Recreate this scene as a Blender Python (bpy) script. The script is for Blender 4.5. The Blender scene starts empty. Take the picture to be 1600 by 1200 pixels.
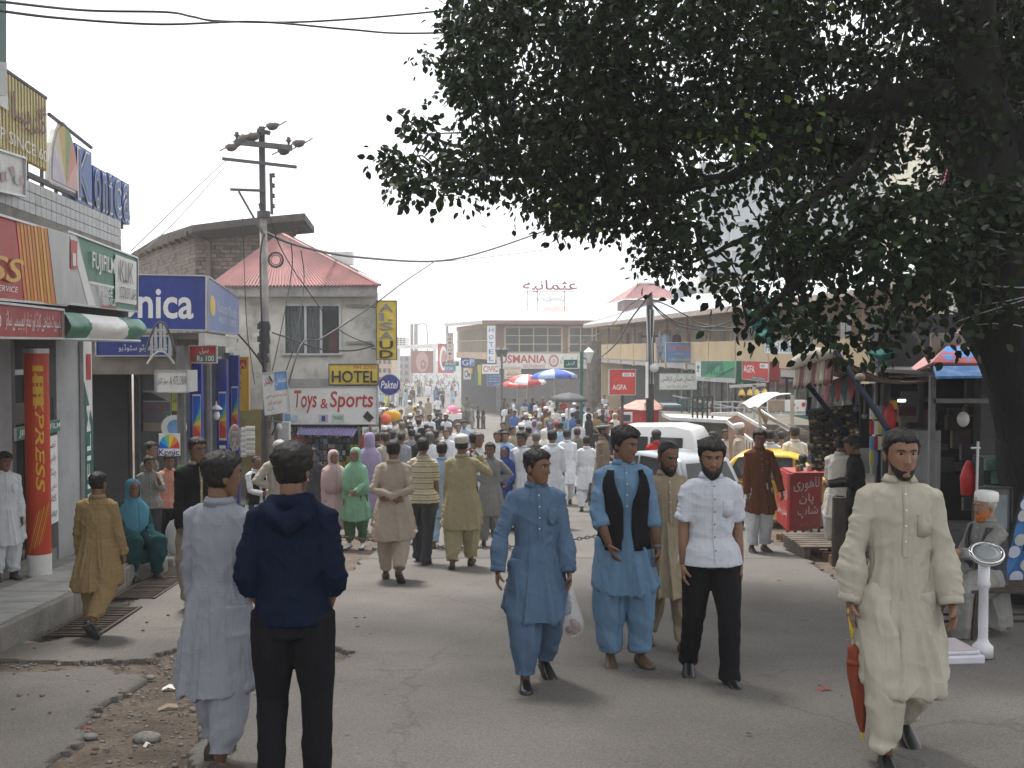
import bpy,math,random
import numpy as np
from mathutils import Vector,Matrix,Euler
rnd=random.Random(11)
SC=bpy.context.scene
COL=SC.collection
D2R=math.radians
# camera, sky, sun, exposure
F=1604.0
CAMZ=1.65
PITCH=D2R(1.96)
cd=bpy.data.cameras.new('camera');cd.sensor_width=36;cd.lens=36*F/1600;cd.clip_end=3000;cd.clip_start=.05
cam=bpy.data.objects.new('camera',cd);COL.objects.link(cam)
cam.location=(0,0,CAMZ);cam.rotation_euler=(D2R(90)-PITCH,0,0)
SC.camera=cam
SUN_EL,SUN_AZ=D2R(66),D2R(-25)
w=bpy.data.worlds.new('World');SC.world=w;w.use_nodes=True
nt=w.node_tree;nt.nodes.clear()
sky=nt.nodes.new('ShaderNodeTexSky');sky.sky_type='NISHITA';sky.sun_disc=False
sky.sun_elevation=SUN_EL;sky.sun_rotation=SUN_AZ;sky.dust_density=4;sky.air_density=1.2;sky.altitude=2000
tc=nt.nodes.new('ShaderNodeTexCoord')
nz=nt.nodes.new('ShaderNodeTexNoise');nz.inputs['Scale'].default_value=2.2;nz.inputs['Detail'].default_value=5
cr=nt.nodes.new('ShaderNodeValToRGB')
cr.color_ramp.elements[0].position=.30;cr.color_ramp.elements[0].color=(10.8,11.0,11.4,1)
cr.color_ramp.elements[1].position=.62;cr.color_ramp.elements[1].color=(13.5,13.5,13.5,1)
mx=nt.nodes.new('ShaderNodeMixRGB');mx.inputs[0].default_value=.85
bg=nt.nodes.new('ShaderNodeBackground');bg.inputs[1].default_value=.125
wo=nt.nodes.new('ShaderNodeOutputWorld')
nt.links.new(tc.outputs['Generated'],nz.inputs['Vector']);nt.links.new(nz.outputs['Fac'],cr.inputs['Fac'])
nt.links.new(sky.outputs['Color'],mx.inputs[1]);nt.links.new(cr.outputs['Color'],mx.inputs[2])
nt.links.new(mx.outputs['Color'],bg.inputs[0]);nt.links.new(bg.outputs[0],wo.inputs['Surface'])
sd=bpy.data.lights.new('sun','SUN');sd.energy=4.8;sd.angle=D2R(10);sd.color=(1,.96,.9)
sun=bpy.data.objects.new('sun',sd);COL.objects.link(sun)
sdir=Vector((math.sin(SUN_AZ)*math.cos(SUN_EL),math.cos(SUN_AZ)*math.cos(SUN_EL),math.sin(SUN_EL)))
sun.rotation_euler=(-sdir).to_track_quat('-Z','Y').to_euler();sun.location=sdir*60
SC.view_settings.view_transform='Standard';SC.view_settings.look='None'
SC.view_settings.exposure=0.12;SC.view_settings.gamma=1;SC.view_settings.use_curve_mapping=False
SC.render.engine='CYCLES'
SC.cycles.max_bounces=6;SC.cycles.diffuse_bounces=3;SC.cycles.transparent_max_bounces=12
SC.cycles.volume_bounces=1;SC.cycles.volume_step_rate=4
# geometry of the place
_gy=np.array([-40,-10,0,5.3,7.3,12.7,24,40,61,100,250,700]);_gz=np.array([3.6,.9,0,-.47,-.69,-1.12,-2.05,-2.6,-3.05,-4.25,-6.4,-10])
def g(y):
 return float(np.mean(np.interp([y-2,y-1,y,y+1,y+2],_gy,_gz)))
CP,SP=math.cos(PITCH),math.sin(PITCH)
def W(px,py,d):
 u=(600-py)/F
 fy=CP+u*SP;fz=-SP+u*CP
 k=d/fy
 return Vector(((px-800)/F*k,d,CAMZ+fz*k))
def G(px,py):
 lo,hi=1.0,600.0
 for _ in range(50):
  m=(lo+hi)/2
  if W(px,py,m).z>g(m):lo=m
  else:hi=m
 return W(px,py,lo)
def on(line,px,py):
 a,b=line
 k=(px-800)/F/(CP+(600-py)/F*SP)
 return W(px,py,a/(k-b))
# materials
MATS={}
def mat(name,col,rough=.8,var=.12,scale=6,bump=0.,bscale=60,metal=0.,dirt=None,dscale=1.5,damt=.5,stretch=None,coat=0,spec=.5):
 if name in MATS:return MATS[name]
 m=bpy.data.materials.new(name);m.use_nodes=True;MATS[name]=m
 nt=m.node_tree;b=nt.nodes['Principled BSDF'];L=nt.links.new
 b.inputs['Roughness'].default_value=rough;b.inputs['Metallic'].default_value=metal
 b.inputs['Specular IOR Level'].default_value=spec
 if coat:b.inputs['Coat Weight'].default_value=coat;b.inputs['Coat Roughness'].default_value=.08
 tc=nt.nodes.new('ShaderNodeTexCoord');vec=tc.outputs['Object']
 if stretch:
  mp=nt.nodes.new('ShaderNodeMapping');mp.inputs['Scale'].default_value=stretch;L(vec,mp.inputs[0]);vec=mp.outputs[0]
 c=(*col,1)
 n=nt.nodes.new('ShaderNodeTexNoise');n.inputs['Scale'].default_value=scale;n.inputs['Detail'].default_value=4;L(vec,n.inputs['Vector'])
 mr=nt.nodes.new('ShaderNodeMapRange');mr.inputs[1].default_value=.3;mr.inputs[2].default_value=.7
 mr.inputs[3].default_value=1-var;mr.inputs[4].default_value=1+var;L(n.outputs['Fac'],mr.inputs[0])
 hs=nt.nodes.new('ShaderNodeMixRGB');hs.blend_type='MULTIPLY';hs.inputs[0].default_value=1;hs.inputs[1].default_value=c
 L(mr.outputs[0],hs.inputs[2]);out=hs.outputs[0]
 if dirt:
  n2=nt.nodes.new('ShaderNodeTexNoise');n2 .inputs['Scale'].default_value=dscale;n2 .inputs['Detail'].default_value=8;n2 .inputs['Roughness'].default_value=.7
  L(vec,n2 .inputs['Vector'])
  r2=nt.nodes.new('ShaderNodeMapRange');r2 .inputs[1].default_value=.5;r2 .inputs[2].default_value=.66;r2 .inputs[4].default_value=damt;L(n2 .outputs['Fac'],r2 .inputs[0])
  m2=nt.nodes.new('ShaderNodeMixRGB');L(r2 .outputs[0],m2 .inputs[0]);L(out,m2 .inputs[1]);m2 .inputs[2].default_value=(*dirt,1);out=m2 .outputs[0]
 L(out,b.inputs['Base Color'])
 if bump:
  n3=nt.nodes.new('ShaderNodeTexNoise');n3 .inputs['Scale'].default_value=bscale;n3 .inputs['Detail'].default_value=4;L(vec,n3 .inputs['Vector'])
  bp=nt.nodes.new('ShaderNodeBump');bp.inputs['Strength'].default_value=bump;bp.inputs['Distance'].default_value=.02;L(n3 .outputs['Fac'],bp.inputs['Height'])
  L(bp.outputs[0],b.inputs['Normal'])
 return m
def cloth(name,col,rough=.9,stripes=None,plaid=None,weave=.35,var=.07):
 """woven cloth: fine thread noise, soft large creases; optional horizontal stripes or a thin check"""
 if name in MATS:return MATS[name]
 m=mat(name,col,rough,var,9,0)
 nt=m.node_tree;b=nt.nodes['Principled BSDF'];L=nt.links.new
 b.inputs['Specular IOR Level'].default_value=.1;b.inputs['Sheen Weight'].default_value=.0
 tc=[n for n in nt.nodes if n.type=='TEX_COORD'][0]
 cur=b.inputs['Base Color'].links[0].from_socket
 def addline(axis,period,width,c,shift=0):
  nonlocal cur
  sx=nt.nodes.new('ShaderNodeSeparateXYZ');L(tc.outputs['Object'],sx.inputs[0])
  o=sx.outputs[axis]
  a=nt.nodes.new('ShaderNodeMath');a.operation='ADD';L(o,a.inputs[0]);a.inputs[1].default_value=10+shift
  md=nt.nodes.new('ShaderNodeMath');md.operation='MODULO';L(a.outputs[0],md.inputs[0]);md.inputs[1].default_value=period
  lt=nt.nodes.new('ShaderNodeMath');lt.operation='LESS_THAN';L(md.outputs[0],lt.inputs[0]);lt.inputs[1].default_value=width
  ml=nt.nodes.new('ShaderNodeMath');ml.operation='MULTIPLY';L(lt.outputs[0],ml.inputs[0]);ml.inputs[1].default_value=.8
  mm=nt.nodes.new('ShaderNodeMixRGB');L(ml.outputs[0],mm.inputs[0]);L(cur,mm.inputs[1]);mm.inputs[2].default_value=(*c,1);cur=mm.outputs[0]
 for s in(stripes or[]):addline(2,*s)
 for ax,p_,w_,c_ in(plaid or[]):addline(ax,p_,w_,c_)
 L(cur,b.inputs['Base Color'])
 mp=nt.nodes.new('ShaderNodeMapping');mp.inputs['Scale'].default_value=(22,22,4.5);L(tc.outputs['Object'],mp.inputs[0])
 n1=nt.nodes.new('ShaderNodeTexNoise');n1 .inputs['Scale'].default_value=1.0;n1 .inputs['Detail'].default_value=3;n1 .inputs['Distortion'].default_value=.6;L(mp.outputs[0],n1 .inputs['Vector'])
 n2=nt.nodes.new('ShaderNodeTexNoise');n2 .inputs['Scale'].default_value=260;n2 .inputs['Detail'].default_value=1;L(tc.outputs['Object'],n2 .inputs['Vector'])
 b1=nt.nodes.new('ShaderNodeBump');b1 .inputs['Strength'].default_value=.5;b1 .inputs['Distance'].default_value=.02;L(n1 .outputs['Fac'],b1 .inputs['Height'])
 b2=nt.nodes.new('ShaderNodeBump');b2 .inputs['Strength'].default_value=weave;b2 .inputs['Distance'].default_value=.002;L(n2 .outputs['Fac'],b2 .inputs['Height']);L(b1 .outputs[0],b2 .inputs['Normal'])
 L(b2 .outputs[0],b.inputs['Normal'])
 return m
def emit(name,col,st):
 m=bpy.data.materials.new(name);m.use_nodes=True;b=m.node_tree.nodes['Principled BSDF']
 b.inputs['Emission Color'].default_value=(*col,1);b.inputs['Emission Strength'].default_value=st;b.inputs['Base Color'].default_value=(*col,1);return m
def glassy(name,col=(.05,.06,.06),rough=.08,alpha=.55):
 if name in MATS:return MATS[name]
 m=mat(name,col,rough,.05,3);b=m.node_tree.nodes['Principled BSDF'];b.inputs['Alpha'].default_value=alpha;return m
# mesh helpers
def tag(o,label=None,cat=None,group=None,kind=None):
 if label:o['label']=label
 if cat:o['category']=cat
 if group:o['group']=group
 if kind:o['kind']=kind
 return o
def thing(name,label,cat,loc=(0,0,0),rz=0,group=None):
 o=bpy.data.objects.new(name,None);COL.objects.link(o);o.empty_display_size=.1
 o.location=loc;o.rotation_euler=(0,0,rz);return tag(o,label,cat,group)
def link(name,me,parent=None,local=True):
 o=bpy.data.objects.new(name,me);COL.objects.link(o)
 if parent is not None:
  o.parent=parent
  if not local:o.matrix_parent_inverse=pworld(parent).inverted()
 return o
def pworld(o):
 m=Matrix.LocRotScale(o.location,o.rotation_euler,o.scale)
 return(pworld(o.parent)@o.matrix_parent_inverse@m) if o.parent else m
class MB:
 def __init__(s):s.v=[];s.f=[];s.mi=[];s.cur=0
 def m(s,i):s.cur=i;return s
 def add(s,vs,fs):
  k=len(s.v);s.v.extend([tuple(p) for p in vs]);s.f.extend([tuple(i+k for i in f) for f in fs]);s.mi.extend([s.cur]*len(fs));return s
 def box(s,x0,x1,y0,y1,z0,z1):
  return s.add([(x0,y0,z0),(x1,y0,z0),(x1,y1,z0),(x0,y1,z0),(x0,y0,z1),(x1,y0,z1),(x1,y1,z1),(x0,y1,z1)],[(0,3,2,1),(4,5,6,7),(0,1,5,4),(1,2,6,5),(2,3,7,6),(3,0,4,7)])
 def bar(s,p,q,a,b=None,up=(0,0,1)):
  """rectangular bar p->q, a wide (sideways), b thick (along up)"""
  b=b or a;p=Vector(p);q=Vector(q);t=(q-p).normalized();up=Vector(up)
  if abs(t.dot(up))>.95:up=Vector((0,1,0))
  x=t.cross(up).normalized();y=x.cross(t).normalized();x=x*a/2;y=y*b/2
  return s.add([p-x-y,p+x-y,p+x+y,p-x+y,q-x-y,q+x-y,q+x+y,q-x+y],[(0,3,2,1),(4,5,6,7),(0,1,5,4),(1,2,6,5),(2,3,7,6),(3,0,4,7)])
 def slab(s,c,th,n=None):
  """4 corners (any plane), extruded back by th along -n"""
  c=[Vector(p) for p in c]
  if n is None:n=(c[1]-c[0]).cross(c[3]-c[0]).normalized()
  b=[p-n*th for p in c]
  return s.add(c+b,[(0,1,2,3),(7,6,5,4),(0,4,5,1),(1,5,6,2),(2,6,7,3),(3,7,4,0)])
 def tube(s,pts,rad,n=8,cap=True,squash=None):
  pts=[Vector(p) for p in pts];rad=rad if hasattr(rad,'__len__') else[rad]*len(pts)
  up=Vector((0,0,1)) if abs((pts[-1]-pts[0]).normalized().z)<.9 else Vector((0,1,0));vs=[];N=len(pts)
  x=None
  for i,p in enumerate(pts):
   t=(pts[min(i+1,N-1)]-pts[max(i-1,0)]).normalized()
   if x is None:x=t.cross(up).normalized()
   else:x=(x-t*x.dot(t)).normalized()
   y=t.cross(x)
   sq=squash[i] if squash else 1
   for k in range(n):
    a=2*math.pi*k/n;vs.append(p+x*math.cos(a)*rad[i]+y*math.sin(a)*rad[i]*sq)
  fs=[(i*n+k,i*n+(k+1)%n,(i+1)*n+(k+1)%n,(i+1)*n+k) for i in range(N-1) for k in range(n)]
  if cap:fs+=[tuple(range(n-1,-1,-1)),tuple((N-1)*n+k for k in range(n))]
  return s.add(vs,fs)
 def lathe(s,prof,n=16,o=(0,0,0)):
  vs=[];o=Vector(o)
  for r,z in prof:
   for k in range(n):a=2*math.pi*k/n;vs.append((o.x+r*math.cos(a),o.y+r*math.sin(a),o.z+z))
  N=len(prof);fs=[(i*n+k,i*n+(k+1)%n,(i+1)*n+(k+1)%n,(i+1)*n+k) for i in range(N-1) for k in range(n)]
  fs+=[tuple(range(n-1,-1,-1)),tuple((N-1)*n+k for k in range(n))]
  return s.add(vs,fs)
 def ball(s,c,r,n=8,sc=(1,1,1)):
  c=Vector(c);vs=[];m=max(4,n//2+1)
  for i in range(1,m):
   ph=math.pi*i/m
   for k in range(n):a=2*math.pi*k/n;vs.append((c.x+r*sc[0]*math.sin(ph)*math.cos(a),c.y+r*sc[1]*math.sin(ph)*math.sin(a),c.z+r*sc[2]*math.cos(ph)))
  vs.append((c.x,c.y,c.z+r*sc[2]));vs.append((c.x,c.y,c.z-r*sc[2]));T=len(vs)-2
  fs=[(i*n+k,(i+1)*n+k,(i+1)*n+(k+1)%n,i*n+(k+1)%n) for i in range(m-2) for k in range(n)]
  fs+=[(T,k,(k+1)%n) for k in range(n)]+[(T+1,(m-2)*n+(k+1)%n,(m-2)*n+k) for k in range(n)]
  return s.add(vs,fs)
 def prism(s,poly,y0,y1,axis='y'):
  n=len(poly)
  if axis=='y':a=[(p[0],y0,p[1]) for p in poly];b=[(p[0],y1,p[1]) for p in poly]
  elif axis=='x':a=[(y0,p[0],p[1]) for p in poly];b=[(y1,p[0],p[1]) for p in poly]
  else:a=[(p[0],p[1],y0) for p in poly];b=[(p[0],p[1],y1) for p in poly]
  return s.add(a+b,[tuple(range(n)),tuple(range(2*n-1,n-1,-1))]+[(i,i+n,(i+1)%n+n,(i+1)%n) for i in range(n)])
 def mesh(s,name,mats,smooth=False):
  me=bpy.data.meshes.new(name);me.from_pydata(s.v,[],s.f)
  for m in(mats if isinstance(mats,(list,tuple)) else[mats]):me.materials.append(m)
  if any(s.mi):me.polygons.foreach_set('material_index',s.mi)
  if smooth:me.shade_smooth()
  me.update();fix_normals(me);return me
 def build(s,name,mats,parent=None,local=False,smooth=False):
  return link(name,s.mesh(name,mats,smooth),parent,local)
import bmesh
def fix_normals(me):
 bm=bmesh.new();bm.from_mesh(me);bmesh.ops.recalc_face_normals(bm,faces=bm.faces);bm.to_mesh(me);bm.free()
def bevel(o,w_=.01,seg=2):
 m=o.modifiers.new('bevel','BEVEL');m.width=w_;m.segments=seg;m.limit_method='ANGLE';return o
def copy_tree(o,parent=None,**kw):
 c=o.copy();COL.objects.link(c);c.parent=parent
 for ch in o.children:copy_tree(ch,c)
 return c
# writing
_AR={'ا':('FE8D','FE8E',0,0),'آ':('FE81','FE82',0,0),'ب':('FE8F','FE90','FE91','FE92'),'پ':('FB56','FB57','FB58','FB59'),'ت':('FE95','FE96','FE97','FE98'),'ٹ':('FB66','FB67','FB68','FB69'),'ث':('FE99','FE9A','FE9B','FE9C'),'ج':('FE9D','FE9E','FE9F','FEA0'),'چ':('FB7A','FB7B','FB7C','FB7D'),'ح':('FEA1','FEA2','FEA3','FEA4'),'خ':('FEA5','FEA6','FEA7','FEA8'),'د':('FEA9','FEAA',0,0),'ڈ':('FB88','FB89',0,0),'ذ':('FEAB','FEAC',0,0),'ر':('FEAD','FEAE',0,0),'ڑ':('FB8C','FB8D',0,0),'ز':('FEAF','FEB0',0,0),'س':('FEB1','FEB2','FEB3','FEB4'),'ش':('FEB5','FEB6','FEB7','FEB8'),'ص':('FEB9','FEBA','FEBB','FEBC'),'ض':('FEBD','FEBE','FEBF','FEC0'),'ط':('FEC1','FEC2','FEC3','FEC4'),'ع':('FEC9','FECA','FECB','FECC'),'غ':('FECD','FECE','FECF','FED0'),'ف':('FED1','FED2','FED3','FED4'),'ق':('FED5','FED6','FED7','FED8'),'ک':('FB8E','FB8F','FB90','FB91'),'گ':('FB92','FB93','FB94','FB95'),'ل':('FEDD','FEDE','FEDF','FEE0'),'م':('FEE1','FEE2','FEE3','FEE4'),'ن':('FEE5','FEE6','FEE7','FEE8'),'ں':('FB9E','FB9F',0,0),'و':('FEED','FEEE',0,0),'ہ':('FEE9','FEEA','FEEB','FEEC'),'ھ':('FBAA','FBAB','FBAC','FBAD'),'ی':('FBFC','FBFD','FBFE','FBFF'),'ے':('FBAE','FBAF',0,0),'ئ':('FE89','FE8A','FE8B','FE8C')}
def urdu(t):
 out=[]
 for wd in t.split(' '):
  s=''
  for i,ch in enumerate(wd):
   if ch not in _AR:s+=ch;continue
   f=_AR[ch];prev=i>0 and wd[i-1] in _AR and _AR[wd[i-1]][2]!=0;nxt=i<len(wd)-1 and wd[i+1] in _AR and f[2]!=0
   s+=chr(int(f[3] if prev and nxt else f[1] if prev else f[2] if nxt else f[0],16))
  out.append(s[::-1])
 return ' '.join(out[::-1])
_TX={}
def txt(s,bold=0.,shear=0.,ext=0.,ur=False,stack=False,space=1.):
 key=(s,bold,shear,ext,ur,stack,space)
 if key in _TX:return _TX[key]
 c=bpy.data.curves.new('t','FONT');c.body=urdu(s) if ur else('\n'.join(s) if stack else s)
 c.size=1;c.offset=bold;c.shear=shear;c.extrude=ext;c.resolution_u=3;c.align_x='CENTER';c.space_line=.85 if stack else 1.0;c.space_character=space
 o=bpy.data.objects.new('t',c);COL.objects.link(o)
 dg=bpy.context.evaluated_depsgraph_get();me=bpy.data.meshes.new_from_object(o.evaluated_get(dg))
 bpy.data.objects.remove(o);bpy.data.curves.remove(c)
 v=np.array([x.co[:] for x in me.vertices]);f=[tuple(p.vertices) for p in me.polygons]
 bpy.data.meshes.remove(me)
 if len(v):
  mn_,mx_=v.min(0),v.max(0);v[:,0]=(v[:,0]-mn_[0])/max(1e-6,mx_[0]-mn_[0]);v[:,1]=(v[:,1]-mn_[1])/max(1e-6,mx_[1]-mn_[1])
 _TX[key]=(v,f);return _TX[key]
class Panel:
 """a board with corners BL, BR, TR, TL; content is laid on it in u,v"""
 def __init__(s,BL,BR,TR,TL,th=.06,face=None,edge=None,parent=None,name='board',both=False):
  s.c=[Vector(p) for p in(BL,BR,TR,TL)];s.n=(s.c[1]-s.c[0]).cross(s.c[3]-s.c[0]).normalized();s.lay=0;s.parent=parent
  m=MB();m.slab(s.c,th,s.n)
  m.mi=[0,1,1,1,1,1] if edge else[0]*6
  s.o=m.build(name,[face,edge] if edge else[face],parent)
 def at(s,u,v,h=0.):
  a,b,c,d=s.c;return a*(1-u)*(1-v)+b*u*(1-v)+c*u*v+d*(1-u)*v+s.n*h
 def poly(s,pts,m_,name='panel_field',lift=None,th=0):
  s.lay+=1;h=lift if lift is not None else.004*s.lay
  mb=MB();mb.add([s.at(u,v,h) for u,v in pts],[tuple(range(len(pts)))])
  o=mb.build(name,m_,s.parent);o.data.flip_normals() if(o.data.polygons[0].normal.dot(s.n)<0) else None
  return o
 def rect(s,u0,v0,u1,v1,m_,name='panel_field'):return s.poly([(u0,v0),(u1,v0),(u1,v1),(u0,v1)],m_,name)
 def disc(s,u,v,ru,rv,m_,name='emblem',a0=0,a1=360,n=28,center=False):
  pts=[(u+ru*math.cos(D2R(a0+(a1-a0)*k/n)),v+rv*math.sin(D2R(a0+(a1-a0)*k/n))) for k in range(n+(0 if a1-a0==360 else 1))]
  if center:pts.append((u,v))
  return s.poly(pts,m_,name)
 def frame(s,m_,wd=.02,pr=.012,name='frame'):
  mb=MB();c=[p+s.n*.002 for p in s.c]
  for i in range(4):mb.bar(c[i],c[(i+1)%4],wd*(1 if i%2 else 1.003),wd+pr*2,up=s.n)
  return mb.build(name,m_,s.parent)
 def text(s,t,u0,v0,u1,v1,m_,name='lettering',rot=0,h=None,**k):
  v,f=txt(t,**k)
  if not len(v):return None
  s.lay+=.25;hh=h if h is not None else.004*s.lay+.004
  vs=[]
  for x,y,z in v:
   if rot==90:x,y=1-y,x
   if rot==-90:x,y=y,1-x
   vs.append(s.at(u0+(u1-u0)*x,v0+(v1-v0)*y,hh+max(0,z)*1.0))
  mb=MB();mb.add(vs,f);me=bpy.data.meshes.new(name);me.from_pydata(mb.v,[],mb.f);me.materials.append(m_)
  return link(name,me,s.parent,False)
def sign(name,label,corners,face,edge,th=.08,frame=None,group=None,cat='sign',loc=None):
 """corners BL,BR,TR,TL world -> (thing, Panel)"""
 c=[Vector(p) for p in corners];o=(c[0]+c[1])/2
 t=thing(name,label,cat,o,0,group)
 p=Panel(*c,th=th,face=face,edge=edge,parent=t)
 if frame:p.frame(frame)
 return t,p
def quad(line,x0,yb0,yt0,x1,yb1,yt1):
 return[on(line,x0,yb0),on(line,x1,yb1),on(line,x1,yt1),on(line,x0,yt0)]
def flatq(d,x0,x1,yt,yb):
 a=W(x0,yt,d);b=W(x1,yb,d);return[Vector((a.x,d,b.z)),Vector((b.x,d,b.z)),Vector((b.x,d,a.z)),Vector((a.x,d,a.z))]
# ground
def noise2(x,y,s=1.,seed=0):
 """cheap smooth value noise, numpy arrays"""
 x=np.asarray(x)*s+seed*17.3;y=np.asarray(y)*s+seed*5.1
 xi=np.floor(x).astype(np.int64);yi=np.floor(y).astype(np.int64);fx=x-xi;fy=y-yi;fx=fx*fx*(3-2*fx);fy=fy*fy*(3-2*fy)
 def h(a,b):
  n=(a*374761393+b*668265263+seed*1442695)&0x7fffffff;n=((n^(n>>13))*1274126177)&0x7fffffff;return((n^(n>>16))&0xffff)/65535.
 return(h(xi,yi)*(1-fx)+h(xi+1,yi)*fx)*(1-fy)+(h(xi,yi+1)*(1-fx)+h(xi+1,yi+1)*fx)*fy
def gv(y):
 y=np.asarray(y,float);return sum(np.interp(y+k,_gy,_gz) for k in(-2,-1,0,1,2))/5
def inpoly(x,y,poly):
 c=np.zeros(x.shape,bool);n=len(poly)
 for i in range(n):
  x0,y0=poly[i];x1,y1=poly[(i+1)%n]
  cond=((y0>y)!=(y1>y))&(x<(x1-x0)*(y-y0)/((y1-y0) if y1!=y0 else 1e-9)+x0);c^=cond
 return c
m_dirt=mat('packed_dirt',(.105,.08,.06),.95,.3,3,.8,45,dirt=(.15,.125,.10),dscale=6,damt=.7)
m_asph=mat('worn_asphalt',(.142,.131,.119),.9,.12,1.2,.55,170,dirt=(.11,.10,.09),dscale=.55,damt=.75)
def speckle(m,scale=420,amt=.26):
 nt=m.node_tree;b=nt.nodes['Principled BSDF'];L=nt.links.new;cur=b.inputs['Base Color'].links[0].from_socket
 tc=[n for n in nt.nodes if n.type=='TEX_COORD'][0]
 v=nt.nodes.new('ShaderNodeTexNoise');v.inputs['Scale'].default_value=scale/6;v.inputs['Detail'].default_value=3;v.inputs['Roughness'].default_value=.8;L(tc.outputs['Object'],v.inputs['Vector'])
 mr=nt.nodes.new('ShaderNodeMapRange');mr.inputs[1].default_value=.38;mr.inputs[2].default_value=.66;mr.inputs[3].default_value=1-amt;mr.inputs[4].default_value=1+amt*1.6;L(v.outputs['Fac'],mr.inputs[0])
 mm=nt.nodes.new('ShaderNodeMixRGB');mm.blend_type='MULTIPLY';mm.inputs[0].default_value=1;L(cur,mm.inputs[1]);L(mr.outputs[0],mm.inputs[2]);L(mm.outputs[0],b.inputs['Base Color'])
 vo=nt.nodes.new('ShaderNodeTexVoronoi');vo.feature='DISTANCE_TO_EDGE';vo.inputs['Scale'].default_value=.55
 n2=nt.nodes.new('ShaderNodeTexNoise');n2 .inputs['Scale'].default_value=2.5;n2 .inputs['Detail'].default_value=5;L(tc.outputs['Object'],n2 .inputs['Vector'])
 ad=nt.nodes.new('ShaderNodeMixRGB');ad.inputs[0].default_value=.35;L(tc.outputs['Object'],ad.inputs[1]);L(n2 .outputs['Color'],ad.inputs[2]);L(ad.outputs[0],vo.inputs['Vector'])
 r=nt.nodes.new('ShaderNodeMapRange');r.inputs[1].default_value=.002;r.inputs[2].default_value=.007;r.inputs[3].default_value=.80;r.inputs[4].default_value=1;L(vo.outputs['Distance'],r.inputs[0])
 m3=nt.nodes.new('ShaderNodeMixRGB');m3 .blend_type='MULTIPLY';m3 .inputs[0].default_value=1;L(mm.outputs[0],m3 .inputs[1]);L(r.outputs[0],m3 .inputs[2]);L(m3 .outputs[0],b.inputs['Base Color'])
speckle(m_asph);speckle(m_dirt,260,.3)
def gridmesh(name,xs,ys,zf,m_,mask=None,skirt=0,kind='structure'):
 X,Y=np.meshgrid(xs,ys);Z=zf(X,Y);nx=len(xs);ny=len(ys)
 v=np.stack([X,Y,Z],-1).reshape(-1,3)
 cx=(X[:-1,:-1]+X[1:,1:])/2;cy=(Y[:-1,:-1]+Y[1:,1:])/2
 ok=mask(cx,cy) if mask is not None else np.ones(cx.shape,bool)
 j,i=np.nonzero(ok);a=j*nx+i
 f=np.stack([a,a+1,a+nx+1,a+nx],-1);vl=[v];fl=[f];base=len(v)
 if skirt:
  pad=np.pad(ok,1)
  for dj,di,e0,e1 in((0,-1,nx,0),(0,1,1,nx+1),(-1,0,0,1),(1,0,nx+1,nx)):
   nb=pad[1+dj:pad.shape[0]-1+dj,1+di:pad.shape[1]-1+di];jj,ii=np.nonzero(ok&~nb);q=jj*nx+ii;p0=q+e0;p1=q+e1
   if not len(q):continue
   lo0=v[p0]-[0,0,skirt];lo1=v[p1]-[0,0,skirt];k=base+np.arange(len(q))
   vl+=[lo0,lo1];fl.append(np.stack([p0,k,k+len(q),p1],-1));base+=2*len(q)
 V=np.concatenate(vl);FF=np.concatenate(fl)
 me=bpy.data.meshes.new(name);me.vertices.add(len(V));me.vertices.foreach_set('co',V.ravel())
 me.loops.add(FF.size);me.loops.foreach_set('vertex_index',FF.ravel().astype(np.int32));me.polygons.add(len(FF));me.polygons.foreach_set('loop_start',np.arange(0,FF.size,4,dtype=np.int32))
 me.materials.append(m_);me.update(calc_edges=True);me.shade_smooth()
 o=link(name,me);tag(o,kind=kind);return o
ysd=np.concatenate([np.arange(-30,30,.5),np.arange(30,120,4),np.arange(120,441,20)])
gridmesh('ground',np.concatenate([np.linspace(-160,-8,20),np.arange(-7,9,.5),np.linspace(9,200,20)]),ysd,lambda X,Y:gv(Y)-.035+(noise2(X,Y,1.3,3)-.5)*.03*(np.abs(X)<9),m_dirt)
_D=[[(-60,1028),(150,1034),(230,1028),(290,1008),(310,985),(440,962),(490,1000),(560,1018),(530,1032),(420,1040),(340,1060),(300,1200),(285,1290),(20,1290),(80,1195),(115,1155),(130,1130),(190,1080),(222,1055),(160,1042),(-60,1050)],[(430,846),(470,838),(610,838),(560,880),(505,930),(440,940)],[(-40,985),(0,985),(60,955),(120,925),(200,905),(232,890),(330,866),(300,880),(240,925),(150,965),(90,1000),(-40,1010)],[(1190,800),(1330,880),(1345,920),(1300,900),(1235,860),(1180,830)]]
DP=[[(p.x,p.y) for p in(G(*q) for q in poly)] for poly in _D]
def asph_mask(x,y):
 wx=x+(noise2(x,y,4,1)-.5)*.13+(noise2(x,y,14,2)-.5)*.06;wy=y+(noise2(x,y,4,5)-.5)*.16+(noise2(x,y,14,6)-.5)*.07
 bad=np.zeros(x.shape,bool)
 for p in DP:bad|=inpoly(wx,wy,p)
 return~bad&(wx>-4.25-.09*(y-10))|(y>24)
zr=lambda X,Y:gv(Y)+(noise2(X,Y,.8,9)-.5)*.018
gridmesh('road',np.arange(-6.2,9.01,.04),np.arange(2.2,14.01,.04),zr,m_asph,asph_mask,.06)
gridmesh('road',np.arange(-7,12.01,.1),np.arange(14,24.01,.1),zr,m_asph,asph_mask,.06)
gridmesh('road',np.arange(-8,20.1,.5),np.arange(24,40.1,.5),zr,m_asph)
gridmesh('road',np.arange(-14,40.1,2),np.arange(40,300.1,4),lambda X,Y:gv(Y),m_asph)
gridmesh('road',np.arange(-8,10.1,.5),np.arange(-14,2.21,.2),lambda X,Y:gv(Y),m_asph)
mb=MB()
DX=[p for p in DP[0]]
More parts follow.
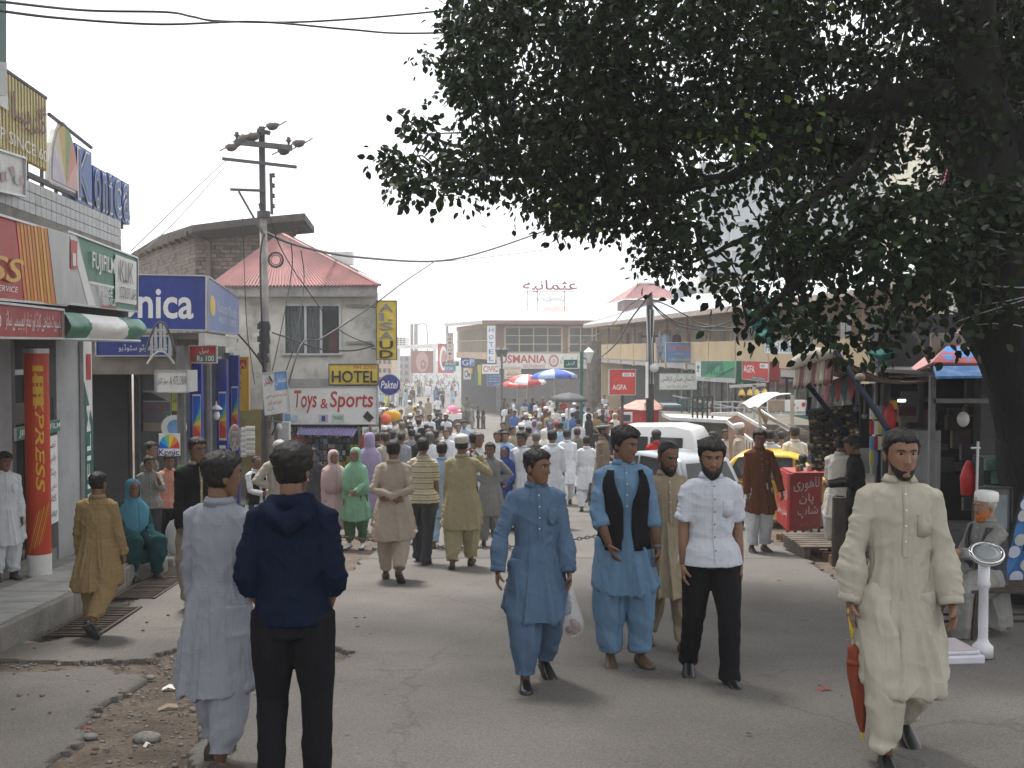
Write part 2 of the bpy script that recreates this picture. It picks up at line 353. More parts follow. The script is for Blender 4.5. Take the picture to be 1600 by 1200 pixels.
mnx,mxx=min(p[0] for p in DX),max(p[0] for p in DX);mny,mxy=min(p[1] for p in DX),max(p[1] for p in DX)
c_=0
while c_<1300:
 x,y=rnd.uniform(mnx,mxx),rnd.uniform(mny,mxy)
 if bool(asph_mask(np.array([x]),np.array([y]))[0]):
  if rnd.random()>.03:continue
  z=g(y)
 else:z=g(y)-.03
 r=abs(rnd.gauss(0,1))*.007+.003;mb.m(rnd.choice([0,0,0,1]));a=rnd.random()*3
 mb.ball((x,y,z+r*.4),r,5,(1.3,rnd.uniform(.6,1.2),.6));c_+=1
o=mb.build('loose_gravel',[mat('stone_grey',(.2,.19,.175),.9,.3,30),mat('stone_brown',(.13,.10,.08),.9,.3,30)]);tag(o,kind='stuff')
for px,py,r,lb in((400,1148,.035,'rounded grey stone in the middle of the dirt patch by the bottom edge'),(235,1056,.03,'small grey stone beside the tip of the asphalt tongue'),(688/3*1,1150,.06,'flat pale slab lump sunk in the dirt patch')):
 p=G(px if px!=400 else 140,py);s=MB();s.ball((0,0,0),r,9,(1.4,1,.55));o=s.build('rock',MATS['stone_grey'],smooth=True);o.location=(p.x,p.y,p.z-.01)
 tag(o,lb,'rock')
def litter(px,py,sx,sy,rz,m_,label):
 p=G(px,py);s=MB();s.add([(-sx,-sy,.004),(0,-sy*.9,.02),(sx,-sy,.006),(sx,sy,.014),(0,sy,.026),(-sx,sy*.9,.005)],[(0,1,4,5),(1,2,3,4)])
 o=s.build('litter',m_);o.location=(p.x,p.y,p.z-(.03 if px<400 else 0));o.rotation_euler=(0,0,rz);tag(o,label,'litter')
m_paper=mat('paper',(.7,.7,.7),.7,.06);m_rdirt=mat('rust_scrap',(.25,.07,.05),.8,.2)
litter(264,1070,.045,.03,.2,m_paper,'white square paper scrap beside the grey shalwar on the dirt patch')
litter(135,1133,.03,.015,1,m_rdirt,'small red scrap at the ragged asphalt edge')
litter(230,1158,.02,.012,1,m_paper,'tiny white paper bit low on the dirt patch')
litter(1288,1079,.05,.02,.3,m_rdirt,'crumpled reddish wrapper lying right of the umbrella tip')
litter(1215,908,.05,.02,.4,mat('leaf_dry',(.2,.13,.08),.8),'brown dry leaf on the road behind the white shirted man')
litter(20,1000,.22,.06,-.35,mat('cardboard',(.3,.23,.17),.9),'flattened brown cardboard strip by the drain')
litter(262,1100,.06,.025,.5,MATS['cardboard'],'torn tan card piece beside the grey shalwar hem')
m=MB()
for k in range(110):
 x,y=rnd.uniform(-3.4,4.6),3.2+rnd.random()**1.3*12;r=rnd.uniform(.006,.022);z=g(y)+.012;a=rnd.random()*6;m.m(rnd.randrange(3))
 m.add([(x+r*math.cos(a+j*1.57)*rnd.uniform(.5,1.6),y+r*math.sin(a+j*1.57),z+rnd.uniform(0,.008)) for j in range(4)],[(0,1,2,3)])
tag(m.build('street_grit',[MATS['leaf_dry'],mat('grit_dark',(.04,.035,.03),.9),MATS['cardboard']]),kind='stuff')
# left kerb step, drain
LS=(-3.46,-.1);LK=(-3.22,-.1);LW=(-4.25,-.1);LP=(-3.78,-.1);LR=(-3.9,-.1)
def ln(line,y):return line[0]+line[1]*y
m_conc=mat('concrete',(.27,.255,.235),.9,.2,3,.5,40,dirt=(.12,.11,.1),dscale=2)
m_tile=mat('step_tile',(.42,.42,.40),.6,.15,4,.1,30,dirt=(.2,.19,.17),dscale=3)
ys=[2+.5*i for i in range(24)]
step=thing('kerb_step','long pale concrete step running along the left shopfronts','step',(ln(LK,8),8,g(8)))
for k,(a,b) in enumerate(zip([2,4.2,6.1,8.0,9.8,11.6],[4.19,6.09,7.99,9.79,11.59,13.45])):
 m=MB();z=lambda y:g(y)+.2
 c=[(ln(LK,a),a),(ln(LK,b),b),(ln(LK,b)-2.6,b),(ln(LK,a)-2.6,a)]
 m.add([(x,y,g(y)-.2) for x,y in c]+[(x,y,z(y)) for x,y in c],[(0,1,5,4),(1,2,6,5),(2,3,7,6),(3,0,4,7),(4,5,6,7)])
 o=m.build('step_block',m_conc,step);bevel(o,.02)
 for q in range(3):
  ya=a+(b-a)*q/3+.01;yb=a+(b-a)*(q+1)/3-.01;m=MB()
  c=[(ln(LK,ya)-.06,ya),(ln(LK,yb)-.06,yb),(ln(LK,yb)-.75,yb),(ln(LK,ya)-.75,ya)]
  m.add([(x,y,z(y)-.01) for x,y in c]+[(x,y,z(y)+.012) for x,y in c],[(0,1,5,4),(1,2,6,5),(2,3,7,6),(3,0,4,7),(4,5,6,7)]);m.build('tile',m_tile,step)
for k,(px,py,sx,h) in enumerate(((232,898,.28,.17),(258,884,.2,.14),(300,868,.35,.12))):
 p=G(px,py);m=MB();m.box(-sx,sx,-.16,.2,-.05,h);o=m.build('kerb_stone',m_conc);o.location=p;o.rotation_euler.z=1.6;bevel(o,.03)
 tag(o,['rough kerb stone under the seated woman in turquoise','low kerb stone beside the grey shirted youth','short kerb stone by the feet of the youth in a peach shirt'][k],'kerb stone')
def drain(y0,y1,lb):
 t=thing('drain_grate',lb,'drain grate',(ln(LK,y0)+.1,y0,g(y0)))
 xa=lambda y:ln(LK,y)+.12;xb=lambda y:ln(LK,y)+.55
 for f_ in(xa,xb):
  m=MB();m.bar((f_(y0),y0,g(y0)+.004),(f_(y1),y1,g(y1)+.004),.03,.02);m.build('rail',mat('rusty_iron',(.06,.045,.036),.8,.3,20,.3,60,metal=.3),t)
 n=int((y1-y0)/.085);me=None
 for i in range(n):
  y=y0+(i+.5)*(y1-y0)/n
  if me is None:m=MB();m.bar((.12+.02,0,0),(.53,0,0),.024,.03);me=m.mesh('bar',MATS['rusty_iron'])
  o=link('bar',me,t,False);o.matrix_parent_inverse=Matrix();o.location=Vector((ln(LK,y),y,g(y)+.0))-t.location;o.rotation_euler.z=rnd.uniform(-.03,.03)
drain(8.6,10.1,'iron bar drain grate behind the boy in the tan kameez');drain(10.6,13.6,'long iron drain grate in front of the sitting woman in turquoise')
m=MB();m.add([(ln(LK,y)+o_,y,g(y)-.04) for y in(7,15) for o_ in(.05,.62)],[(0,1,3,2)]);tag(m.build('gutter',mat('gutter_black',(.03,.028,.025),.9)),kind='structure')
# photo shops on the left
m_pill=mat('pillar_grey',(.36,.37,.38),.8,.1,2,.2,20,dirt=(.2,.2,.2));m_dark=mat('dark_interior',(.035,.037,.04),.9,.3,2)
m_glass=glassy('shop_glass',(.03,.045,.045),.05,.45);m_wht=mat('white_enamel',(.72,.72,.70),.45,.06,4,dirt=(.45,.43,.4),dscale=3,damt=.4)
m_alu=mat('aluminium',(.5,.51,.52),.35,.1,6,metal=.6);GR=dict(dirt=(.22,.2,.18),dscale=1.6,damt=.32,stretch=(1,1,.35));m_red=mat('sign_red',(.46,.03,.025),.45,.12,**GR);m_red2=mat('fascia_red',(.36,.028,.03),.5,.12,**GR)
m_yel=mat('sign_yellow',(.74,.43,.03),.45,.1,**GR);m_or=mat('sign_orange',(.66,.19,.03),.45,.1,**GR);m_blk=mat('print_black',(.02,.02,.022),.5);m_dgrey=mat('print_grey',(.10,.10,.11),.5)
m_grn=mat('sign_green',(.03,.20,.125),.45,.12,**GR);m_dgrn=mat('sign_teal',(.02,.12,.10),.5,.08);m_lgry=mat('sign_silver',(.46,.47,.47),.4,.1,**GR);m_blue=mat('sign_blue',(.012,.03,.30),.4,.12,**GR)
m_white=mat('print_white',(.8,.8,.8),.5,.03);m_lblue=mat('poster_blue',(.15,.33,.62),.6,.15);m_pyel=mat('poster_yellow',(.7,.6,.1),.6,.1)
shop=thing('photo_shop','grey pillared photo shop with glass front at the left edge','shop',(-4.5,9,g(9)))
def vslab(line,y0,y1,z0,z1,th,m_,name,parent,back=0):
 m=MB();x=lambda y:ln(line,y)-back
 c=[(x(y0),y0),(x(y1),y1),(x(y1)-th,y1),(x(y0)-th,y0)];m.prism(c,z0,z1,'z');return m.build(name,m_,parent)
zf=lambda y:g(y)+.2
vslab(LW,9.5,10.95,zf(10)-.3,2.0,.5,m_pill,'pillar',shop);vslab(LW,12.35,13.4,zf(13)-.3,2.0,.5,m_pill,'pillar',shop)
vslab(LW,4,8.2,zf(8)-.3,2.0,.5,m_pill,'pillar',shop)
vslab(LW,9.33,9.5,zf(10)-.3,2.0,.56,mat('brown_trim',(.045,.035,.03),.5),'trim',shop);vslab(LW,10.95,11.06,zf(10)-.3,2.0,.4,MATS['brown_trim'],'trim',shop)
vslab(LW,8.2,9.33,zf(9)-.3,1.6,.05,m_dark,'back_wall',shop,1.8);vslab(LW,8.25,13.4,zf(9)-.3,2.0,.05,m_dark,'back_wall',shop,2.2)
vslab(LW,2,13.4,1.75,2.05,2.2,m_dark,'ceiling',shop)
vslab(LW,11.1,12.3,zf(12),1.35,.02,m_glass,'window',shop,.12)
vslab(LW,11.06,12.35,1.36,1.42,.08,m_alu,'transom',shop,.1);vslab(LW,11.66,11.71,zf(12),1.35,.06,mat('dark_frame',(.05,.045,.04),.5),'mullion',shop,.09)
vslab(LW,11.06,12.35,.82,1.06,.05,MATS['brown_trim'],'header',shop,.04)
vslab(LW,11.06,12.35,zf(12)-.2,zf(12)+.12,.3,m_conc,'plinth',shop,.02)
for q in range(4):
 vslab(LW,11.15,12.3,-.75+q*.42,-.72+q*.42,.3,m_alu,'shelf',shop,.6)
 for j in range(6):
  y=11.2+j*.18;vslab(LW,y,y+.14,-.72+q*.42,-.72+q*.42+rnd.uniform(.15,.3),.1,rnd.choice([m_lblue,m_yel,m_wht,m_grn,m_lgry]),'box',shop,.65)
def onb(line,y0,y1,z0,z1,back=0):
 x=lambda y:ln(line,y)-back;return[(x(y0),y0,z0),(x(y1),y1,z0),(x(y1),y1,z1),(x(y0),y0,z1)]
t,p=sign('door_banner','green and white film banner above the glass door',onb(LW,11.0,12.38,.66,.80,-.03),m_grn,m_wht,.03,cat='banner')
p.rect(.22,0,.48,1,m_white);p.rect(.28,.15,.42,.85,m_red);p.text('FUJIFILM',.5,.2,.97,.8,m_white,bold=.01);p.text('JIF',.02,.2,.18,.8,m_white,bold=.01)
t,p=sign('wall_poster','white notice with red handwriting hung beside the glass door',onb(LW,11.75,12.3,-.42,.62,-.02),m_white,m_white,.01,cat='poster')
for k in range(6):p.text(['تصاویر','پاسپورٹ','رنگین','دس منٹ','کاپی','یہاں'][k],.15,.84-k*.155,.85,.95-k*.155,m_red2 if k<5 else m_grn,ur=True)
t,p=sign('window_notice','pale green notice with three black lines on the shop window',onb(LW,11.08,11.73,-.42,-.1,-.01),mat('pale_green',(.45,.52,.45),.7),m_white,.01,cat='notice')
for k,s_ in enumerate(('قیمتی دستاویزات کو','پلاسٹک کوٹنگ اور','فوٹو سٹیٹ')):p.text(s_,.08+.1*k,.7-.3*k,.92-.1*k,.95-.3*k,m_blk,ur=True)
o=thing('advert_column','red and yellow EXPRESS advertising cylinder on the shop step','advertising column',(on((-3.98,-.1),62,905)))
yC=o.location.y;r=.125;zb=o.location.z;zt=on((-3.98,-.1),62,552).z-zb
m=MB();m.lathe([(r*.9,0),(r,.02),(r,.28)],24);m.build('base_band',m_wht,o,smooth=False)
m=MB();m.lathe([(r,.28),(r,zt)],24);m.build('red_shell',mat('column_red',(.5,.05,.015),.4,.15,2),o)
m=MB();m.lathe([(r*1.04,zt),(r*1.04,zt+.05),(r*.8,zt+.07)],24);m.build('cap',m_alu,o)
m=MB();m.box(-.02,.02,-.02,.02,-.22,0);m.box(.08,.11,-.02,.02,-.22,0);m.build('bracket',m_dark,o)
def wrap(t_,z0,z1,a0,a1,m_,name='lettering',rot=-90,R=r,**k):
 v,f=txt(t_,**k);vs=[]
 for x,y,z in v:
  u,vv=(y,1-x) if rot==-90 else(x,y)
  a=D2R(a0+(a1-a0)*u);vs.append(((R+.003)*math.cos(a),(R+.003)*math.sin(a),z0+(z1-z0)*vv))
 me=bpy.data.meshes.new(name);me.from_pydata(vs,[],f);me.materials.append(m_);return link(name,me,o,False)
_w=wrap
for obj_ in(_w('EXPRESS',.95,zt-1.1+.9,-75,-35,m_yel,bold=.012,shear=.2),):obj_.matrix_parent_inverse=Matrix()
for k in range(7):
 m=MB();a0=-120+k*11
 pts=[((r+.002+.001*k)*math.cos(D2R(a0+j*6)),(r+.002+.001*k)*math.sin(D2R(a0+j*6)),.28+.02*k+.055*j) for j in range(9)]
 for j in range(8):
  a,b=pts[j],pts[j+1];m.add([a,b,(b[0],b[1],b[2]+.03),(a[0],a[1],a[2]+.03)],[(0,1,2,3)])
 m.build('swoosh',m_yel if k%2 else m_or,o)
for k in range(4):
 m=MB();z0=zt-.55+k*.12
 for j in range(6):
  a0,a1=D2R(-82+j*8),D2R(-82+(j+1)*8);m.add([((r+.003)*math.cos(a0),(r+.003)*math.sin(a0),z0),((r+.003)*math.cos(a1),(r+.003)*math.sin(a1),z0),((r+.003)*math.cos(a1),(r+.003)*math.sin(a1),z0+.09-.01*k),((r+.003)*math.cos(a0),(r+.003)*math.sin(a0),z0+.09-.01*k)],[(0,1,2,3)])
 m.build('logo_bar',m_yel,o)
for c in o.children:c.matrix_parent_inverse=Matrix()
t,p=sign('pillar_sign','slim vertical green and white FUJIFILM strip on the corner pillar',onb(LW,13.2,13.55,zf(13)-.1,1.75,-.06),m_wht,m_alu,.05)
p.poly([(0,0),(1,0),(1,.62),(0,.82)],m_dgrn);p.text('FUJIFILM',.2,.05,.8,.7,m_white,rot=90,bold=.01);p.rect(.3,.82,.8,.94,m_red)
t,p=sign('shop_sign','red to silver film processing sign reading PHOTO VISION COLOR LAB',quad(LS,-70,462,316,102,477,367),m_red,m_alu,.12,m_alu)
for k in range(9):
 u=.50+k*.03;p.poly([(u-.02,1),(u+.03,1),(u+.11,0),(u+.06,0)],m_yel if k>3 and k%2 else mat('sun_orange%d'%k if 0 else 'sign_amber',(.7,.3,.04),.45) if k%2 else m_or)
p.poly([(.75,1),(1,1),(1,0),(.85,0)],m_lgry);p.lay=6
p.text('ESS',.06,.22,.53,.52,m_yel,bold=.012,shear=.25,name='lettering');p.text('SSIONAL SERVICE',.05,.1,.47,.17,m_white,shear=.2)
p.text('PHOTO VISION',.77,.55,.98,.83,m_dgrey,bold=.005);p.text('COLOR LAB',.84,.32,.985,.5,m_dgrey,bold=.005);p.text('& STUDIO',.85,.1,.98,.27,m_dgrey,bold=.005)
t,p=sign('shop_sign','green and silver FUJIFILM sign with white KLIK COLOR LAB panel',quad(LS,103,474,361,213,487,403),m_grn,m_alu,.12,m_alu)
p.poly([(0,0),(.55,0),(.55,.36),(.27,.36),(.13,1),(0,1)],m_lgry);p.poly([(.02,1),(.1,1),(.36,0),(.26,0)],m_white);p.rect(.27,.34,.62,.38,m_white)
p.rect(.63,.12,.98,.92,m_wht);p.rect(.03,.5,.11,.9,m_red);p.rect(.05,.54,.09,.72,m_white)
p.text('FUJIFILM',.29,.5,.61,.83,m_white,bold=.01);p.text('IMAGE',.38,.18,.57,.33,m_white);p.text('SERVICE',.42,.05,.62,.16,m_white,shear=.1);p.rect(.4,.0,.63,.03,m_red)
p.text('KLIK',.68,.48,.9,.85,m_dgrey);p.text('COLOR LAB',.68,.2,.95,.4,m_dgrey)
t,p=sign('fascia_banner','red strip sign with white Urdu lettering under the film signs',quad(LS,-70,527,466,97,529,484),m_red2,m_alu,.06,m_alu)
p.text('پاسپورٹ شناختی کارڈ اور تمام ایمیبیسی سائز',.4,.12,.98,.88,m_white,ur=True);p.text('فوٹو',.2,.12,.36,.88,m_white,ur=True)
a_=thing('awning_strip','crumpled green and white plastic strip at the end of the red banner','awning',on(LS,97,530))
N=60;cols=[(0,.16,m_grn),(.16,.32,m_grn),(.32,.38,m_white),(.38,.76,m_white),(.76,1,m_grn)]
v=[];f=[];mi=[]
for i in range(N+1):
 u=i/N;px=97+121*u
 for j in range(9):
  vv=j/8;top=487+12*u;bot=529+1*u;q=on(LS,px,bot+(top-bot)*vv)
  q.x+=.10*math.sin(vv*3.1)+.035*(float(noise2(np.array([u*9]),np.array([vv*4]),1,4)[0])-.5)+.02*(float(noise2(np.array([u*30]),np.array([vv*9]),1,4)[0])-.5);v.append(tuple(q))
for i in range(N):
 for j in range(8):
  k=i*9+j;f.append((k,k+9,k+10,k+1));u=(i+j*.6)/N;mi.append(0 if u<.3 or u>.78 else 1)
me=bpy.data.meshes.new('strip');me.from_pydata(v,[],f);me.materials.append(m_grn);me.materials.append(m_white);me.polygons.foreach_set('material_index',mi);me.shade_smooth()
link('plastic_sheet',me,a_,False)
m=MB();m.tube([on(LS,97,530),on(LS,218,533)],.02,6);m.build('pole',m_alu,a_)
can=thing('shop_roof','flat shop roof and shadowed canopy behind the left fascia signs','roof',(-5,9,2.6))
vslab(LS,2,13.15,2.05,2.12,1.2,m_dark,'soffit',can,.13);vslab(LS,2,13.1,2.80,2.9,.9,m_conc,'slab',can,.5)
vslab(LP,4,13.55,2.9,3.0,.5,m_conc,'edge_beam',can);vslab(LP,4,13.5,3.0,3.33,.12,m_conc,'parapet',can,.03)
m_ptile=mat('parapet_tile',(.52,.53,.54),.5,.2,4,dirt=(.22,.21,.2),dscale=4,damt=.7)
for r_ in range(3):
 z0=3.005+r_*.108;y=7.2;meT=None
 while y<13.45:
  o2=vslab(LP,y,y+.145,z0,z0+.1,.03,m_ptile,'tile',can);y+=.155
m_iron=mat('iron_paint',(.08,.08,.085),.6,.2,metal=.2)
rs=thing('roof_sign','cream ribbed rooftop sign with Urdu lettering and STOP fascia words','rooftop sign',on(LR,60,250))
y0=7.4;y1=on(LR,75,200).y;nr=46
for k in range(nr):
 ya=y0+(y1-y0)*k/nr;vslab(LR,ya,ya+(y1-y0)/nr*.55,3.58,4.33,.02,mat('cream_rib',(.62,.52,.25),.5,.1),'rib',rs)
vslab(LR,y0,y1,3.57,4.34,.02,mat('cream_back',(.45,.36,.12),.6),'backing',rs,.025);vslab(LR,y0,y1,4.34,4.37,.05,m_iron,'frame',rs);vslab(LR,y0,14.2,3.42,3.47,.05,m_iron,'frame',rs)
P_=Panel(*onb(LR,y0,y1,3.585,4.325,.0215),th=.002,face=MATS['cream_back'],parent=rs,name='backing');P_.o.hide_render=False
P_.text('گریبا',.72,.35,.97,.85,mat('maroon',(.12,.02,.03),.5),ur=True,h=.05);P_.text('STOP SHOP SINCE 60',.3,.08,.97,.24,m_white,h=.05);P_.poly([(.62,.5),(.69,.5),(.69,.66),(.655,.84),(.62,.66)],m_wht,lift=.05);P_.text('R K',.45,.4,.6,.7,m_white,h=.05)
for k in range(16):
 y=7.6+k*.44;m=MB();m.bar((ln(LR,y)-.05,y,3.3),(ln(LR,y)-.05,y,3.6),.03);m.build('post',m_iron,rs)
hd=thing('color_wheel_sign','half round rooftop panel of coloured wedges between ribs and blue letters','rooftop sign',on(LR,100,290))
yA,yB=on(LR,84,250).y,on(LR,121,280).y;cy=(yA+yB)/2
wedge=[mat('wedge%s'%n,c,.5,.1) for n,c in(('_lilac',(.55,.5,.62)),('_cream',(.65,.6,.5)),('_gold',(.6,.42,.1)),('_green',(.2,.33,.12)),('_rose',(.6,.25,.2)),('_pink',(.65,.4,.38)))]
def halfdisc(z0,zt,ya,yb,a0,a1,x_off,m_,name,par):
 m=MB();ps=[(ya+(yb-ya)*.5,z0)]+[((ya+yb)/2-(yb-ya)/2*math.cos(D2R(a0+(a1-a0)*k/10)),z0+(zt-z0)*math.sin(D2R(a0+(a1-a0)*k/10))) for k in range(11)]
 m.add([(ln(LR,y)+x_off,y,z) for y,z in ps]+[(ln(LR,y)+x_off-.05,y,z) for y,z in ps],[tuple(range(12)),tuple(range(23,11,-1))]+[(i,(i+1)%12,(i+1)%12+12,i+12) for i in range(12)])
 return m.build(name,m_,par)
halfdisc(3.45,4.22,yA-.15,yB+.05,0,180,0,m_wht,'rim',hd)
for k in range(6):halfdisc(3.5,4.17,yA-.08,yB,k*30,k*30+30,.012,wedge[k],'wedge',hd)
m=MB();m.bar(on(LR,76,178),on(LR,143,231),.03);m.build('frame',m_iron,hd)
kn=thing('channel_letters','blue and white neon letters spelling Konica on the shop roof','rooftop letters',on(LR,160,340))
ya,yb=on(LR,117,300).y,on(LR,202,345).y
edges=[117,145,158,168,176,190,203]
for i,ch in enumerate('Konica'):
 a=on(LR,edges[i],300).y+.03;b=on(LR,edges[i+1],300).y-.03;top=4.06 if ch in 'K' else 3.92 if i<3 else 3.94
 q=[Vector((ln(LR,y),y,z)) for y,z in((a,3.38),(b,3.38),(b,top),(a,top))]
 lt=Panel(*q,th=.16,face=m_blue if 0 else mat('neon_blue',(.02,.09,.33),.4,.1),parent=kn,name='letter_box')
 lt.text(ch,.06,.04,.94,.96,m_white,bold=.03 if ch!='K' else.02,name='lettering',h=.012);lt.text(ch,.14,.08,.86,.92,MATS['neon_blue'],name='lettering',h=.02)
t,p=sign('banner_board','white board with grey ink drawing below the cream ribbed sign',quad((-3.7,-.1),-40,290,222,37,307,247),m_wht,m_alu,.06,m_alu)
for k in range(7):p.disc(.35+.09*k,.45+.12*math.sin(k*2),.05,.13,m_lgry if k%2 else mat('pinkish',(.5,.35,.36),.6))
t,p=sign('edge_sign','tall teal and silver hanging sign cut by the left frame edge',quad((-3.45,-.1),-60,140,-60,10,150,-60),m_dgrn,m_alu,.1)
p.rect(0,0,1,.25,m_lgry)
# Konica shop block
kb=thing('photo_shop','dark fronted photo shop with blue column posters behind the first shop','shop',(-5.5,17,g(17)))
KS=(-1.56,-.2);KW=(-2.6,-.2)
m=MB();m.add([(ln(KS,16.2)-.9,16.2,-1.9),(-8.5,15.6,-1.9),(-8.5,15.6,2.3),(ln(KS,16.2)-.9,16.2,2.3)],[(0,1,2,3)])
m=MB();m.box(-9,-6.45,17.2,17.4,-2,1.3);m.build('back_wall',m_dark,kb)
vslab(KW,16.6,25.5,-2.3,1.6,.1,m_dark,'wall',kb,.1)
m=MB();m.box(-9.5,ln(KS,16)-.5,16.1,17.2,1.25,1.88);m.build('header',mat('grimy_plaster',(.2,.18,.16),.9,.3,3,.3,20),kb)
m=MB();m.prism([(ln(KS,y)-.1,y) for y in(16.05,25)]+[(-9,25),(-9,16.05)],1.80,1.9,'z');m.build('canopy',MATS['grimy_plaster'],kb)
for k,px in enumerate((300,341,361)):
 d=(16.9,18.9,21.5)[k];base=W(px,600,d);w_=(.27,.27,.27)[k];zb=g(d)+.1;zt=W(px,(540,560,555)[k],d).z if 0 else 1.6
 zt=W(px,(562,561,555)[k],d).z
 m=MB();m.box(base.x-w_*.55,base.x-.02,d-.02,d+.3,zb,zt+.05);m.build('column',mat('blue_grey',(.16,.2,.25),.6),kb)
 t,p=sign('column_poster',['nearest blue column poster with rainbow fan and white letters','middle blue column poster behind the pear shaped lamp','farthest and slimmest blue column poster beside the yellow sign'][k],[(base.x-.02,d-.05,zb),(base.x+w_*.62,d-.05,zb),(base.x+w_*.62,d-.05,zt),(base.x-.02,d-.05,zt)],m_blue,m_blue,.12,cat='poster',group='blue column posters')
 p.rect(.22,.5,.95,.80,m_white)
 for q,c in enumerate(((.0,.1,.6),(.0,.35,.7),(.2,.5,.2),(.8,.6,.05),(.8,.25,.03),(.6,.05,.04))):
  u0=.26;mm=mat('fan%d'%q,c,.5,.03);p.lay=2;v0=.78-q*.045;p.poly([(.26,.62),(.92,v0-.03),(.92,v0+.02)] if q else[(.26,.62),(.92,.73),(.92,.79),(.26,.79)],mm);
 p.lay=2.5;p.poly([(.26,.515),(.92,.515),(.92,.56),(.26,.62)],MATS['fan5']);p.lay=3
 p.text('Konica',.25,.03,.9,.47,m_white,rot=-90,bold=.012)
m_kb=mat('konica_blue',(.02,.045,.27),.4,.14,**GR)
t,p=sign('shop_sign','large blue sign face with white nica letters turned to the street',[W(120,513,15.6),W(322,516,16),W(322,431,16),W(120,427,15.6)],m_kb,m_alu,.2,m_alu)
p.text('Konica',.13,.2,.9,.78,m_white,bold=.02)
c=quad(KS,324,517,432,372,523,465)
t,p=sign('shop_sign','faded lilac blue side face of the large corner photo sign',c,mat('lilac_blue',(.16,.22,.42),.4,.15,3),m_alu,.15,m_alu)
p.text('Konica Minolta',.25,.42,.92,.66,mat('pale_lilac',(.55,.58,.7),.5),bold=.0);p.text('PHOTO EXPRESS',.3,.2,.9,.34,MATS['pale_lilac']);p.disc(.12,.5,.07,.2,wedge[2])
o=vslab(KS,16.0,23.3,1.70,1.90,.1,mat('tin_white',(.5,.49,.46),.5,.2,5,dirt=(.2,.15,.12),dscale=5),'tin_valance',kb,.02)
t,p=sign('price_sign','small red sign with Rs 100 in white over a green band',flatq(16.3,296,339,540,567),m_red,m_wht,.05,m_alu)
p.rect(.2,.08,.95,.45,m_grn);p.text('Rs 100',.28,.1,.9,.42,m_white,bold=.01);p.text('سیل',.38,.5,.7,.9,m_white,ur=True)
t,p=sign('kodak_sign','tall yellow sign with red emblem and Kodak lettered sideways',flatq(22.5,365,389,558,641),m_yel,m_alu,.12,m_yel)
t['category']='sign';t.name='shop_sign'
p.rect(.1,.78,.85,.95,m_red);p.poly([(.35,.78),(.62,.9),(.85,.78),(.78,.78),(.6,.86),(.42,.78)],m_yel);p.text('Kodak',.1,.35,.5,.76,m_blk,rot=-90,bold=.012)
t,p=sign('box_sign','weathered white box sign with green hotel lettering on a bracket',flatq(15.5,243,293,579,613),m_wht,m_lgry,.5,m_alu)
p.text('HOTEL CHINAR',.55,.35,.97,.75,m_dgrey);p.text('جیول گیلری',.04,.35,.4,.7,m_dgrey,ur=True);p.text('A',.44,.3,.52,.75,m_dgrey)
t,p=sign('strip_sign','blue strip sign with white Urdu words behind the iron arch',flatq(16.0,150,268,525,556),m_kb,m_wht,.08,m_alu);p.text('کونیکا فوٹو سٹوڈیو',.3,.2,.95,.6,m_white,ur=True)
ar=thing('iron_arch','fan shaped wrought iron arch over the shop entrance','arch',W(250,600,14.8))
m=MB();cx,d=251,14.8
pts=[W(cx-23+46*(k/16),575-72*math.sin(math.pi*(.12+.76*k/16)),d) for k in range(17)];m.tube(pts,.018,6);m.build('outer_arch',m_iron,ar)
m=MB();pts2=[W(cx-21+42*(k/12),575-26*math.sin(math.pi*(.08+.84*k/12)),d) for k in range(13)];m.tube(pts2,.015,6);m.build('inner_arch',m_alu,ar)
for k in range(5):
 m=MB();a=pts2[2+k*2];b=pts[3+int(k*2.6)];m.bar(a,b,.035,.02,up=(0,1,0));m.build('bar',m_lgry,ar)
vs=[(200,232,556,760,m_iron,'dark shutter rail')]
for k,px in enumerate((205,212,220)):
 q=flatq(16.4,px-1.5,px+1.5,556,830);m=MB();m.slab(q,.05);o=m.build('shutter_post',m_iron);tag(o,['left','middle','right'][k]+' dark steel post of the shutter in the shop entrance','post','shutter posts')
t,p=sign('wall_poster','large faded grey and lilac poster inside the shop entrance',flatq(16.9,223,267,610,674),mat('faded_lilac',(.2,.18,.22),.7,.2),m_wht,.02,cat='poster');p.rect(0,.72,1,1,m_lgry);p.poly([(0,.75),(.9,.75),(.3,.95),(0,.95)],m_dgrey);p.rect(0,0,1,.22,mat('tan_band',(.35,.3,.24),.8));p.text('تصویر فوٹو',.2,.5,.9,.68,mat('maroon2',(.35,.1,.12),.6),ur=True)
t,p=sign('wall_poster','small yellow green poster beside the entrance pole',flatq(16.6,268,278,612,642),mat('acid',(.35,.4,.05),.6),m_wht,.02,cat='poster');p.text('خوش',.1,.4,.9,.7,m_blk,ur=True)
t,p=sign('wall_poster','dark green narrow Urdu poster above the colour wheel board',flatq(16.7,256,268,645,680),m_grn,m_wht,.02,cat='poster');p.text('یہاں',.1,.55,.9,.9,m_white,ur=True);p.text('فوٹو',.1,.1,.9,.45,m_white,ur=True)
t=thing('colour_wheel_board','board with a rainbow half wheel over blue Konic letters','sign',W(264,720,15.9));p=Panel(*flatq(15.9,248,281,677,712),th=.03,face=m_wht,parent=t)
for k in range(6):p.disc(.5,.32,.5,.62,mat('fan%d'%(5-k),(0,0,0)),'wedge',k*30,k*30+30,8,True);p.lay=1
p.lay=3;p.rect(0,0,1,.32,m_white);p.text('Konic',.02,.03,.98,.29,m_blue,bold=.02)
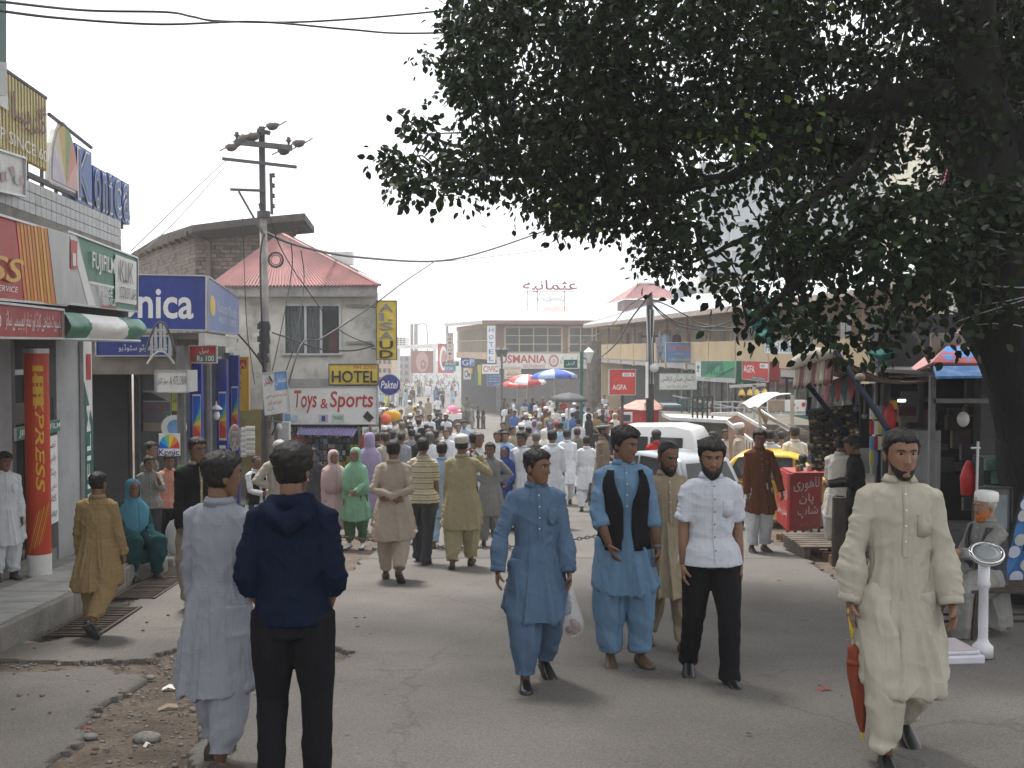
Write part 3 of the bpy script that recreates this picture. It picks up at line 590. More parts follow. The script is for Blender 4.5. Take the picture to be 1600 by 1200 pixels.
t=thing('standing_disc','white ring board with blue centre standing behind the colour wheel','sign',W(270,690,16.6));m=MB();q=W(271,668,16.6);m.tube([q,q+Vector((0,.06,0))],.2,24);m.build('ring',m_wht,t);m=MB();m.tube([q-Vector((-.03,.01,0)),q+Vector((.03,.0,0))+Vector((0,-.004,0))],.13,24);m.build('centre',m_lblue,t)
o=MB();q0=W(283,610,16.0);o.tube([(q0 .x,16,g(16)),(q0 .x,16,1.7)],.07,10);tag(o.build('entrance_post',mat('grey_pipe',(.13,.13,.13),.7,.2)),'thick grey pipe post between the entrance and the blue columns','post')
o=MB();q0=W(323,610,18.0);o.tube([(q0 .x,18,g(18)),(q0 .x,18,1.7)],.09,10);tag(o.build('entrance_post',MATS['grey_pipe']),'dark pipe post between the first and second blue posters','post')
lp=thing('wall_lamp','hanging pear lamp with a conical metal shade in front of the blue poster','lamp',W(338,640,17.2));q=W(338,640,17.2);m=MB();m.lathe([(.01,.14),(.02,.08),(.1,.02),(.1,.0)],14);m.build('shade',m_lgry,lp,True);m=MB();m.ball((0,0,-.1),.06,12,(1,1,1.3));m.build('bulb',m_wht,lp,True,smooth=True)
for c in lp.children:c.matrix_parent_inverse=Matrix()
for k,(px,w_,y0_,y1_,lb) in enumerate(((367,22,662,705,'clear plastic bag of snacks hanging by the blue poster'),(391,14,666,712,'string of silver sachets hanging beside the utility pole'),(380,8,668,715,'narrow strip of white sachets between the bag and sachet string'))):
 t=thing('hanging_goods',lb,'packets',W(px,y1_,15));nrow=12 if k else 1
 for r_ in range(nrow):
  a=y0_+(y1_-y0_)*r_/nrow;b=a+(y1_-y0_)/nrow*.85
  if k==0:
   m=MB();q=W(px,(y0_+y1_)/2,15);m.ball(q,.2,12,(.5,.35,1));m.build('bag',glassy('clear_plastic',(.35,.31,.26),.25,.4),t,smooth=True)
  else:m=MB();m.slab(flatq(15+rnd.uniform(-.03,.03),px-w_/2+rnd.uniform(-1,1),px+w_/2,a,b),.02);m.build('packet',m_lgry if r_%2 else m_wht,t)
# toys and sports building
m_plas=mat('stained_plaster',(.55,.53,.48),.9,.12,2,.3,20,dirt=(.22,.2,.18),dscale=1.3,damt=.75)
m_redroof=mat('red_tin',(.27,.105,.105),.6,.25,2,dirt=(.17,.09,.08),dscale=2.2,damt=.7,stretch=(1,.4,.4))
m_wood=mat('old_wood',(.14,.11,.085),.85,.25,8,.4,30,stretch=(1,1,.2));m_cur=mat('curtain_grey',(.32,.33,.34),.9,.15,12)
tb=thing('corner_building','white plastered corner building with red tin hip roof above the toy shop','building',(-6,26,g(26)))
D=26
xl,xr=W(352,500,D).x,W(589,500,D).x;ez=W(400,457,D).z;gz=g(D)-.3
wl,wr=W(446,500,D).x,W(530,500,D).x;wt,wb=W(446,478,D).z,W(446,552,D).z
m=MB()
m.box(xl,wl,D,D+.25,gz+2.2,ez);m.box(wr,xr,D,D+.25,gz+2.2,ez);m.box(wl,wr,D,D+.25,wt,ez);m.box(wl,wr,D,D+.25,gz+2.2,wb)
m.build('wall',m_plas,tb)
m=MB();m.prism([(xr-.25,D+.251),(xr,D+.251),(xr-1.6,D+9),(xr-1.85,D+9)],gz,ez,'z');m.build('side_wall',m_plas,tb)
m=MB();m.box(xl,W(440,500,D).x,D+.02,D+.25,gz,gz+2.2);m.build('lower_wall',MATS['grimy_plaster'],tb)
m=MB();m.box(xl,xr-.26,D+2,D+2.1,gz,ez);m.build('inner_wall',m_dark,tb)
wf=MB();wf.box(wl-.06,wl,D-.05,D+.1,wb,wt);wf.box(wr,wr+.06,D-.05,D+.1,wb,wt);wf.box(wl-.06,wr+.06,D-.06,D+.1,wt,wt+.05);wf.box(wl-.08,wr+.08,D-.08,D+.1,wb-.05,wb)
wo_=wf.build('window',m_lgry,tb)
for u in(.37,.66):m=MB();x=wl+(wr-wl)*u;m.box(x-.03,x+.03,D,D+.06,wb,wt);m.build('mullion',m_lgry,wo_)
for a,b in((0,.36),(.38,.65),(.67,1)):m=MB();m.box(wl+(wr-wl)*a+.01,wl+(wr-wl)*b-.01,D+.02,D+.03,wb,wt);m.build('pane',glassy('clear_glass',(.1,.12,.12),.05,.25),wo_)
m=MB();vs=[];n=90
for i in range(n):x=wl+(wr-wl)*.66*i/(n-1);vs+=[(x,D+.12+.025*math.sin(i*.9),wb),(x,D+.12+.025*math.sin(i*.9),wt)]
m.add(vs,[(2*i,2*i+2,2*i+3,2*i+1) for i in range(n-1)]);m.build('curtain',m_cur,tb)
m=MB();m.box(wr-.32,wr-.1,D+.3,D+.4,wb,wb+.55);m.build('red_cloth',m_red2,tb)
m=MB();m.box(xl-.2,xr+.05,D-.35,D-.28,ez-.12,ez+.14);m.build('fascia',mat('weathered_board',(.3,.29,.28),.9,.25,4,dirt=(.1,.1,.1)),tb)
m=MB();m.box(xl,xr,D-.28,D,ez-.02,ez+.03);m.build('soffit',m_conc,tb)
ap=W(442,366,D+4.2);el=Vector((xl-.3,D-.45,ez+.14));er=Vector((xr+.12,D-.45,ez+.16))
apL=Vector((ap.x-1.9,D+4.2,ap.z-.1));back=Vector((xr-1.5,D+9,ez+.16))
def corrug(a0,a1,b0,b1,n,m_,name,par,amp=.022,per=6):
 """corrugated sheet: bottom edge a0-a1, top edge b0-b1"""
 a0,a1,b0,b1=map(Vector,(a0,a1,b0,b1));nn=(a1-a0).cross(b0-a0 if(b0-a0).length>.1 else b1-a0).normalized();nn=nn if nn.z>0 else-nn
 v=[];N=n*per
 for i in range(N+1):
  u=i/N;o_=nn*amp*math.sin(u*n*2*math.pi);v+=[a0 .lerp(a1,u)+o_,b0 .lerp(b1,u)+o_*.8]
 mb=MB();mb.add(v,[(2*i,2*i+2,2*i+3,2*i+1) for i in range(N)]);return mb.build(name,m_,par)
corrug(el,er,Vector((ap.x-.12,D+4.2,ap.z)),Vector((ap.x,D+4.2,ap.z)),50,m_redroof,'roof_front',tb)
corrug(er,back,Vector((ap.x,D+4.2,ap.z)),Vector((ap.x,D+5.2,ap.z)),40,m_redroof,'roof_side',tb)
corrug(el+Vector((0,9,0)),el,Vector((ap.x-.12,D+5.2,ap.z)),Vector((ap.x-.12,D+4.2,ap.z)),40,m_redroof,'roof_side',tb)
m=MB();m.bar(er,(ap.x,D+4.2,ap.z),.12,.05);m.build('hip_ridge',m_redroof,tb)
for px,y_ in((545,480),(548,548)):pass
m=MB();a=W(541,478,D);m.box(a.x,a.x+.6,D-.08,D,a.z-.03,a.z+.03);m.build('ledge',m_conc,tb)
m=MB();a=W(541,535,D);m.box(a.x,a.x+.65,D-.08,D,a.z-.03,a.z+.03);m.build('ledge',m_conc,tb)
m=MB();m.box(W(440,0,D).x,xr,D+.6,D+.7,gz,gz+2.3);m.build('shop_recess',m_dark,tb)
m=MB();m.box(W(440,0,D).x-.2,xr,D-.1,D+.6,W(0,603,D).z+.0,W(0,598,D).z+.1);m.build('ledge_beam',MATS['weathered_board'],tb)
t,p=sign('shop_sign','big white signboard reading Toys & Sports in red lettering',flatq(D-.4,442,589,604,663),m_wht,m_alu,.3,m_alu)
p.text('Toys',.12,.30,.36,.9,m_red,shear=.15,bold=.015);p.text('&',.40,.42,.48,.68,m_red,bold=.01);p.text('Sports',.50,.32,.96,.88,m_red,shear=.1,bold=.015)
p.rect(.38,.05,.48,.26,m_lgry);p.rect(.41,.08,.45,.22,m_blue);p.rect(.52,.05,.65,.27,mat('mint',(.5,.65,.5),.6));p.text('TANGO',.535,.12,.64,.22,m_dgrn,bold=.01)
p.poly([(.85,.2),(.9,.36),(.97,.18),(.92,.06)],m_blk);p.rect(.02,.06,.08,.28,m_lblue);p.rect(.1,.08,.16,.24,mat('pale_blue',(.45,.6,.75),.6))
t,p=sign('hotel_sign','yellow HOTEL board with dark raised letters above the toy sign',flatq(D-.35,514,591,569,601),mat('dull_yellow',(.62,.47,.06),.6,.12),m_iron,.15,m_iron)
p.text('HOTEL',.06,.1,.97,.68,m_blk,bold=.012,ext=.02);p.text('PH 2250',.5,.76,.95,.93,m_red)
t,p=sign('vertical_sign','tall yellow board with letters Al Saud stacked, fixed to the wall corner',flatq(D-.2,588,620,470,562),MATS['dull_yellow'],m_iron,.12,m_iron)
for k,s_ in enumerate(('A','l.','S','A','U','D')):
 v1=.95-k*.158;p.text(s_,.15,v1-.13,.82,v1,mat('old_grey',(.22,.22,.23),.6) if k<4 else m_blk,bold=.012,ext=.02)
for z_ in(480,545):m=MB();a=W(580,z_,D-.1);m.bar(a,a+Vector((.3,0,0)),.03);m.build('bracket',m_iron,t)
t=thing('round_sign','round blue drink sign with white script beside the toy sign','sign',W(609,601,D-.6));q=W(609,601,D-.6)
m=MB();m.tube([q+Vector((0,.08,0)),q-Vector((0,.04,0))],.27,32);m.build('disc',m_lgry,t)
m=MB();m.tube([q-Vector((0,.041,0)),q-Vector((0,.05,0))],.25,32);m.build('face',m_blue,t)
m=MB();m.tube([q-Vector((0,.051,.02)),q-Vector((0,.054,.02))],.11,24);m.build('glow_patch',mat('cyan',(.05,.25,.5),.5),t)
P_=Panel(*[q+Vector((x*.25,-.056,z*.12)) for x,z in((-1,-1),(1,-1),(1,1),(-1,1))],th=.001,face=m_blue,parent=t,name='band');P_.text('Paktel',.06,.1,.94,.9,m_white,shear=.25,bold=.012)
m=MB();m.bar(q+Vector((-.3,.02,0)),q,.04);m.build('bracket',m_iron,t)
aw=thing('tin_awning','small sagging purple grey awning under the Toys & Sports board','awning',W(510,672,D-.8));a0,a1=W(462,679,D-1.0),W(553,681,D-1.0);b0,b1=W(470,667,D-.3),W(560,668,D-.3)
corrug(a0,a1,b0,b1,18,mat('purple_cloth',(.18,.15,.30),.8,.2),'sheet',aw,.012,4)
for px in(558,575):
 m=MB();a=W(px,0,D-.5);m.box(a.x-.03,a.x+.03,D-.5,D-.44,g(D),W(0,665,D).z);tag(m.build('shop_post',m_wood),'wooden shop post %s the red JAZZ poster'%('left of' if px==558 else 'between the awning and'),'post')
stockm=[m_lblue,m_red2,m_wht,m_yel,m_grn,m_dgrey,m_lgry,MATS['faded_lilac'],m_pyel]
rk=thing('toy_display','crowded display of boxed toys and cards in the toy shop front','display',W(500,720,D+.3))
for i in range(24):
 for j in range(9):
  if rnd.random()<.2:continue
  a=W(445+i*6,668+j*9,D+.4);w_,h_=rnd.uniform(.05,.1),rnd.uniform(.07,.14);m=MB();y=D+.35+rnd.uniform(0,.2);m.box(a.x,a.x+w_,y,y+.06,a.z-h_,a.z);m.build('toy_box',rnd.choice(stockm),rk)
t,p=sign('wall_poster','red poster with yellow JAZZ lettering at the shop corner',flatq(D-.45,564,592,682,700),m_red,m_red,.02,cat='poster');p.text('JAZZ',.12,.15,.9,.85,m_yel,bold=.012,shear=.1)
t,p=sign('wall_poster','red panel with yellow characters beside the pole foot',flatq(D-.3,441,475,682,722),m_red,m_red,.02,cat='poster');p.text('JAZZ',.6,.1,.98,.7,m_yel,bold=.012)
t,p=sign('wall_poster','white card with small print over the red JAZZ poster',flatq(D-.45,566,592,667,680),m_wht,m_red,.02,cat='poster');p.text('UFONE',.1,.3,.9,.7,m_blk);
for k,(a,b,c_,lb) in enumerate(((372,408,mat('mural_ochre',(.28,.22,.06),.8,.4,3,dirt=(.05,.2,.12),dscale=3),'ochre and green painted shutter behind the hanging sachets'),(408,441,mat('mural_dark',(.10,.10,.09),.8,.4,3,dirt=(.3,.1,.08),dscale=2),'dark patched wall strip behind the pole'))):
 t,p=sign('painted_shutter',lb,flatq(24.5+k*.3,a,b,640,745),c_,m_wood,.05,cat='shutter')
# utility pole and its gear
PD=21
pb=W(411,0,PD).x;m_pole=mat('pole_concrete',(.30,.28,.26),.85,.2,4,.3,30,dirt=(.1,.09,.08),dscale=3)
pl=thing('utility_pole','tall leaning utility pole with cross arms and insulators before the red roof','utility pole',(pb,PD,g(PD)))
zt=W(408,198,PD).z;zm=W(410,330,PD).z;pb2=W(419,0,PD).x
m=MB();m.tube([(pb2,PD,g(PD)-.3),(W(414,500,PD).x,PD,W(0,500,PD).z),(W(411,330,PD).x,PD,zm)],[.112,.088,.072],12);m.build('shaft',m_pole,pl,smooth=True)
xt=W(409,200,PD).x
m=MB();m.bar((W(411,340,PD).x,PD,zm-.3),(xt,PD,zt),.11,.09,up=(0,1,0));m.build('steel_top',m_iron,pl)
def arm(xa,ya,xb,yb,w_=.09,dz=0):m=MB();m.bar(W(xa,ya,PD-.1),W(xb,yb,PD-.1-dz),w_,w_,up=(0,1,0));return m.build('cross_arm',m_iron,pl)
arm(368,222,455,231,.1,.3);arm(348,248,463,261,.06,.3);arm(402,204,422,208,.08);arm(360,296,412,298,.05);m=MB();m.bar(W(373,299,PD-.1),W(410,364,PD-.1),.04);m.build('brace',m_iron,pl)
arm(423,271,425,335,.05);arm(405,318,410,338,.04)
m_ins=mat('insulator',(.10,.08,.07),.35,.2)
for(x,y,r_) in((383,216,.10),(396,213,.10),(362,230,.09),(426,197,.09),(444,236,.09),(467,224,.09)):
 q=W(x,y,PD-.15);m=MB();m.tube([q-Vector((.13,0,-.02)),q-Vector((.06,0,0)),q,q+Vector((.06,0,.01)),q+Vector((.13,0,.04))],[.02,r_*.9,r_,r_*.8,.02],12);m.build('insulator',m_ins,pl,smooth=True)
 m=MB();m.bar(q-Vector((.25,0,.08)),q-Vector((.1,0,0)),.02);m.bar(q+Vector((.1,0,0)),q+Vector((.28,0,.1)),.02);m.build('hook',m_iron,pl)
for(x,y) in((370,210),(451,218)):
 q=W(x,y+4,PD-.1);m=MB();m.lathe([(.02,-.05),(.03,0),(.07,.03),(.03,.06),(.05,.08),(.01,.11)],10,q);m.build('pin_insulator',m_ins,pl,smooth=True)
for k in range(4):q=W(427,275+k*16,PD-.1);m=MB();m.lathe([(.03,-.03),(.05,0),(.02,.02),(.05,.04),(.02,.06)],8,q);m.build('spool_insulator',m_ins,pl,smooth=True)
m=MB();q=W(431,406,PD-.2)
for rr in(.16,.13,.15,.1):m.tube([q+Vector((rr*math.cos(k*.524),-.02*rr,rr*math.sin(k*.524))) for k in range(13)],.009,5)
m.build('wire_coil',m_blk,pl)
for z_ in(510,530,335):q=W(412,z_,PD);m=MB();m.tube([q-Vector((0,0,.06)),q+Vector((0,0,.06))],.135,12);m.build('band',m_iron,pl)
for k in range(9):q=W(413+rnd.uniform(-3,3),506+k*7,PD-.12);m=MB();m.box(q.x-.1,q.x+.1,q.y-.06,q.y,q.z-.05,q.z+.05);m.build('junction_wrap',m_iron,pl)
def wire(pts,r_=.012,label='',name='cable',group='overhead cables',sag=None,cat='cable'):
 """pts: list of (px,py,d); smooth spline through them"""
 P=[W(*p) if len(p)==3 and not isinstance(p,Vector) else p for p in pts];out=[]
 P2=[P[0]]+P+[P[-1]]
 for i in range(1,len(P2)-2):
  for k in range(8):
   t=k/8;a,b,c,d=P2[i-1:i+3];out.append(.5*((2*b)+(c-a)*t+(2*a-5*b+4*c-d)*t*t+(3*b-a-3*c+d)*t**3))
 out.append(P[-1]);m=MB();m.tube(out,r_,5);o=m.build(name,m_blk,smooth=True);return tag(o,label,cat,group)
wire([(-20,0,8),(130,16,9.5),(260,19,10.5),(300,26,11),(345,33,11.4),(480,34,12),(640,22,13),(760,8,14),(860,-10,15)],.012,'upper red brown cable wavering across the top left sky')
wire([(-20,14,8),(90,28,9),(250,38,10.3),(400,34,11.6),(545,46,12),(640,52,13),(820,46,14.2),(1000,30,15.5),(1080,20,16)],.012,'lower cable crossing the whole sky into the tree crown')
wire([(412,362,PD),(470,385,24),(560,402,30),(680,408,38),(760,392,42),(880,350,46),(960,320,48)],.035,'thick dark cable sagging from the pole across to the tree')
wire([(665,410,38),(740,404,41),(870,388,45),(960,372,48)],.012,'thin wire leaving the thick cable towards the tree crown')
wire([(590,472,D-.2),(635,438,30),(680,408,38)],.02,'cable rising from the yellow Al Saud board to the thick cable')
wire([(590,472,D-.2),(545,502,24),(500,530,23),(470,540,22),(440,640,20.9),(425,680,20.8)],.02,'cable drooping from the board corner past the curtained window to the pole foot')
wire([(420,335,PD),(440,390,22),(478,450,24),(530,515,25.4),(585,540,D-.3)],.012,'thin cable from the pole top over the roof to the wall corner')
wire([(470,390,23),(475,440,23),(462,530,22),(440,600,21.4),(420,670,20.7)],.013,'cable hanging straight down in front of the red roof and window')
wire([(413,365,PD-.1),(407,400,PD-.2),(409,500,PD-.2),(415,600,PD-.2)],.02,'black cable running down the left side of the pole shaft')
wire([(372,522,20),(400,555,PD-.2),(425,595,PD-.3)],.018,'cable looping from the lilac sign edge down to the pole')
wire([(426,520,PD-.2),(450,528,22),(500,545,24),(550,548,25.5),(585,540,D-.3)],.018,'cable sagging below the curtained window to the wall corner')
wire([(455,380,22),(455,430,22.5),(430,560,21.3),(416,610,PD-.2)],.012,'thin wire slanting from the red roof to the pole middle')
wire([(379,340,19),(385,500,19),(392,560,20),(398,600,20.5)],.008,'fine wire dropping between the lilac sign and the pole')
wire([(205,392,15),(300,300,18),(354,250,PD)],.008,'fine wire climbing from the film sign to the left end of the cross arm')
wire([(225,392,16),(280,340,19),(350,262,PD)],.008,'second fine wire climbing beside the first to the cross arm')
m=MB();q=W(447,558,22)
t,p=sign('pole_sign','white and blue Urdu signboard tied to the utility pole',[W(414,649,PD-.3),W(453,643,PD-.2),W(448,579,PD-.2),W(409,583,PD-.3)],m_wht,m_alu,.04,m_alu)
p.rect(.48,.55,.98,.98,m_lblue);p.text('مسلمان',.52,.68,.95,.92,m_white,ur=True);p.text('جوائنٹس',.06,.68,.45,.9,m_red,ur=True);p.text('یہاں ہر قسم کے کھلونے',.1,.38,.92,.48,m_red,ur=True);p.text('ہوٹل فون کریں',.15,.22,.7,.34,m_red,ur=True);p.text('دکان نمبر',.08,.08,.4,.18,m_dgrey,ur=True)
m=MB();a=W(415,656,PD-.2);m.bar(a,W(441,660,PD-.5),.03);m.build('lamp_bracket',m_alu,pl);m=MB();m.ball(W(436,668,PD-.5),.07,10,(1,1,1.2));m.build('bulb',m_lgry,pl,smooth=True)
m=MB();a=W(436,690,PD-.3);m.box(a.x,a.x+.22,PD-.4,PD-.2,a.z,a.z+.4);m.build('meter_box',m_lgry,pl)
# brick building behind
BD=34
m_brick=mat('old_brick',(.20,.165,.135),.95,.25,10,.5,30);m_brick2=mat('old_brick_dark',(.12,.105,.09),.95,.3,10,.5,30);m_mort=mat('brick_mortar',(.085,.08,.07),.95,.2,5)
bb=thing('brick_building','old brown brick building with a curved eave behind the corner house','building',(-11,BD,g(BD)))
def roofpy(px):return np.interp(px,[213,240,305,400,475],[392,372,350,340,333])
A_=[W(px,roofpy(px)+14,BD) for px in(205,240,305,400,458)];bz=g(BD)
corner=W(305,0,BD)
m=MB();fr=[(A_[2].x,A_[2].z),(A_[3].x,A_[3].z),(A_[4].x,A_[4].z),(A_[4].x,bz),(A_[2].x,bz)];m.prism(fr,BD,BD+.2);m.build('wall',m_mort,bb)
lf=[W(305,roofpy(305)+14,BD),W(207,402,BD+10)];m=MB();m.add([lf[0],lf[1],(lf[1].x,lf[1].y,bz),(lf[0].x,lf[0].y,bz)],[(0,1,2,3)]);m.build('side_wall',m_mort,bb)
m=MB()
def bricks(P0,P1,ztop,z0,nrm):
 L_=(P1-P0).length;u=(P1-P0).normalized();nz=int((max(ztop(0),ztop(1))-z0)/.13)
 for r_ in range(nz):
  z=z0+r_*.13;x=-.15*(r_%2)
  while x<L_-.05:
   w_=rnd.uniform(.24,.36);x1=min(x+w_,L_);x0=max(x,0)
   if z+.11<ztop((x0+x1)/2/L_) and x1-x0>.05:
    dp=rnd.uniform(.02,.07);m.cur=rnd.choice([0,0,1,2 if rnd.random()<.1 else 0]);a=P0+u*x0;b=P0+u*(x1-.015)
    m.add([(a.x,a.y,z),(b.x,b.y,z),(b.x,b.y,z+.11),(a.x,a.y,z+.11)]+[(a.x+nrm.x*dp,a.y+nrm.y*dp,z),(b.x+nrm.x*dp,b.y+nrm.y*dp,z),(b.x+nrm.x*dp,b.y+nrm.y*dp,z+.11),(a.x+nrm.x*dp,a.y+nrm.y*dp,z+.11)],[(4,5,6,7),(0,1,5,4),(1,2,6,5),(2,3,7,6),(3,0,4,7)])
   x=x1
zz=lambda u:float(np.interp(u,[0,.6,1],[A_[2].z,A_[3].z,A_[4].z]))
bricks(Vector((A_[2].x,BD,0)),Vector((A_[4].x,BD,0)),zz,2.2,Vector((0,-1,0)))
bricks(Vector((lf[1].x,lf[1].y,0)),Vector((lf[0].x,lf[0].y,0)),lambda u:lf[1].z+(lf[0].z-lf[1].z)*u,2.2,Vector((-(lf[0].y-lf[1].y),(lf[0].x-lf[1].x),0)).normalized()*-1 if 0 else Vector((.35,-.94,0)))
o=m.build('brickwork',[m_brick,m_brick2,m_conc],bb);tag(o,kind='stuff')
pts=[W(px,roofpy(px),BD-1.2) for px in(300,350,400,440,476)]
m=MB()
for a,b in zip(pts,pts[1:]):m.add([a,b,b+Vector((0,1.6,-.25)),a+Vector((0,1.6,-.25)),a-Vector((0,0,.22)),b-Vector((0,0,.22)),b+Vector((0,1.6,-.45)),a+Vector((0,1.6,-.45))],[(0,1,2,3),(4,7,6,5),(0,4,5,1),(1,5,6,2),(3,2,6,7),(0,3,7,4)])
m_tar=mat('tar_roof',(.07,.065,.06),.9,.25,4,.3,20);m.build('eave',m_tar,bb)
pl_=[W(300,roofpy(300),BD-1.2),W(250,368,BD+4),W(205,396,BD+9)];m=MB()
for a,b in zip(pl_,pl_[1:]):m.add([a,b,b+Vector((.3,1.6,-.2)),a+Vector((.3,1.6,-.2)),a-Vector((0,0,.25)),b-Vector((0,0,.25)),b+Vector((.3,1.6,-.45)),a+Vector((.3,1.6,-.45))],[(0,1,2,3),(4,7,6,5),(0,4,5,1),(1,5,6,2),(3,2,6,7),(0,3,7,4)])
m.build('eave',m_tar,bb)
for k in range(9):q=W(296-k*9,372+k*3.6,BD+k);m=MB();m.box(q.x-.12,q.x+.12,q.y-.7,q.y,q.z-.02,q.z+.16);m.build('rafter_end',m_wood,bb)
m=MB();m.bar(W(222,412,BD+8),W(327,380,BD-.15),.12);m.build('timber_tie',m_wood,bb);m=MB();m.bar(W(326,378,BD-.15),W(327,450,BD-.15),.14);m.build('timber_post',m_wood,bb)
m=MB();a,b,c,d=W(476,333,BD-1.2),W(462,370,BD),W(455,366,BD+.2),W(452,342,BD);m.add([a,b,c,d],[(0,1,2,3)]);m.build('barge_board',mat('rust_board',(.22,.11,.09),.8,.2),bb)
m=MB();q0,q1=W(450,366,BD-.3),W(560,424,BD+2);m.add([q0,q1,q1+Vector((.1,5,.0)),q0+Vector((0,5,0)),q0-Vector((0,0,.22)),q1-Vector((0,0,.25))],[(0,1,2,3),(0,4,5,1)]);m.build('roof_slope',m_tar,bb)
m=MB();q=W(550,440,BD+1);m.prism([(W(452,0,BD).x,W(0,372,BD).z),(q.x,q.z+.1),(q.x,bz),(W(452,0,BD).x,bz)],BD+.2,BD+.4);m.build('gable_wall',m_mort,bb)
o=MB();q=W(532,405,BD+4);o.box(q.x-.35,q.x+.45,q.y,q.y+.3,q.z-.2,q.z+.28);tag(o.build('water_tank',m_wht),'white rooftop tank showing over the dark sloping roof','tank')
# restaurant building across the square
UD=85
ub=thing('restaurant_building','two storey brown restaurant building with large window bands and white tin roof','building',(2,UD,g(UD)))
m_brown=mat('brown_render',(.24,.16,.13),.85,.12,1);m_beige=mat('beige_render',(.52,.40,.28),.85,.1,1,dirt=(.3,.22,.16),dscale=.6,damt=.4);m_tinw=mat('white_tin',(.62,.63,.65),.45,.08,1)
cx0=W(775,0,UD).x;cx1=W(1010,0,UD).x;ez=W(0,503,UD).z;gz=g(UD)-.3;LFx,LFy=W(712,0,105).x,105
floorz=W(0,553,UD).z
z1,z2=W(0,551,UD).z,W(0,511,UD).z
bands=[(789,879),(890,945)]
m=MB();xs=[cx0]+[W(p,0,UD).x for b in bands for p in b]+[cx1]
for i in range(0,len(xs),2):m.box(xs[i],xs[i+1],UD,UD+.3,z1,z2)
m.box(cx0,cx1,UD,UD+.3,z2,ez);m.box(cx0,cx1,UD,UD+.3,z1-.4,z1);m.build('wall',m_brown,ub)
m=MB();m.box(cx0,cx1,UD+.1,UD+.4,gz,z1-.41);m.build('lower_wall',mat('grey_front',(.16,.15,.15),.8,.2),ub)
m_fr=mat('cream_frame',(.45,.38,.26),.6);m_wg=mat('window_dark',(.07,.075,.08),.12,.3,.6)
for(a,b) in bands:
 xa,xb=W(a,0,UD).x,W(b,0,UD).x;n=4 if a<800 else 3
 m=MB();m.box(xa-.08,xb+.08,UD-.06,UD,z2-.08,z2+.08);m.box(xa-.08,xb+.08,UD-.06,UD,z1-.08,z1+.08);m.box(xa-.08,xa+.08,UD-.06,UD+.02,z1+.081,z2-.081);m.box(xb-.08,xb+.08,UD-.06,UD+.02,z1+.081,z2-.081);wn=m.build('window',m_fr,ub)
 for i in range(n):
  for j in range(3):
   x0_=xa+(xb-xa)*i/n;x1_=xa+(xb-xa)*(i+1)/n;za=z1+(z2-z1)*j/3;zb=z1+(z2-z1)*(j+1)/3
   m=MB();m.box(x0_+.04,x1_-.04,UD+.05,UD+.08,za+.03,zb-.03);m.build('pane',m_wg,wn)
 for i in range(1,n):m=MB();x=xa+(xb-xa)*i/n;m.box(x-.05,x+.05,UD-.02,UD+.1,z1,z2);m.build('mullion',m_fr,wn)
 for j in(1,2):m=MB();z=z1+(z2-z1)*j/3;m.box(xa,xb,UD-.01,UD+.1,z-.04,z+.04);m.build('rail',m_fr,wn)
Lf=Vector((LFx,LFy,0));Cf=Vector((cx0,UD,0));u_=(Lf-Cf);n_=Vector((u_.y,-u_.x,0)).normalized()
n_=n_ if n_.x<0 else-n_
def lface(t0,t1,za,zb,off,m_,name,par,th=.3):
 a=Cf+u_*t0+n_*off;b=Cf+u_*t1+n_*off;m=MB();c=[a,b,b-n_*th,a-n_*th];m.add([(p.x,p.y,za) for p in c]+[(p.x,p.y,zb) for p in c],[(0,3,2,1),(4,5,6,7),(0,1,5,4),(1,2,6,5),(2,3,7,6),(3,0,4,7)]);return m.build(name,m_,par)
lface(0,1,z2,ez,0,m_beige,'wall',ub);lface(0,1,z1-.6,z1,0,m_beige,'wall',ub);lface(0,.12,z1,z2,0,m_brown,'pillar',ub);lface(.12,1,z1,z2,-.25,m_wg,'window',ub,.05)
lface(0,1,gz,z1-.6,-.5,m_dark,'lower_wall',ub)
for k in range(26):lface(.12+k*.034,.126+k*.034,z1,z2,-.02,m_fr,'mullion',ub,.08)
lface(.12,1,(z1+z2)/2-.04,(z1+z2)/2+.04,0,m_fr,'rail',ub,.08)
eA,eB,eC=Vector((LFx-1.2,LFy,ez+.35)),Vector((cx0-1.1,UD-1.2,ez+.1)),Vector((cx1+2,UD-1.2,ez+.1));rA=W(770,486,UD+9);rB=W(1000,486,UD+9)
rA=Vector((cx0+7.5,UD+9,W(0,486,UD+9).z));rB=Vector((cx1+2,UD+9,rA.z))
corrug(eB,eC,rA,rB,60,m_tinw,'roof_front',ub,.03,4);corrug(eA,eB,Vector((rA.x-1,rA.y+8,rA.z)),rA,60,m_tinw,'roof_side',ub,.03,4)
m=MB();m.bar(eA-Vector((0,0,.15)),eB-Vector((0,0,.15)),.08,.3);m.build('fascia',m_lgry,ub);m=MB();m.bar(eB-Vector((0,0,.15)),eC-Vector((0,0,.15)),.08,.3);m.build('fascia',mat('brown_fascia',(.2,.12,.1),.7),ub)
m=MB();m.prism([(cx0-1,ez-.02),(cx1,ez-.02),(cx1,ez+.02),(cx0-1,ez+.02)],UD-1.1,UD);m.build('soffit',m_brown,ub)
q=[W(838,486,UD+8.5),W(893,486,UD+8.5)];m=MB();zt_=W(0,478,UD+10).z;m.add([(q[0].x,UD+8.8,q[0].z-.1),(q[1].x,UD+8.8,q[0].z-.1),(q[1].x-.3,UD+10.2,zt_),(q[0].x+1.2,UD+10.2,zt_)],[(0,1,2,3)]);m.build('red_roof_patch',mat('pink_tin',(.55,.25,.24),.6,.25,2),ub)
t,p=sign('restaurant_sign','long white fascia sign reading USMANIA RESTAURANT in red',flatq(UD-.5,776,934,552,576),m_wht,m_alu,.3,m_alu)
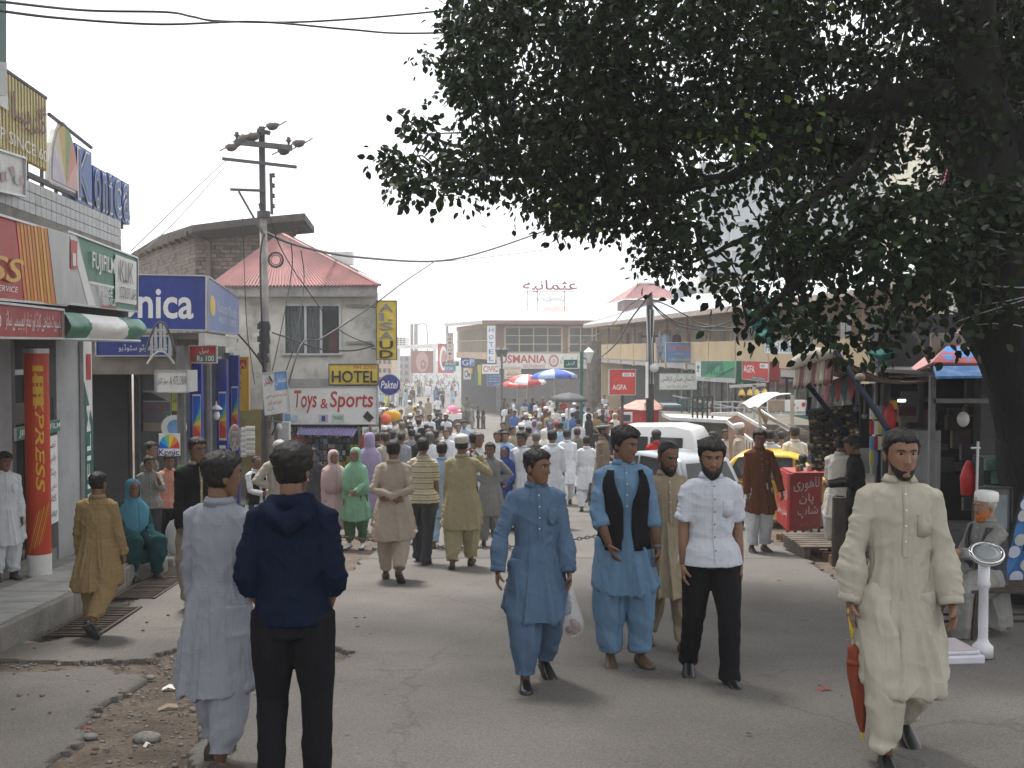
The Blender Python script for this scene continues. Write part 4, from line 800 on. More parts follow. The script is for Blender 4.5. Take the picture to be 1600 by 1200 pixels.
p.text('USMANIA',.035,.36,.49,.9,m_red,bold=.02);p.text('RESTAURANT',.26,.05,.48,.27,m_red);p.disc(.565,.5,.05,.4,mat('seal_red',(.45,.15,.15),.6));p.disc(.565,.5,.035,.28,m_wht);p.text('UR',.545,.38,.585,.62,m_red);p.text('عثمانیہ ریسٹورنٹ',.63,.2,.98,.8,m_grn,ur=True)
t,p=sign('vertical_sign','tall white sign with blue letters HOTEL stacked at the building corner',flatq(UD-2,761,774,509,567),m_wht,m_lgry,.4,m_lgry)
for k,s_ in enumerate('HOTEL'):p.text(s_,.22,.83-k*.195,.78,.95-k*.195,mat('letter_blue',(.05,.2,.6),.5),bold=.015)
t,p=sign('vertical_sign','narrow white sign with red USMANIA letters stacked on the far corner',flatq(104,698,708,520,562),m_wht,m_lgry,.4,m_lgry)
for k,s_ in enumerate('USMANIA'):p.text(s_,.25,.86-k*.137,.75,.95-k*.137,m_red,bold=.015)
t,p=sign('shop_sign','white CIVIC sign with red letters below the blue HOTEL letters',flatq(UD-3,753,780,569,584),m_wht,m_lgry,.2,m_lgry);p.text('CIVIC',.08,.2,.92,.8,m_red,bold=.015)
t,p=sign('notice_board','dark blue notice board with white Urdu lines below the CIVIC sign',flatq(UD-4,761,785,584,603),mat('board_blue',(.05,.12,.25),.6),m_lgry,.1,m_lgry,cat='notice board')
for k in range(4):p.text(['ہوٹل عثمانیہ میں','خوش آمدید جناب','یہاں کھانا ملتا','فون'][k],.12 if k<3 else.5,.76-k*.22,.92,.9-k*.22,m_white,ur=True)
t,p=sign('restaurant_sign','cream board with red words RESTAURANT MARHABA and an arrow',flatq(UD-8,788,814,573,592),mat('cream',(.65,.6,.48),.6),m_lgry,.1,m_lgry)
p.text('RESTAURANT',.06,.76,.94,.93,m_red);p.text('جی ٹی روڈ',.2,.5,.8,.68,m_blk,ur=True);p.text('MARHABA',.15,.25,.9,.46,m_red,bold=.01);p.rect(.2,.08,.85,.13,m_red);p.poly([(.12,.105),(.24,.04),(.24,.17)],m_red)
rt=thing('rooftop_letters','large red Urdu rooftop lettering over a smaller grey word on a frame','rooftop letters',W(860,485,92));dR=92
P_=[W(817,457,dR),W(902,457,dR),W(902,437,dR),W(817,437,dR)]
def floattext(s_,c,m_,par,ext=.12,**k):
 v,f=txt(s_,ext=ext,**k);c=[Vector(p) for p in c];vs=[c[0]+(c[1]-c[0])*x+(c[3]-c[0])*y+Vector((0,-z,0)) for x,y,z in v]
 me=bpy.data.meshes.new('letters');me.from_pydata(vs,[],f);me.materials.append(m_);return link('letters',me,par,False)
floattext('عثمانیہ',P_,mat('letter_maroon',(.22,.03,.05),.5),rt,ur=True,bold=.012);floattext('ریسٹورنٹ',[W(838,472,dR),W(882,472,dR),W(882,457,dR),W(838,457,dR)],mat('letter_grey',(.2,.24,.25),.5),rt,ur=True)
for px in(824,840,882):m=MB();m.bar(W(px,486,dR),W(px,452,dR),.06);m.build('post',m_iron,rt)
m=MB();m.bar(W(822,456,dR+.2),W(900,456,dR+.2),.06);m.bar(W(838,470,dR+.2),W(882,470,dR+.2),.05);m.build('rail',m_iron,rt)
for k,(a,b,c,d,dd,col,lb,tx) in enumerate(((720,734,559,574,96,m_blue,'small blue sign with an orange letter under the brown corner','G'),(733,742,559,572,95,m_lblue,'pale blue board beside the blue letter sign','P'),(691,717,565,572,103,m_grn,'green shop board under the red stacked letters','SHOP'),(695,712,572,580,102,m_lblue,'blue board below the green one at the alley','OK'),(724,736,575,593,93,m_wht,'white board with a black emblem in the bazaar row','CM'),(731,738,575,584,92,m_yel,'orange little board in the bazaar row','E'),(746,752,570,602,90,m_pyel,'tall olive cloth banner in the bazaar row',''),(742,747,580,604,89,m_grn,'narrow green banner in the bazaar row',''))):
 t,p=sign('shop_sign',lb,flatq(dd,a,b,c,d),col,m_lgry,.1)
 if tx:p.text(tx,.15,.2,.85,.8,m_white if col not in(m_wht,) else m_blk,bold=.01)
# far end of the street
fb=thing('street_gate','white banner gate spanning the far end of the road','gate',W(650,600,150))
def bm_bar(a,b,w_,m_,name,par,th=None):m=MB();m.bar(a,b,w_,th);return m.build(name,m_,par)
t,p=sign('gate_banner','long white banner across the far end of the street',[W(618,545,150),W(690,545,150),W(690,536,150),W(618,540,150)],m_wht,m_wht,.4,cat='banner');p.text('WELCOME',.2,.25,.8,.75,m_lgry)
bm_bar(W(620,605,151),W(620,540,151),.9,m_lgry,'post',fb);bm_bar(W(679,605,151),W(679,540,151),.4,m_wht,'post',fb)
t,p=sign('advert_hoarding','big maroon hoarding with a pale round emblem at the far end',flatq(148,642,677,548,583),mat('maroon_board',(.25,.08,.07),.7,.15,.3),m_lgry,.5,cat='hoarding');p.disc(.5,.5,.28,.45,mat('dusty_rose',(.42,.26,.22),.7));p.disc(.55,.38,.12,.2,MATS['maroon_board']);p.disc(.55,.4,.06,.1,MATS['dusty_rose'])
t,p=sign('advert_hoarding','bright red hoarding with white oval beside the far restaurant sign',flatq(140,684,709,537,583),m_red,m_lgry,.5,cat='hoarding');p.disc(.35,.5,.24,.42,m_white);p.disc(.38,.48,.16,.3,mat('rose2',(.5,.2,.2),.6))
for k,(a,b,t_,dd,lb) in enumerate(((641,645,506,170,'left grey chimney like tower in the haze'),(647,652,504,170,'right grey tower in the haze beside the lamp'),(697,700,504,130,'thin roof post pair at the far brown building'))):
 m=MB();q=flatq(dd,a,b,t_,560);m.slab(q,1.2);tag(m.build('tower',m_conc),lb,'tower')
sl=thing('street_lamp','tall curved street lamp in the haze beyond the banner','street lamp',W(668,600,165));m=MB();m.tube([W(668,600,165),W(668,520,165),W(666,508,165),W(660,504,165),W(653,505,165)],.13,6);m.build('mast',m_lgry,sl);m=MB();m.ball(W(653,506,165),.35,8,(1.6,1,.5));m.build('lamp_head',m_lgry,sl)
for k,(a,b,t_,bo,dd,col,lb) in enumerate(((590,612,545,600,120,m_beige,'ochre far building edge behind the Al Saud board'),(612,640,556,600,175,m_conc,'grey block half hidden by the far banner post'),(588,604,470,545,110,MATS['pink_tin'],'pinkish far building seen through the sign bracket'),(619,634,527,540,160,m_wht,'small white hoarding on a far roof'))):
 m=MB();m.slab(flatq(dd,a,b,t_,bo),6);bd=m.build('building',col,thing('far_building',lb,'building',W(a,bo,dd)))
 for i in range(3):
  for j in range(4):
   q=flatq(dd-.1,a+(b-a)*(i+.2)/3,a+(b-a)*(i+.75)/3,t_+(bo-t_)*(j+.2)/4,t_+(bo-t_)*(j+.7)/4);m=MB();m.slab(q,.12);m.build('window',m_wg,bd.parent)
def hill(y,base,amp,seed,m_):
 xs=np.linspace(-400,400,120);ysr=np.array([y,y+60,y+150]);H=amp*(.5+noise2(xs,xs*0,.008,seed)*.8+noise2(xs,xs*0,.03,seed+1)*.2)
 v=[(x,y,-40) for x in xs]+[(x,y+60,base+h*.6) for x,h in zip(xs,H)]+[(x,y+90,base+h) for x,h in zip(xs,H)];n=len(xs)
 me=bpy.data.meshes.new('hills');me.from_pydata([tuple(map(float,p)) for p in v],[],[(i+r*n,i+1+r*n,i+1+(r+1)*n,i+(r+1)*n) for r in range(2) for i in range(n-1)]);me.materials.append(m_);me.shade_smooth();tag(link('hills',me),kind='structure')
hill(330,-9,7,2,mat('hill_green',(.06,.09,.05),.95,.3,.05));
# balconied hotel on the right
HF=(12.4,-.075)
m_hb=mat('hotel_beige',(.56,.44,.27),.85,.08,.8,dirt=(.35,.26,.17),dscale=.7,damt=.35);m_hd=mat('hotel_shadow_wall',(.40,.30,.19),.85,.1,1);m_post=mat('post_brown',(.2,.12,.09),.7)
m_tinb=mat('pale_tin',(.45,.50,.53),.4,.15,1.5,dirt=(.3,.28,.27),dscale=2,damt=.4)
hb=thing('hotel_building','long beige hotel with open balcony gallery and pale tin roof on the right','building',(8,50,g(50)))
ya,yb_=30,79
def hs(line,y0,y1,z0,z1,th,m_,name,par,back=0):
 x=lambda y:ln(line,y)+back;m=MB();m.prism([(x(y0),y0),(x(y1),y1),(x(y1)+th,y1),(x(y0)+th,y0)],z0,z1,'z');return m.build(name,m_,par)
zr0,zr1,ze=.95,1.98,3.32
ypier=[30,34.2,38.4,42.6,46.8,51,55.5,60,64.5,69,74,79]
for a,b in zip(ypier,ypier[1:]):hs(HF,a+.12,b-.12,zr0,zr1,.15,m_hb,'balcony_panel',hb,.04)
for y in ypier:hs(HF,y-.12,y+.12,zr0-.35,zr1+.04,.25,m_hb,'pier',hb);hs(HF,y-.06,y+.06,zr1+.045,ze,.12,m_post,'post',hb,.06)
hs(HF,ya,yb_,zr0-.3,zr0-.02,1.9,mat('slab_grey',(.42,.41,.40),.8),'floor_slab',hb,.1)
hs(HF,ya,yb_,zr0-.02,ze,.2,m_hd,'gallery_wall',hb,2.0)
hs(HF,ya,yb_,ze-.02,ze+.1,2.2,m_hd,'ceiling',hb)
hs(HF,ya,yb_,g(40)-1.5,zr0-.3,.2,m_dark,'ground_floor_wall',hb,2.05)
m=MB();m.box(ln(HF,yb_),30,yb_+.1,yb_+.4,g(80),ze);m.build('end_wall',m_hb,hb)
k=0
for y in np.arange(33,78,2.25):
 k+=1;wdt=1.1;door=k%2
 z0,z1=(zr0,2.9) if door else(1.55,2.9)
 w_=hs(HF,y,y+wdt,z0,z1,.08,m_lgry if door else m_hb,'door' if door else 'window',hb,1.94)
 for j in(0,1):hs(HF,y+.08+j*.52,y+.5+j*.52,z0+.08,z1-.08,.04,m_wg if not door else mat('door_grey',(.3,.31,.31),.7),'pane',w_,1.91)
eA=Vector((ln(HF,28)-.9,28,ze-.05));eB=Vector((ln(HF,yb_)-.9,yb_+1,ze+.18));rA=Vector((ln(HF,28)+6.5,28,5.6));rB=Vector((ln(HF,yb_)+6,yb_-6,5.5))
corrug(eA,eB,rA,rB,150,m_tinb,'roof',hb,.03,4)
m=MB();m.bar(eA-Vector((0,0,.12)),eB-Vector((0,0,.12)),.06,.22);m.build('fascia',mat('fascia_dusty',(.35,.28,.25),.8,.3),hb)
m=MB();m.bar(eB,rB,.1,.2);m.build('barge_board',m_lgry,hb)
q=[W(1132,462,45),W(1170,455,45)]
sk=thing('roof_frame','small white framed skylight on the pale tin roof','skylight',q[0])
for i in range(4):a=q[0].lerp(q[1],i/3);m=MB();m.bar(a,a+Vector((0,0,.45)),.06);m.build('post',m_wht,sk)
m=MB();m.bar(q[0]+Vector((0,0,.45)),q[1]+Vector((0,0,.45)),.06);m.bar(q[0],q[1],.06);m.build('rail',m_wht,sk)
m=MB();m.bar(W(1120,471,44),W(1165,462,42),.06);tag(m.build('roof_pipe',m_post),'dark pipe lying on the pale tin roof','pipe')
t,p=sign('hotel_sign','blue sign with red Hotel Marhaba lettering hung on the gallery',flatq(50,1040,1085,535,567),mat('sky_blue',(.10,.22,.48),.5,.15,1),m_wht,.1,m_wht)
p.text('Hotel Marhaba',.12,.6,.86,.92,mat('coral',(.6,.2,.12),.5),bold=.008);p.text('Jinnah Road Murree',.32,.4,.65,.5,m_pyel);p.text('A Welcome address',.1,.1,.9,.26,m_pyel,shear=.1)
t,p=sign('bank_sign','big green MCB bank sign slanting over the ground floor',[W(1087,594,40),W(1149,598,38),W(1150,564,38),W(1087,564,40)],m_grn,m_grn,.8,m_lgry)
p.rect(0,0,1,.2,m_lgry);p.rect(0,.2,.14,1,m_wht);p.disc(.07,.68,.035,.1,m_grn);p.poly([(.03,.4),(.07,.62),(.11,.4),(.07,.48)],m_grn);p.poly([(.2,.2),(.5,.2),(1,.75),(1,1),(.75,1)],mat('bank_green',(.04,.33,.14),.5));p.text('MCB',.3,.32,.72,.9,m_dgrn,bold=.005,shear=.15);p.text('MURREE',.25,.07,.4,.14,m_dgrey)
t,p=sign('film_sign','red AGFA sign over the shop with a deep side box',[W(1160,592,36),W(1201,597,35),W(1202,565,35),W(1160,564,36)],mat('agfa_red',(.55,.06,.05),.45),m_red2,.5,m_lgry)
p.text('AGFA',.05,.38,.47,.78,m_white,bold=.012);p.rect(.66,.66,.96,.9,m_white);p.text('AGFA',.69,.7,.85,.86,m_blk,bold=.01);p.rect(.35,.02,.88,.22,m_dgrey);p.text('PHOTO COLOR LAB',.38,.06,.86,.18,m_white)
m=MB();q=W(1202,596,35);m.box(q.x+.02,q.x+.38,35.0,36,q.z+.05,W(0,575,35).z);m.build('side_box',m_red2,t)
t,p=sign('hotel_sign','white hotel sign with blue script letters on the near gallery panel',[W(1194,552,33),W(1252,554,32.5),W(1252,532,32.5),W(1194,532,33)],m_wht,m_wht,.3,m_lgry)
p.text('Hotel Mehtabs',.04,.15,.96,.85,mat('teal_blue',(.03,.14,.25),.5),bold=.015,shear=.2)
t,p=sign('craft_sign','white handicraft sign with green border and black Urdu writing',flatq(42,1030,1089,583,609),m_wht,m_grn,.1,m_grn)
p.text('پاکستان ہینڈی کرافٹس',.06,.42,.94,.9,m_blk,ur=True);p.text('ہوٹل مال روڈ مری',.2,.1,.75,.32,m_grn,ur=True)
t,p=sign('film_sign','square red AGFA sign on its own pole above the booth',flatq(31,952,993,577,617),MATS['agfa_red'],m_lgry,.25,m_lgry)
p.text('AGFA',.12,.2,.66,.4,m_white,bold=.015);p.rect(.5,.72,.95,.86,m_white);p.text('AGFA',.54,.75,.78,.83,m_blk,bold=.01);p.disc(.86,.79,.04,.04,m_red)
m=MB();q=W(972,617,31.2);m.box(q.x-.04,q.x+.04,31.1,31.2,g(31),q.z);m.build('pole',m_iron,t)
t,p=sign('restaurant_board','dark board under the hotel gallery beside the brown building',flatq(80,902,932,556,575),m_wht,m_lgry,.1,m_grn);p.text('ریسٹورنٹ',.1,.25,.9,.8,m_grn,ur=True)
gl=thing('shop_row','row of glass shopfronts in the shade under the hotel gallery','shop row',(9,40,g(40)))
zb=g(36)
for k,y in enumerate(np.arange(31.5,60,1.15)):
 hs(HF,y,y+.06,zb,zr0-.4,.1,m_alu if k%2 else MATS['brown_trim'],'mullion',gl,1.5)
 for j in range(4):
  if rnd.random()<.75:z=zb+.4+j*.55;hs(HF,y+.15,y+.15+rnd.uniform(.25,.8),z,z+rnd.uniform(.2,.45),.1,rnd.choice([m_wht,m_red2,m_lblue,MATS['cardboard'],m_dgrey,m_lgry,MATS['faded_lilac'],m_pyel]),'goods',gl,1.75)
hs(HF,31,60,zb,zr0-.5,.03,m_glass,'glass',gl,1.55);hs(HF,31,60,zb+1.35,zb+1.42,.12,m_lgry,'transom',gl,1.48)
pz=thing('terrace_wall','rubble stone terrace wall with a pale slab top behind the parked vans','wall',W(1090,680,27));m_rub=mat('rubble',(.13,.115,.09),.95,.35,2.5,.6,12);m_slabp=mat('pale_slab',(.5,.5,.49),.8,.1)
q0,q1=W(1063,668,27),W(1168,655,25.5);q2=W(1300,660,25)
m=MB();c=[q0,q1,q2,q2+Vector((0,4,0)),q0+Vector((0,4,0))];m.prism([(p.x,p.y) for p in c],g(27)-.5,q1 .z-.12,'z');m.build('wall',m_rub,pz)
stn=MB()
for k in range(130):
 u=rnd.random();a=q0 .lerp(q1,u) if k<80 else q1 .lerp(q2,u);z=rnd.uniform(g(27),q1 .z-.2);stn.ball((a.x,a.y-.02,z),rnd.uniform(.09,.18),6,(1.3,.5,.7))
tag(stn.build('stone',m_rub,pz),kind='stuff')
m=MB();c=[q0+Vector((-.3,-.3,0)),q1+Vector((0,-.3,0)),q1+Vector((0,1,0)),q0+Vector((-.3,1.4,0))];m.prism([(p.x,p.y) for p in c],q1 .z-.115,q1 .z-.03,'z');m.build('coping',m_slabp,pz)
def rail(name,lb,A,B,h,n,m_,posts_only=False,bars=2):
 t=thing(name,lb,'railing',A);A=Vector(A);B=Vector(B)
 for i in range(n+1):a=A.lerp(B,i/n);m=MB();m.bar(a,a+Vector((0,0,h)),.045);m.build('post',m_,t)
 for j in range(bars):z=Vector((0,0,h*(1-j/bars)));m=MB();m.bar(A+z,B+z,.04);m.build('rail',m_,t)
rail('railing','rusty railing standing on the pale terrace slab',W(1082,656,26.5),W(1113,655,26.3),.58,4,MATS['rusty_iron'])
rail('railing','white pipe railing in front of the dark shopfronts',W(1090,655,33),W(1260,655,31),.55,9,m_lgry,bars=3)
rail('railing','teal railing below the red booth and container',W(1065,650,30),W(1100,650,30),.5,3,m_dgrn)
t,p=sign('fascia_sign','low teal strip sign with white letters behind the stairs',flatq(30,1148,1262,648,657),m_dgrn,m_wht,.1);p.text('ORIENT SPOTS',.08,.1,.8,.8,m_white,bold=.012)
st=thing('stair_ramp','brick stair side with white sloping handrails','stairs',W(1170,700,24));m=MB();a,b=W(1135,655,24.5),W(1150,647,24.5)
m.add([W(1137,655,24.4),W(1152,648,24.4),W(1198,670,24.0),W(1198,720,24),W(1140,720,24.2)],[(0,1,2,3,4)]);m.build('side_wall',mat('brick_pink',(.33,.2,.15),.9,.3,5),st)
for a,b in(((1112,647,24.2),(1152,646,24.2)),((1152,646,24.2),(1196,671,23.7)),((1136,659,24.1),(1175,690,23.6)),((1184,639,24),(1233,672,23.4))):m=MB();m.bar(W(*a),W(*b),.07);m.build('handrail',m_wht,st)
for k in range(9):m=MB();a=W(1160+k*4.5,676+k*2.2,23.9);m.bar(a,a-Vector((0,0,.6)),.025);m.build('baluster',m_wht,st)
aw=thing('stall_awning','grey white cloth awning propped over a stall behind the brown kurta man','awning',W(1200,640,22));v=[];N=12
for i in range(N+1):
 for j in range(7):
  u,w_=i/N,j/6;a=W(1157+(1211-1157)*w_,632-17*w_,21.5);b=W(1184+(1237-1184)*w_,638-21*w_+0,20.2);q=a.lerp(b,u);q.z+=.09*math.sin(w_*3.1)+.03*math.sin(u*9);v.append(q)
m=MB();m.add(v,[(i*7+j,i*7+j+1,(i+1)*7+j+1,(i+1)*7+j) for i in range(N) for j in range(6)]);m.build('cloth',mat('dirty_canvas',(.5,.48,.44),.9,.15,3,dirt=(.25,.24,.22),dscale=4),aw,smooth=True)
for a,b in(((1160,632,21.5),(1240,672,20.5)),((1238,618,20.2),(1238,720,20.2)),((1185,622,21.5),(1190,700,21.5)),((1178,601,23),(1178,655,23)),((1140,604,23),(1196,601,23))):m=MB();m.bar(W(*a),W(*b),.06);m.build('pole',m_lgry,aw)
m=MB();a=[W(1184,638,21),W(1197,668,21),W(1200,655,21),W(1194,648,21)];m.add(a,[(0,1,2,3)]);m.build('flap',MATS['cardboard'],aw)
for k,px in enumerate((1159,1172,1182,1195)):m=MB();q=W(px,614,23);m.lathe([(.10,-.06),(.07,-.02),(.05,.06),(.01,.09)],12,q);m.bar(q+Vector((0,0,.08)),W(px,602,23),.012);tag(m.build('brass_bell',mat('brass',(.6,.42,.12),.35,.1,metal=.7),smooth=True),['leftmost','second from left','third from left','rightmost'][k]+' of the hanging cream bell lamps','bell lamp','bell lamps')
t,p=sign('goods_board','long white board with red round prints beside the striped awning',flatq(24,1200,1258,625,643),m_wht,m_lgry,.1,cat='board');p.rect(0,0,.45,1,MATS['cardboard']);p.disc(.7,.6,.03,.12,m_red);p.disc(.95,.6,.05,.2,m_red);p.disc(.8,.3,.015,.1,m_red)
bo=thing('kiosk_booth','red gabled roadside booth with a white MP plate','booth',W(1003,660,34.0));q=W(969,637,34.0);q1=W(1003,640,33.2);r0,r1=W(990,627,34.6),W(1022,627,34.0)
m=MB();zb=g(34.0);m.prism([(q.x,34.2),(q1 .x-.0,33.2),(W(1038,0,33.8).x,33.8),(W(1010,0,35.0).x,35.0)],zb,W(0,640,34.0).z,'z');m.build('body',m_red,bo)
m=MB();A1,A2,A3=W(967,637,34.1),W(1003,641,33.0),W(1040,639,33.8);R1,R2=W(994,625,34.6),W(1022,624,34.0);m.add([A1,A2,R2,R1,A3,W(1012,637,35.0)],[(0,1,2,3),(1,4,2)]);m.build('roof',[mat('faded_roof',(.5,.27,.22),.8,.2)],bo)
t,p=sign('booth_plate','white MP plate on the gable of the red booth',flatq(32.9,1006,1021,629,637),m_wht,m_wht,.02,cat='plate');p.text('MP',.15,.4,.85,.92,m_red,bold=.01);p.text('X',.35,.08,.6,.32,m_grn)
m=MB();m.slab(flatq(33.0,971,988,644,660),.05);o=m.build('window',m_wht,bo);m=MB();m.slab(flatq(32.93,974,985,648,658),.03);m.build('pane',m_wg,o)
m=MB();m.slab(flatq(33.4,1039,1064,636,660),1.2);ct=thing('container','dark teal grey metal container beside the red booth','container',W(1050,660,33.4));m.build('body',mat('teal_metal',(.10,.14,.16),.6,.15),ct);m=MB();m.slab(flatq(33.3,1037,1066,633,637),1.4);m.build('lid',mat('teal_metal',(0,0,0)),ct)
PD2=29
p2=thing('utility_pole','dark wire wrapped utility pole in front of the hotel gallery','utility pole',W(1016,700,PD2));m_darkp=mat('dark_pole',(.05,.045,.045),.9,.3,8,.5,20)
m=MB();m.tube([Vector((W(1018,0,PD2).x,PD2,g(PD2))),W(1016,560,PD2),W(1015,460,PD2)],[.13,.105,.085],10);m.build('shaft',m_darkp,p2,smooth=True)
for k in range(7):m=MB();x=1010+k*2;m.tube([W(x,480+rnd.uniform(-5,5),PD2-.1),W(1012+k*1.4+rnd.uniform(-2,2),540,PD2-.18),W(1012+k*1.2+rnd.uniform(-2,2),600,PD2-.18)],.02,5);m.build('cable_drop',m_blk if k%3 else m_lgry,p2)
m=MB();m.bar(W(1001,526,PD2),W(1029,525,PD2),.06);m.build('cross_arm',m_iron,p2)
m=MB();m.slab(flatq(PD2-.2,1009,1013,566,622),.05);m.build('side_banner',m_wht,p2);m=MB();m.ball(W(1022,575,PD2-.3),.13,8);m.build('lamp_cup',m_lgry,p2)
for k,(pts,r_) in enumerate((([(1010,466,29),(1050,500,30),(1090,510,31),(1130,507,30),(1200,470,27),(1260,440,24)],.022),([(1012,467,29),(1040,497,30),(1080,514,31),(1150,516,30),(1240,500,27)],.02),([(1014,466,29),(1045,478,30),(1070,492,31),(1100,507,31),(1160,513,30),(1250,508,28)],.02),([(1008,470,29),(985,500,33),(960,540,40),(930,565,60)],.03),([(1010,462,29),(980,480,34),(940,520,50),(880,548,80)],.02))):
 wire(pts,r_,['pale cable from the dark pole swooping right in front of the gallery','second swooping cable just below the pale one','third cable sagging across the gallery posts','cable running down left from the dark pole to the terrace','thin cable from the dark pole left towards the restaurant'][k])
for(px,top,bot,d,lb) in((909,549,640,40,'green lamp post with scrolled arm and white lantern near the square'),(784,545,600,60,'black double lantern lamp post in front of the restaurant sign')):
 lp=thing('lamp_post',lb,'lamp post',W(px,bot,d));m=MB();m.bar(Vector((W(px,0,d).x,d,g(d))),W(px,top,d),.13 if d==40 else.12);m.build('post',m_dgrn if d==40 else m_iron,lp)
 for s_ in((1,) if d==40 else(-1,1)):
  q=W(px+s_*(11 if d==40 else 5),top+2,d);m=MB();m.lathe([(.07,-.4),(.2,0),(.22,.02),(.02,.2)],10,q);m.build('lantern',m_wht if d==40 else m_iron,lp);m=MB();m.bar(W(px,top+8,d),q-Vector((0,0,.35)),.05);m.build('arm',m_dgrn,lp)
 if d==40:t,p=sign('shield_sign','teal shield shaped sign with Urdu word hanging on the green lamp post',flatq(39.8,881,902,562,575),m_dgrn,m_dgrn,.05);p.text('الرحیل',.2,.3,.8,.8,m_white,ur=True)
o=MB();a=W(928,620,60);o.tube([(a.x,60,g(60)),(a.x,60,W(0,533,60).z)],.42,10);tag(o.build('stone_pillar',mat('pillar_rough',(.14,.12,.10),.95,.4,3,.6,8)),'rough dark pillar between the restaurant and the hotel gallery','pillar')
rb=thing('red_roof_building','pink walled block with red hip roof rising behind the hotel roof','building',W(1010,480,95));D3=95
a0,a1,a2=W(959,469,D3-1),W(975,467,D3-3),W(1068,466,D3-3);t0,t1=W(998,443,D3+2),W(1024,443,D3+2)
corrug(a1,a2,t0,t1,40,m_redroof,'roof_front',rb,.03,4);corrug(a0+Vector((0,8,0)),a1,t0+Vector((0,3,0)),t0,20,m_redroof,'roof_side',rb,.03,4)
m=MB();m.slab(flatq(D3,975,1066,468,520),6);m.build('wall',mat('mauve_wall',(.33,.2,.19),.85,.1),rb);m=MB();m.bar(t0,t1,.5,.2);m.build('ridge',m_lgry,rb)
gb=thing('grey_building','grey timber upper storey with pink windows behind the hotel','building',W(1080,470,70));m=MB();m.slab(flatq(70,1067,1200,446,500),5);m.build('wall',mat('grey_boards',(.22,.24,.27),.8,.1),gb)
m=MB();m.slab([W(1056,450,69),W(1210,440,69),W(1210,432,75),W(1060,444,75)],.1,Vector((0,0,1)));m.build('roof',m_tinb,gb)
for k in range(7):m=MB();m.slab(flatq(69.8,1078+k*13,1087+k*13,455,472),.15);m.build('window',mat('faded_rose',(.3,.2,.2),.7) if k%2==0 else m_wg,gb)
bbd=thing('billboard_back','huge grey billboard frame seen through the tree over the hotel','billboard',W(1250,450,60));DB=58
m_gp=mat('galvanised',(.42,.45,.48),.5,.12,.7,dirt=(.25,.26,.27),dscale=1)
xs_=[1094,1142,1190,1238,1286,1334,1382,1430,1478];zs_=[255,300,345,390,432]
for i in range(8):
 for j in range(4):m=MB();m.slab(flatq(DB,xs_[i]+1.5,xs_[i+1]-1.5,zs_[j]+1.5,zs_[j+1]-1.5),.1);m.build('panel',m_gp,bbd)
for px in xs_:m=MB();m.bar(W(px,250,DB-.1),W(px,445,DB-.1),.12);m.build('post',m_alu,bbd)
for py in zs_:m=MB();m.bar(W(1094,py,DB-.15),W(1478,py,DB-.15),.12);m.build('rail',m_alu,bbd)
m=MB();m.slab(flatq(DB,1094,1478,433,440),.3);m.build('backing',mat('rust_strip',(.3,.2,.14),.8,.3),bbd)
m=MB();a,b=W(1090,450,DB-1),W(1200,452,DB-1);m.tube([a,a.lerp(b,.3)+Vector((0,0,.05)),a.lerp(b,.7),b],.32,8);m.build('canvas_roll',MATS['dirty_canvas'],bbd)
tb2=thing('tall_building','tall cream and blue block glimpsed behind the tree trunk','building',W(1520,400,40));m=MB();m.slab(flatq(40,1468,1720,100,700),6);m.build('wall',mat('pale_cream',(.5,.48,.38),.8,.1),tb2)
m=MB();m.bar(W(1479,175,39.8),W(1477,330,39.8),.14);m.build('drain_pipe',mat('magenta_paint',(.4,.05,.14),.6),tb2);m=MB();m.slab(flatq(39.85,1486,1700,160,320),.1);m.build('blue_panel',mat('panel_blue',(.2,.3,.5),.6,.15,.5),tb2)
for k in range(3):m=MB();m.slab(flatq(39.6,1500+k*40,1525+k*40,110,150),.1);m.build('window',m_wg,tb2)
t,p=sign('phone_board','white board with black phone and email words beside the trunk',flatq(18.5,1488,1530,465,506),m_wht,m_lgry,.05);p.text('38',.05,.62,.4,.88,m_blk,bold=.01);p.text('Email',.05,.3,.6,.55,m_blk,bold=.01)
# striped awning stall and kiosk on the right
SD=14.5
zg=lambda d:g(d)
aw=thing('striped_awning','faded red and cream striped stall awning with scalloped valance','awning',W(1300,700,SD))
m_s1=mat('stripe_cream',(.27,.24,.19),.9,.15,6);m_s2=mat('stripe_red',(.14,.055,.05),.9,.15,6);m_ltop=mat('canvas_top',(.4,.37,.32),.9,.12,5)
def surf(fn,nu,nv,mats,mi,name,par,smooth=True,thick=0):
 v=[fn(i/nu,j/nv) for i in range(nu+1) for j in range(nv+1)];m=MB()
 for i in range(nu):
  for j in range(nv):m.f.append((i*(nv+1)+j,(i+1)*(nv+1)+j,(i+1)*(nv+1)+j+1,i*(nv+1)+j+1));m.mi.append(mi(i/nu,j/nv))
 m.v=[tuple(p) for p in v];me=bpy.data.meshes.new(name);me.from_pydata(m.v,[],m.f)
 for k in mats:me.materials.append(k)
 me.polygons.foreach_set('material_index',m.mi)
 if smooth:me.shade_smooth()
 o=link(name,me,par,False)
 if thick:s=o.modifiers.new('thick','SOLIDIFY');s.thickness=thick;s.offset=0
 return o
FL,FR=W(1243,572,17.0),W(1306,555,13.2)
BL,BR=W(1440,590,17.0),W(1490,585,13.2)
def awf(u,v):
 a=FL.lerp(FR,u);b=BL.lerp(BR,u);q=a.lerp(b,v);q.z-=.22*math.sin(v*math.pi)*(.6+.4*u);q.z+=.015*math.sin(u*40);return q
surf(awf,48,14,[m_s1,m_s2,m_ltop],lambda u,v:1 if int(u*24)%2 else 0,'canopy',aw,thick=.01)
def val(u,v):
 a=FL.lerp(FR,u);sc=.05*abs(math.sin(u*9*math.pi));q=a.copy();q.z-=v*(.36+sc)-.02;q.x+=.03*math.sin(u*55)-.04*v;return q
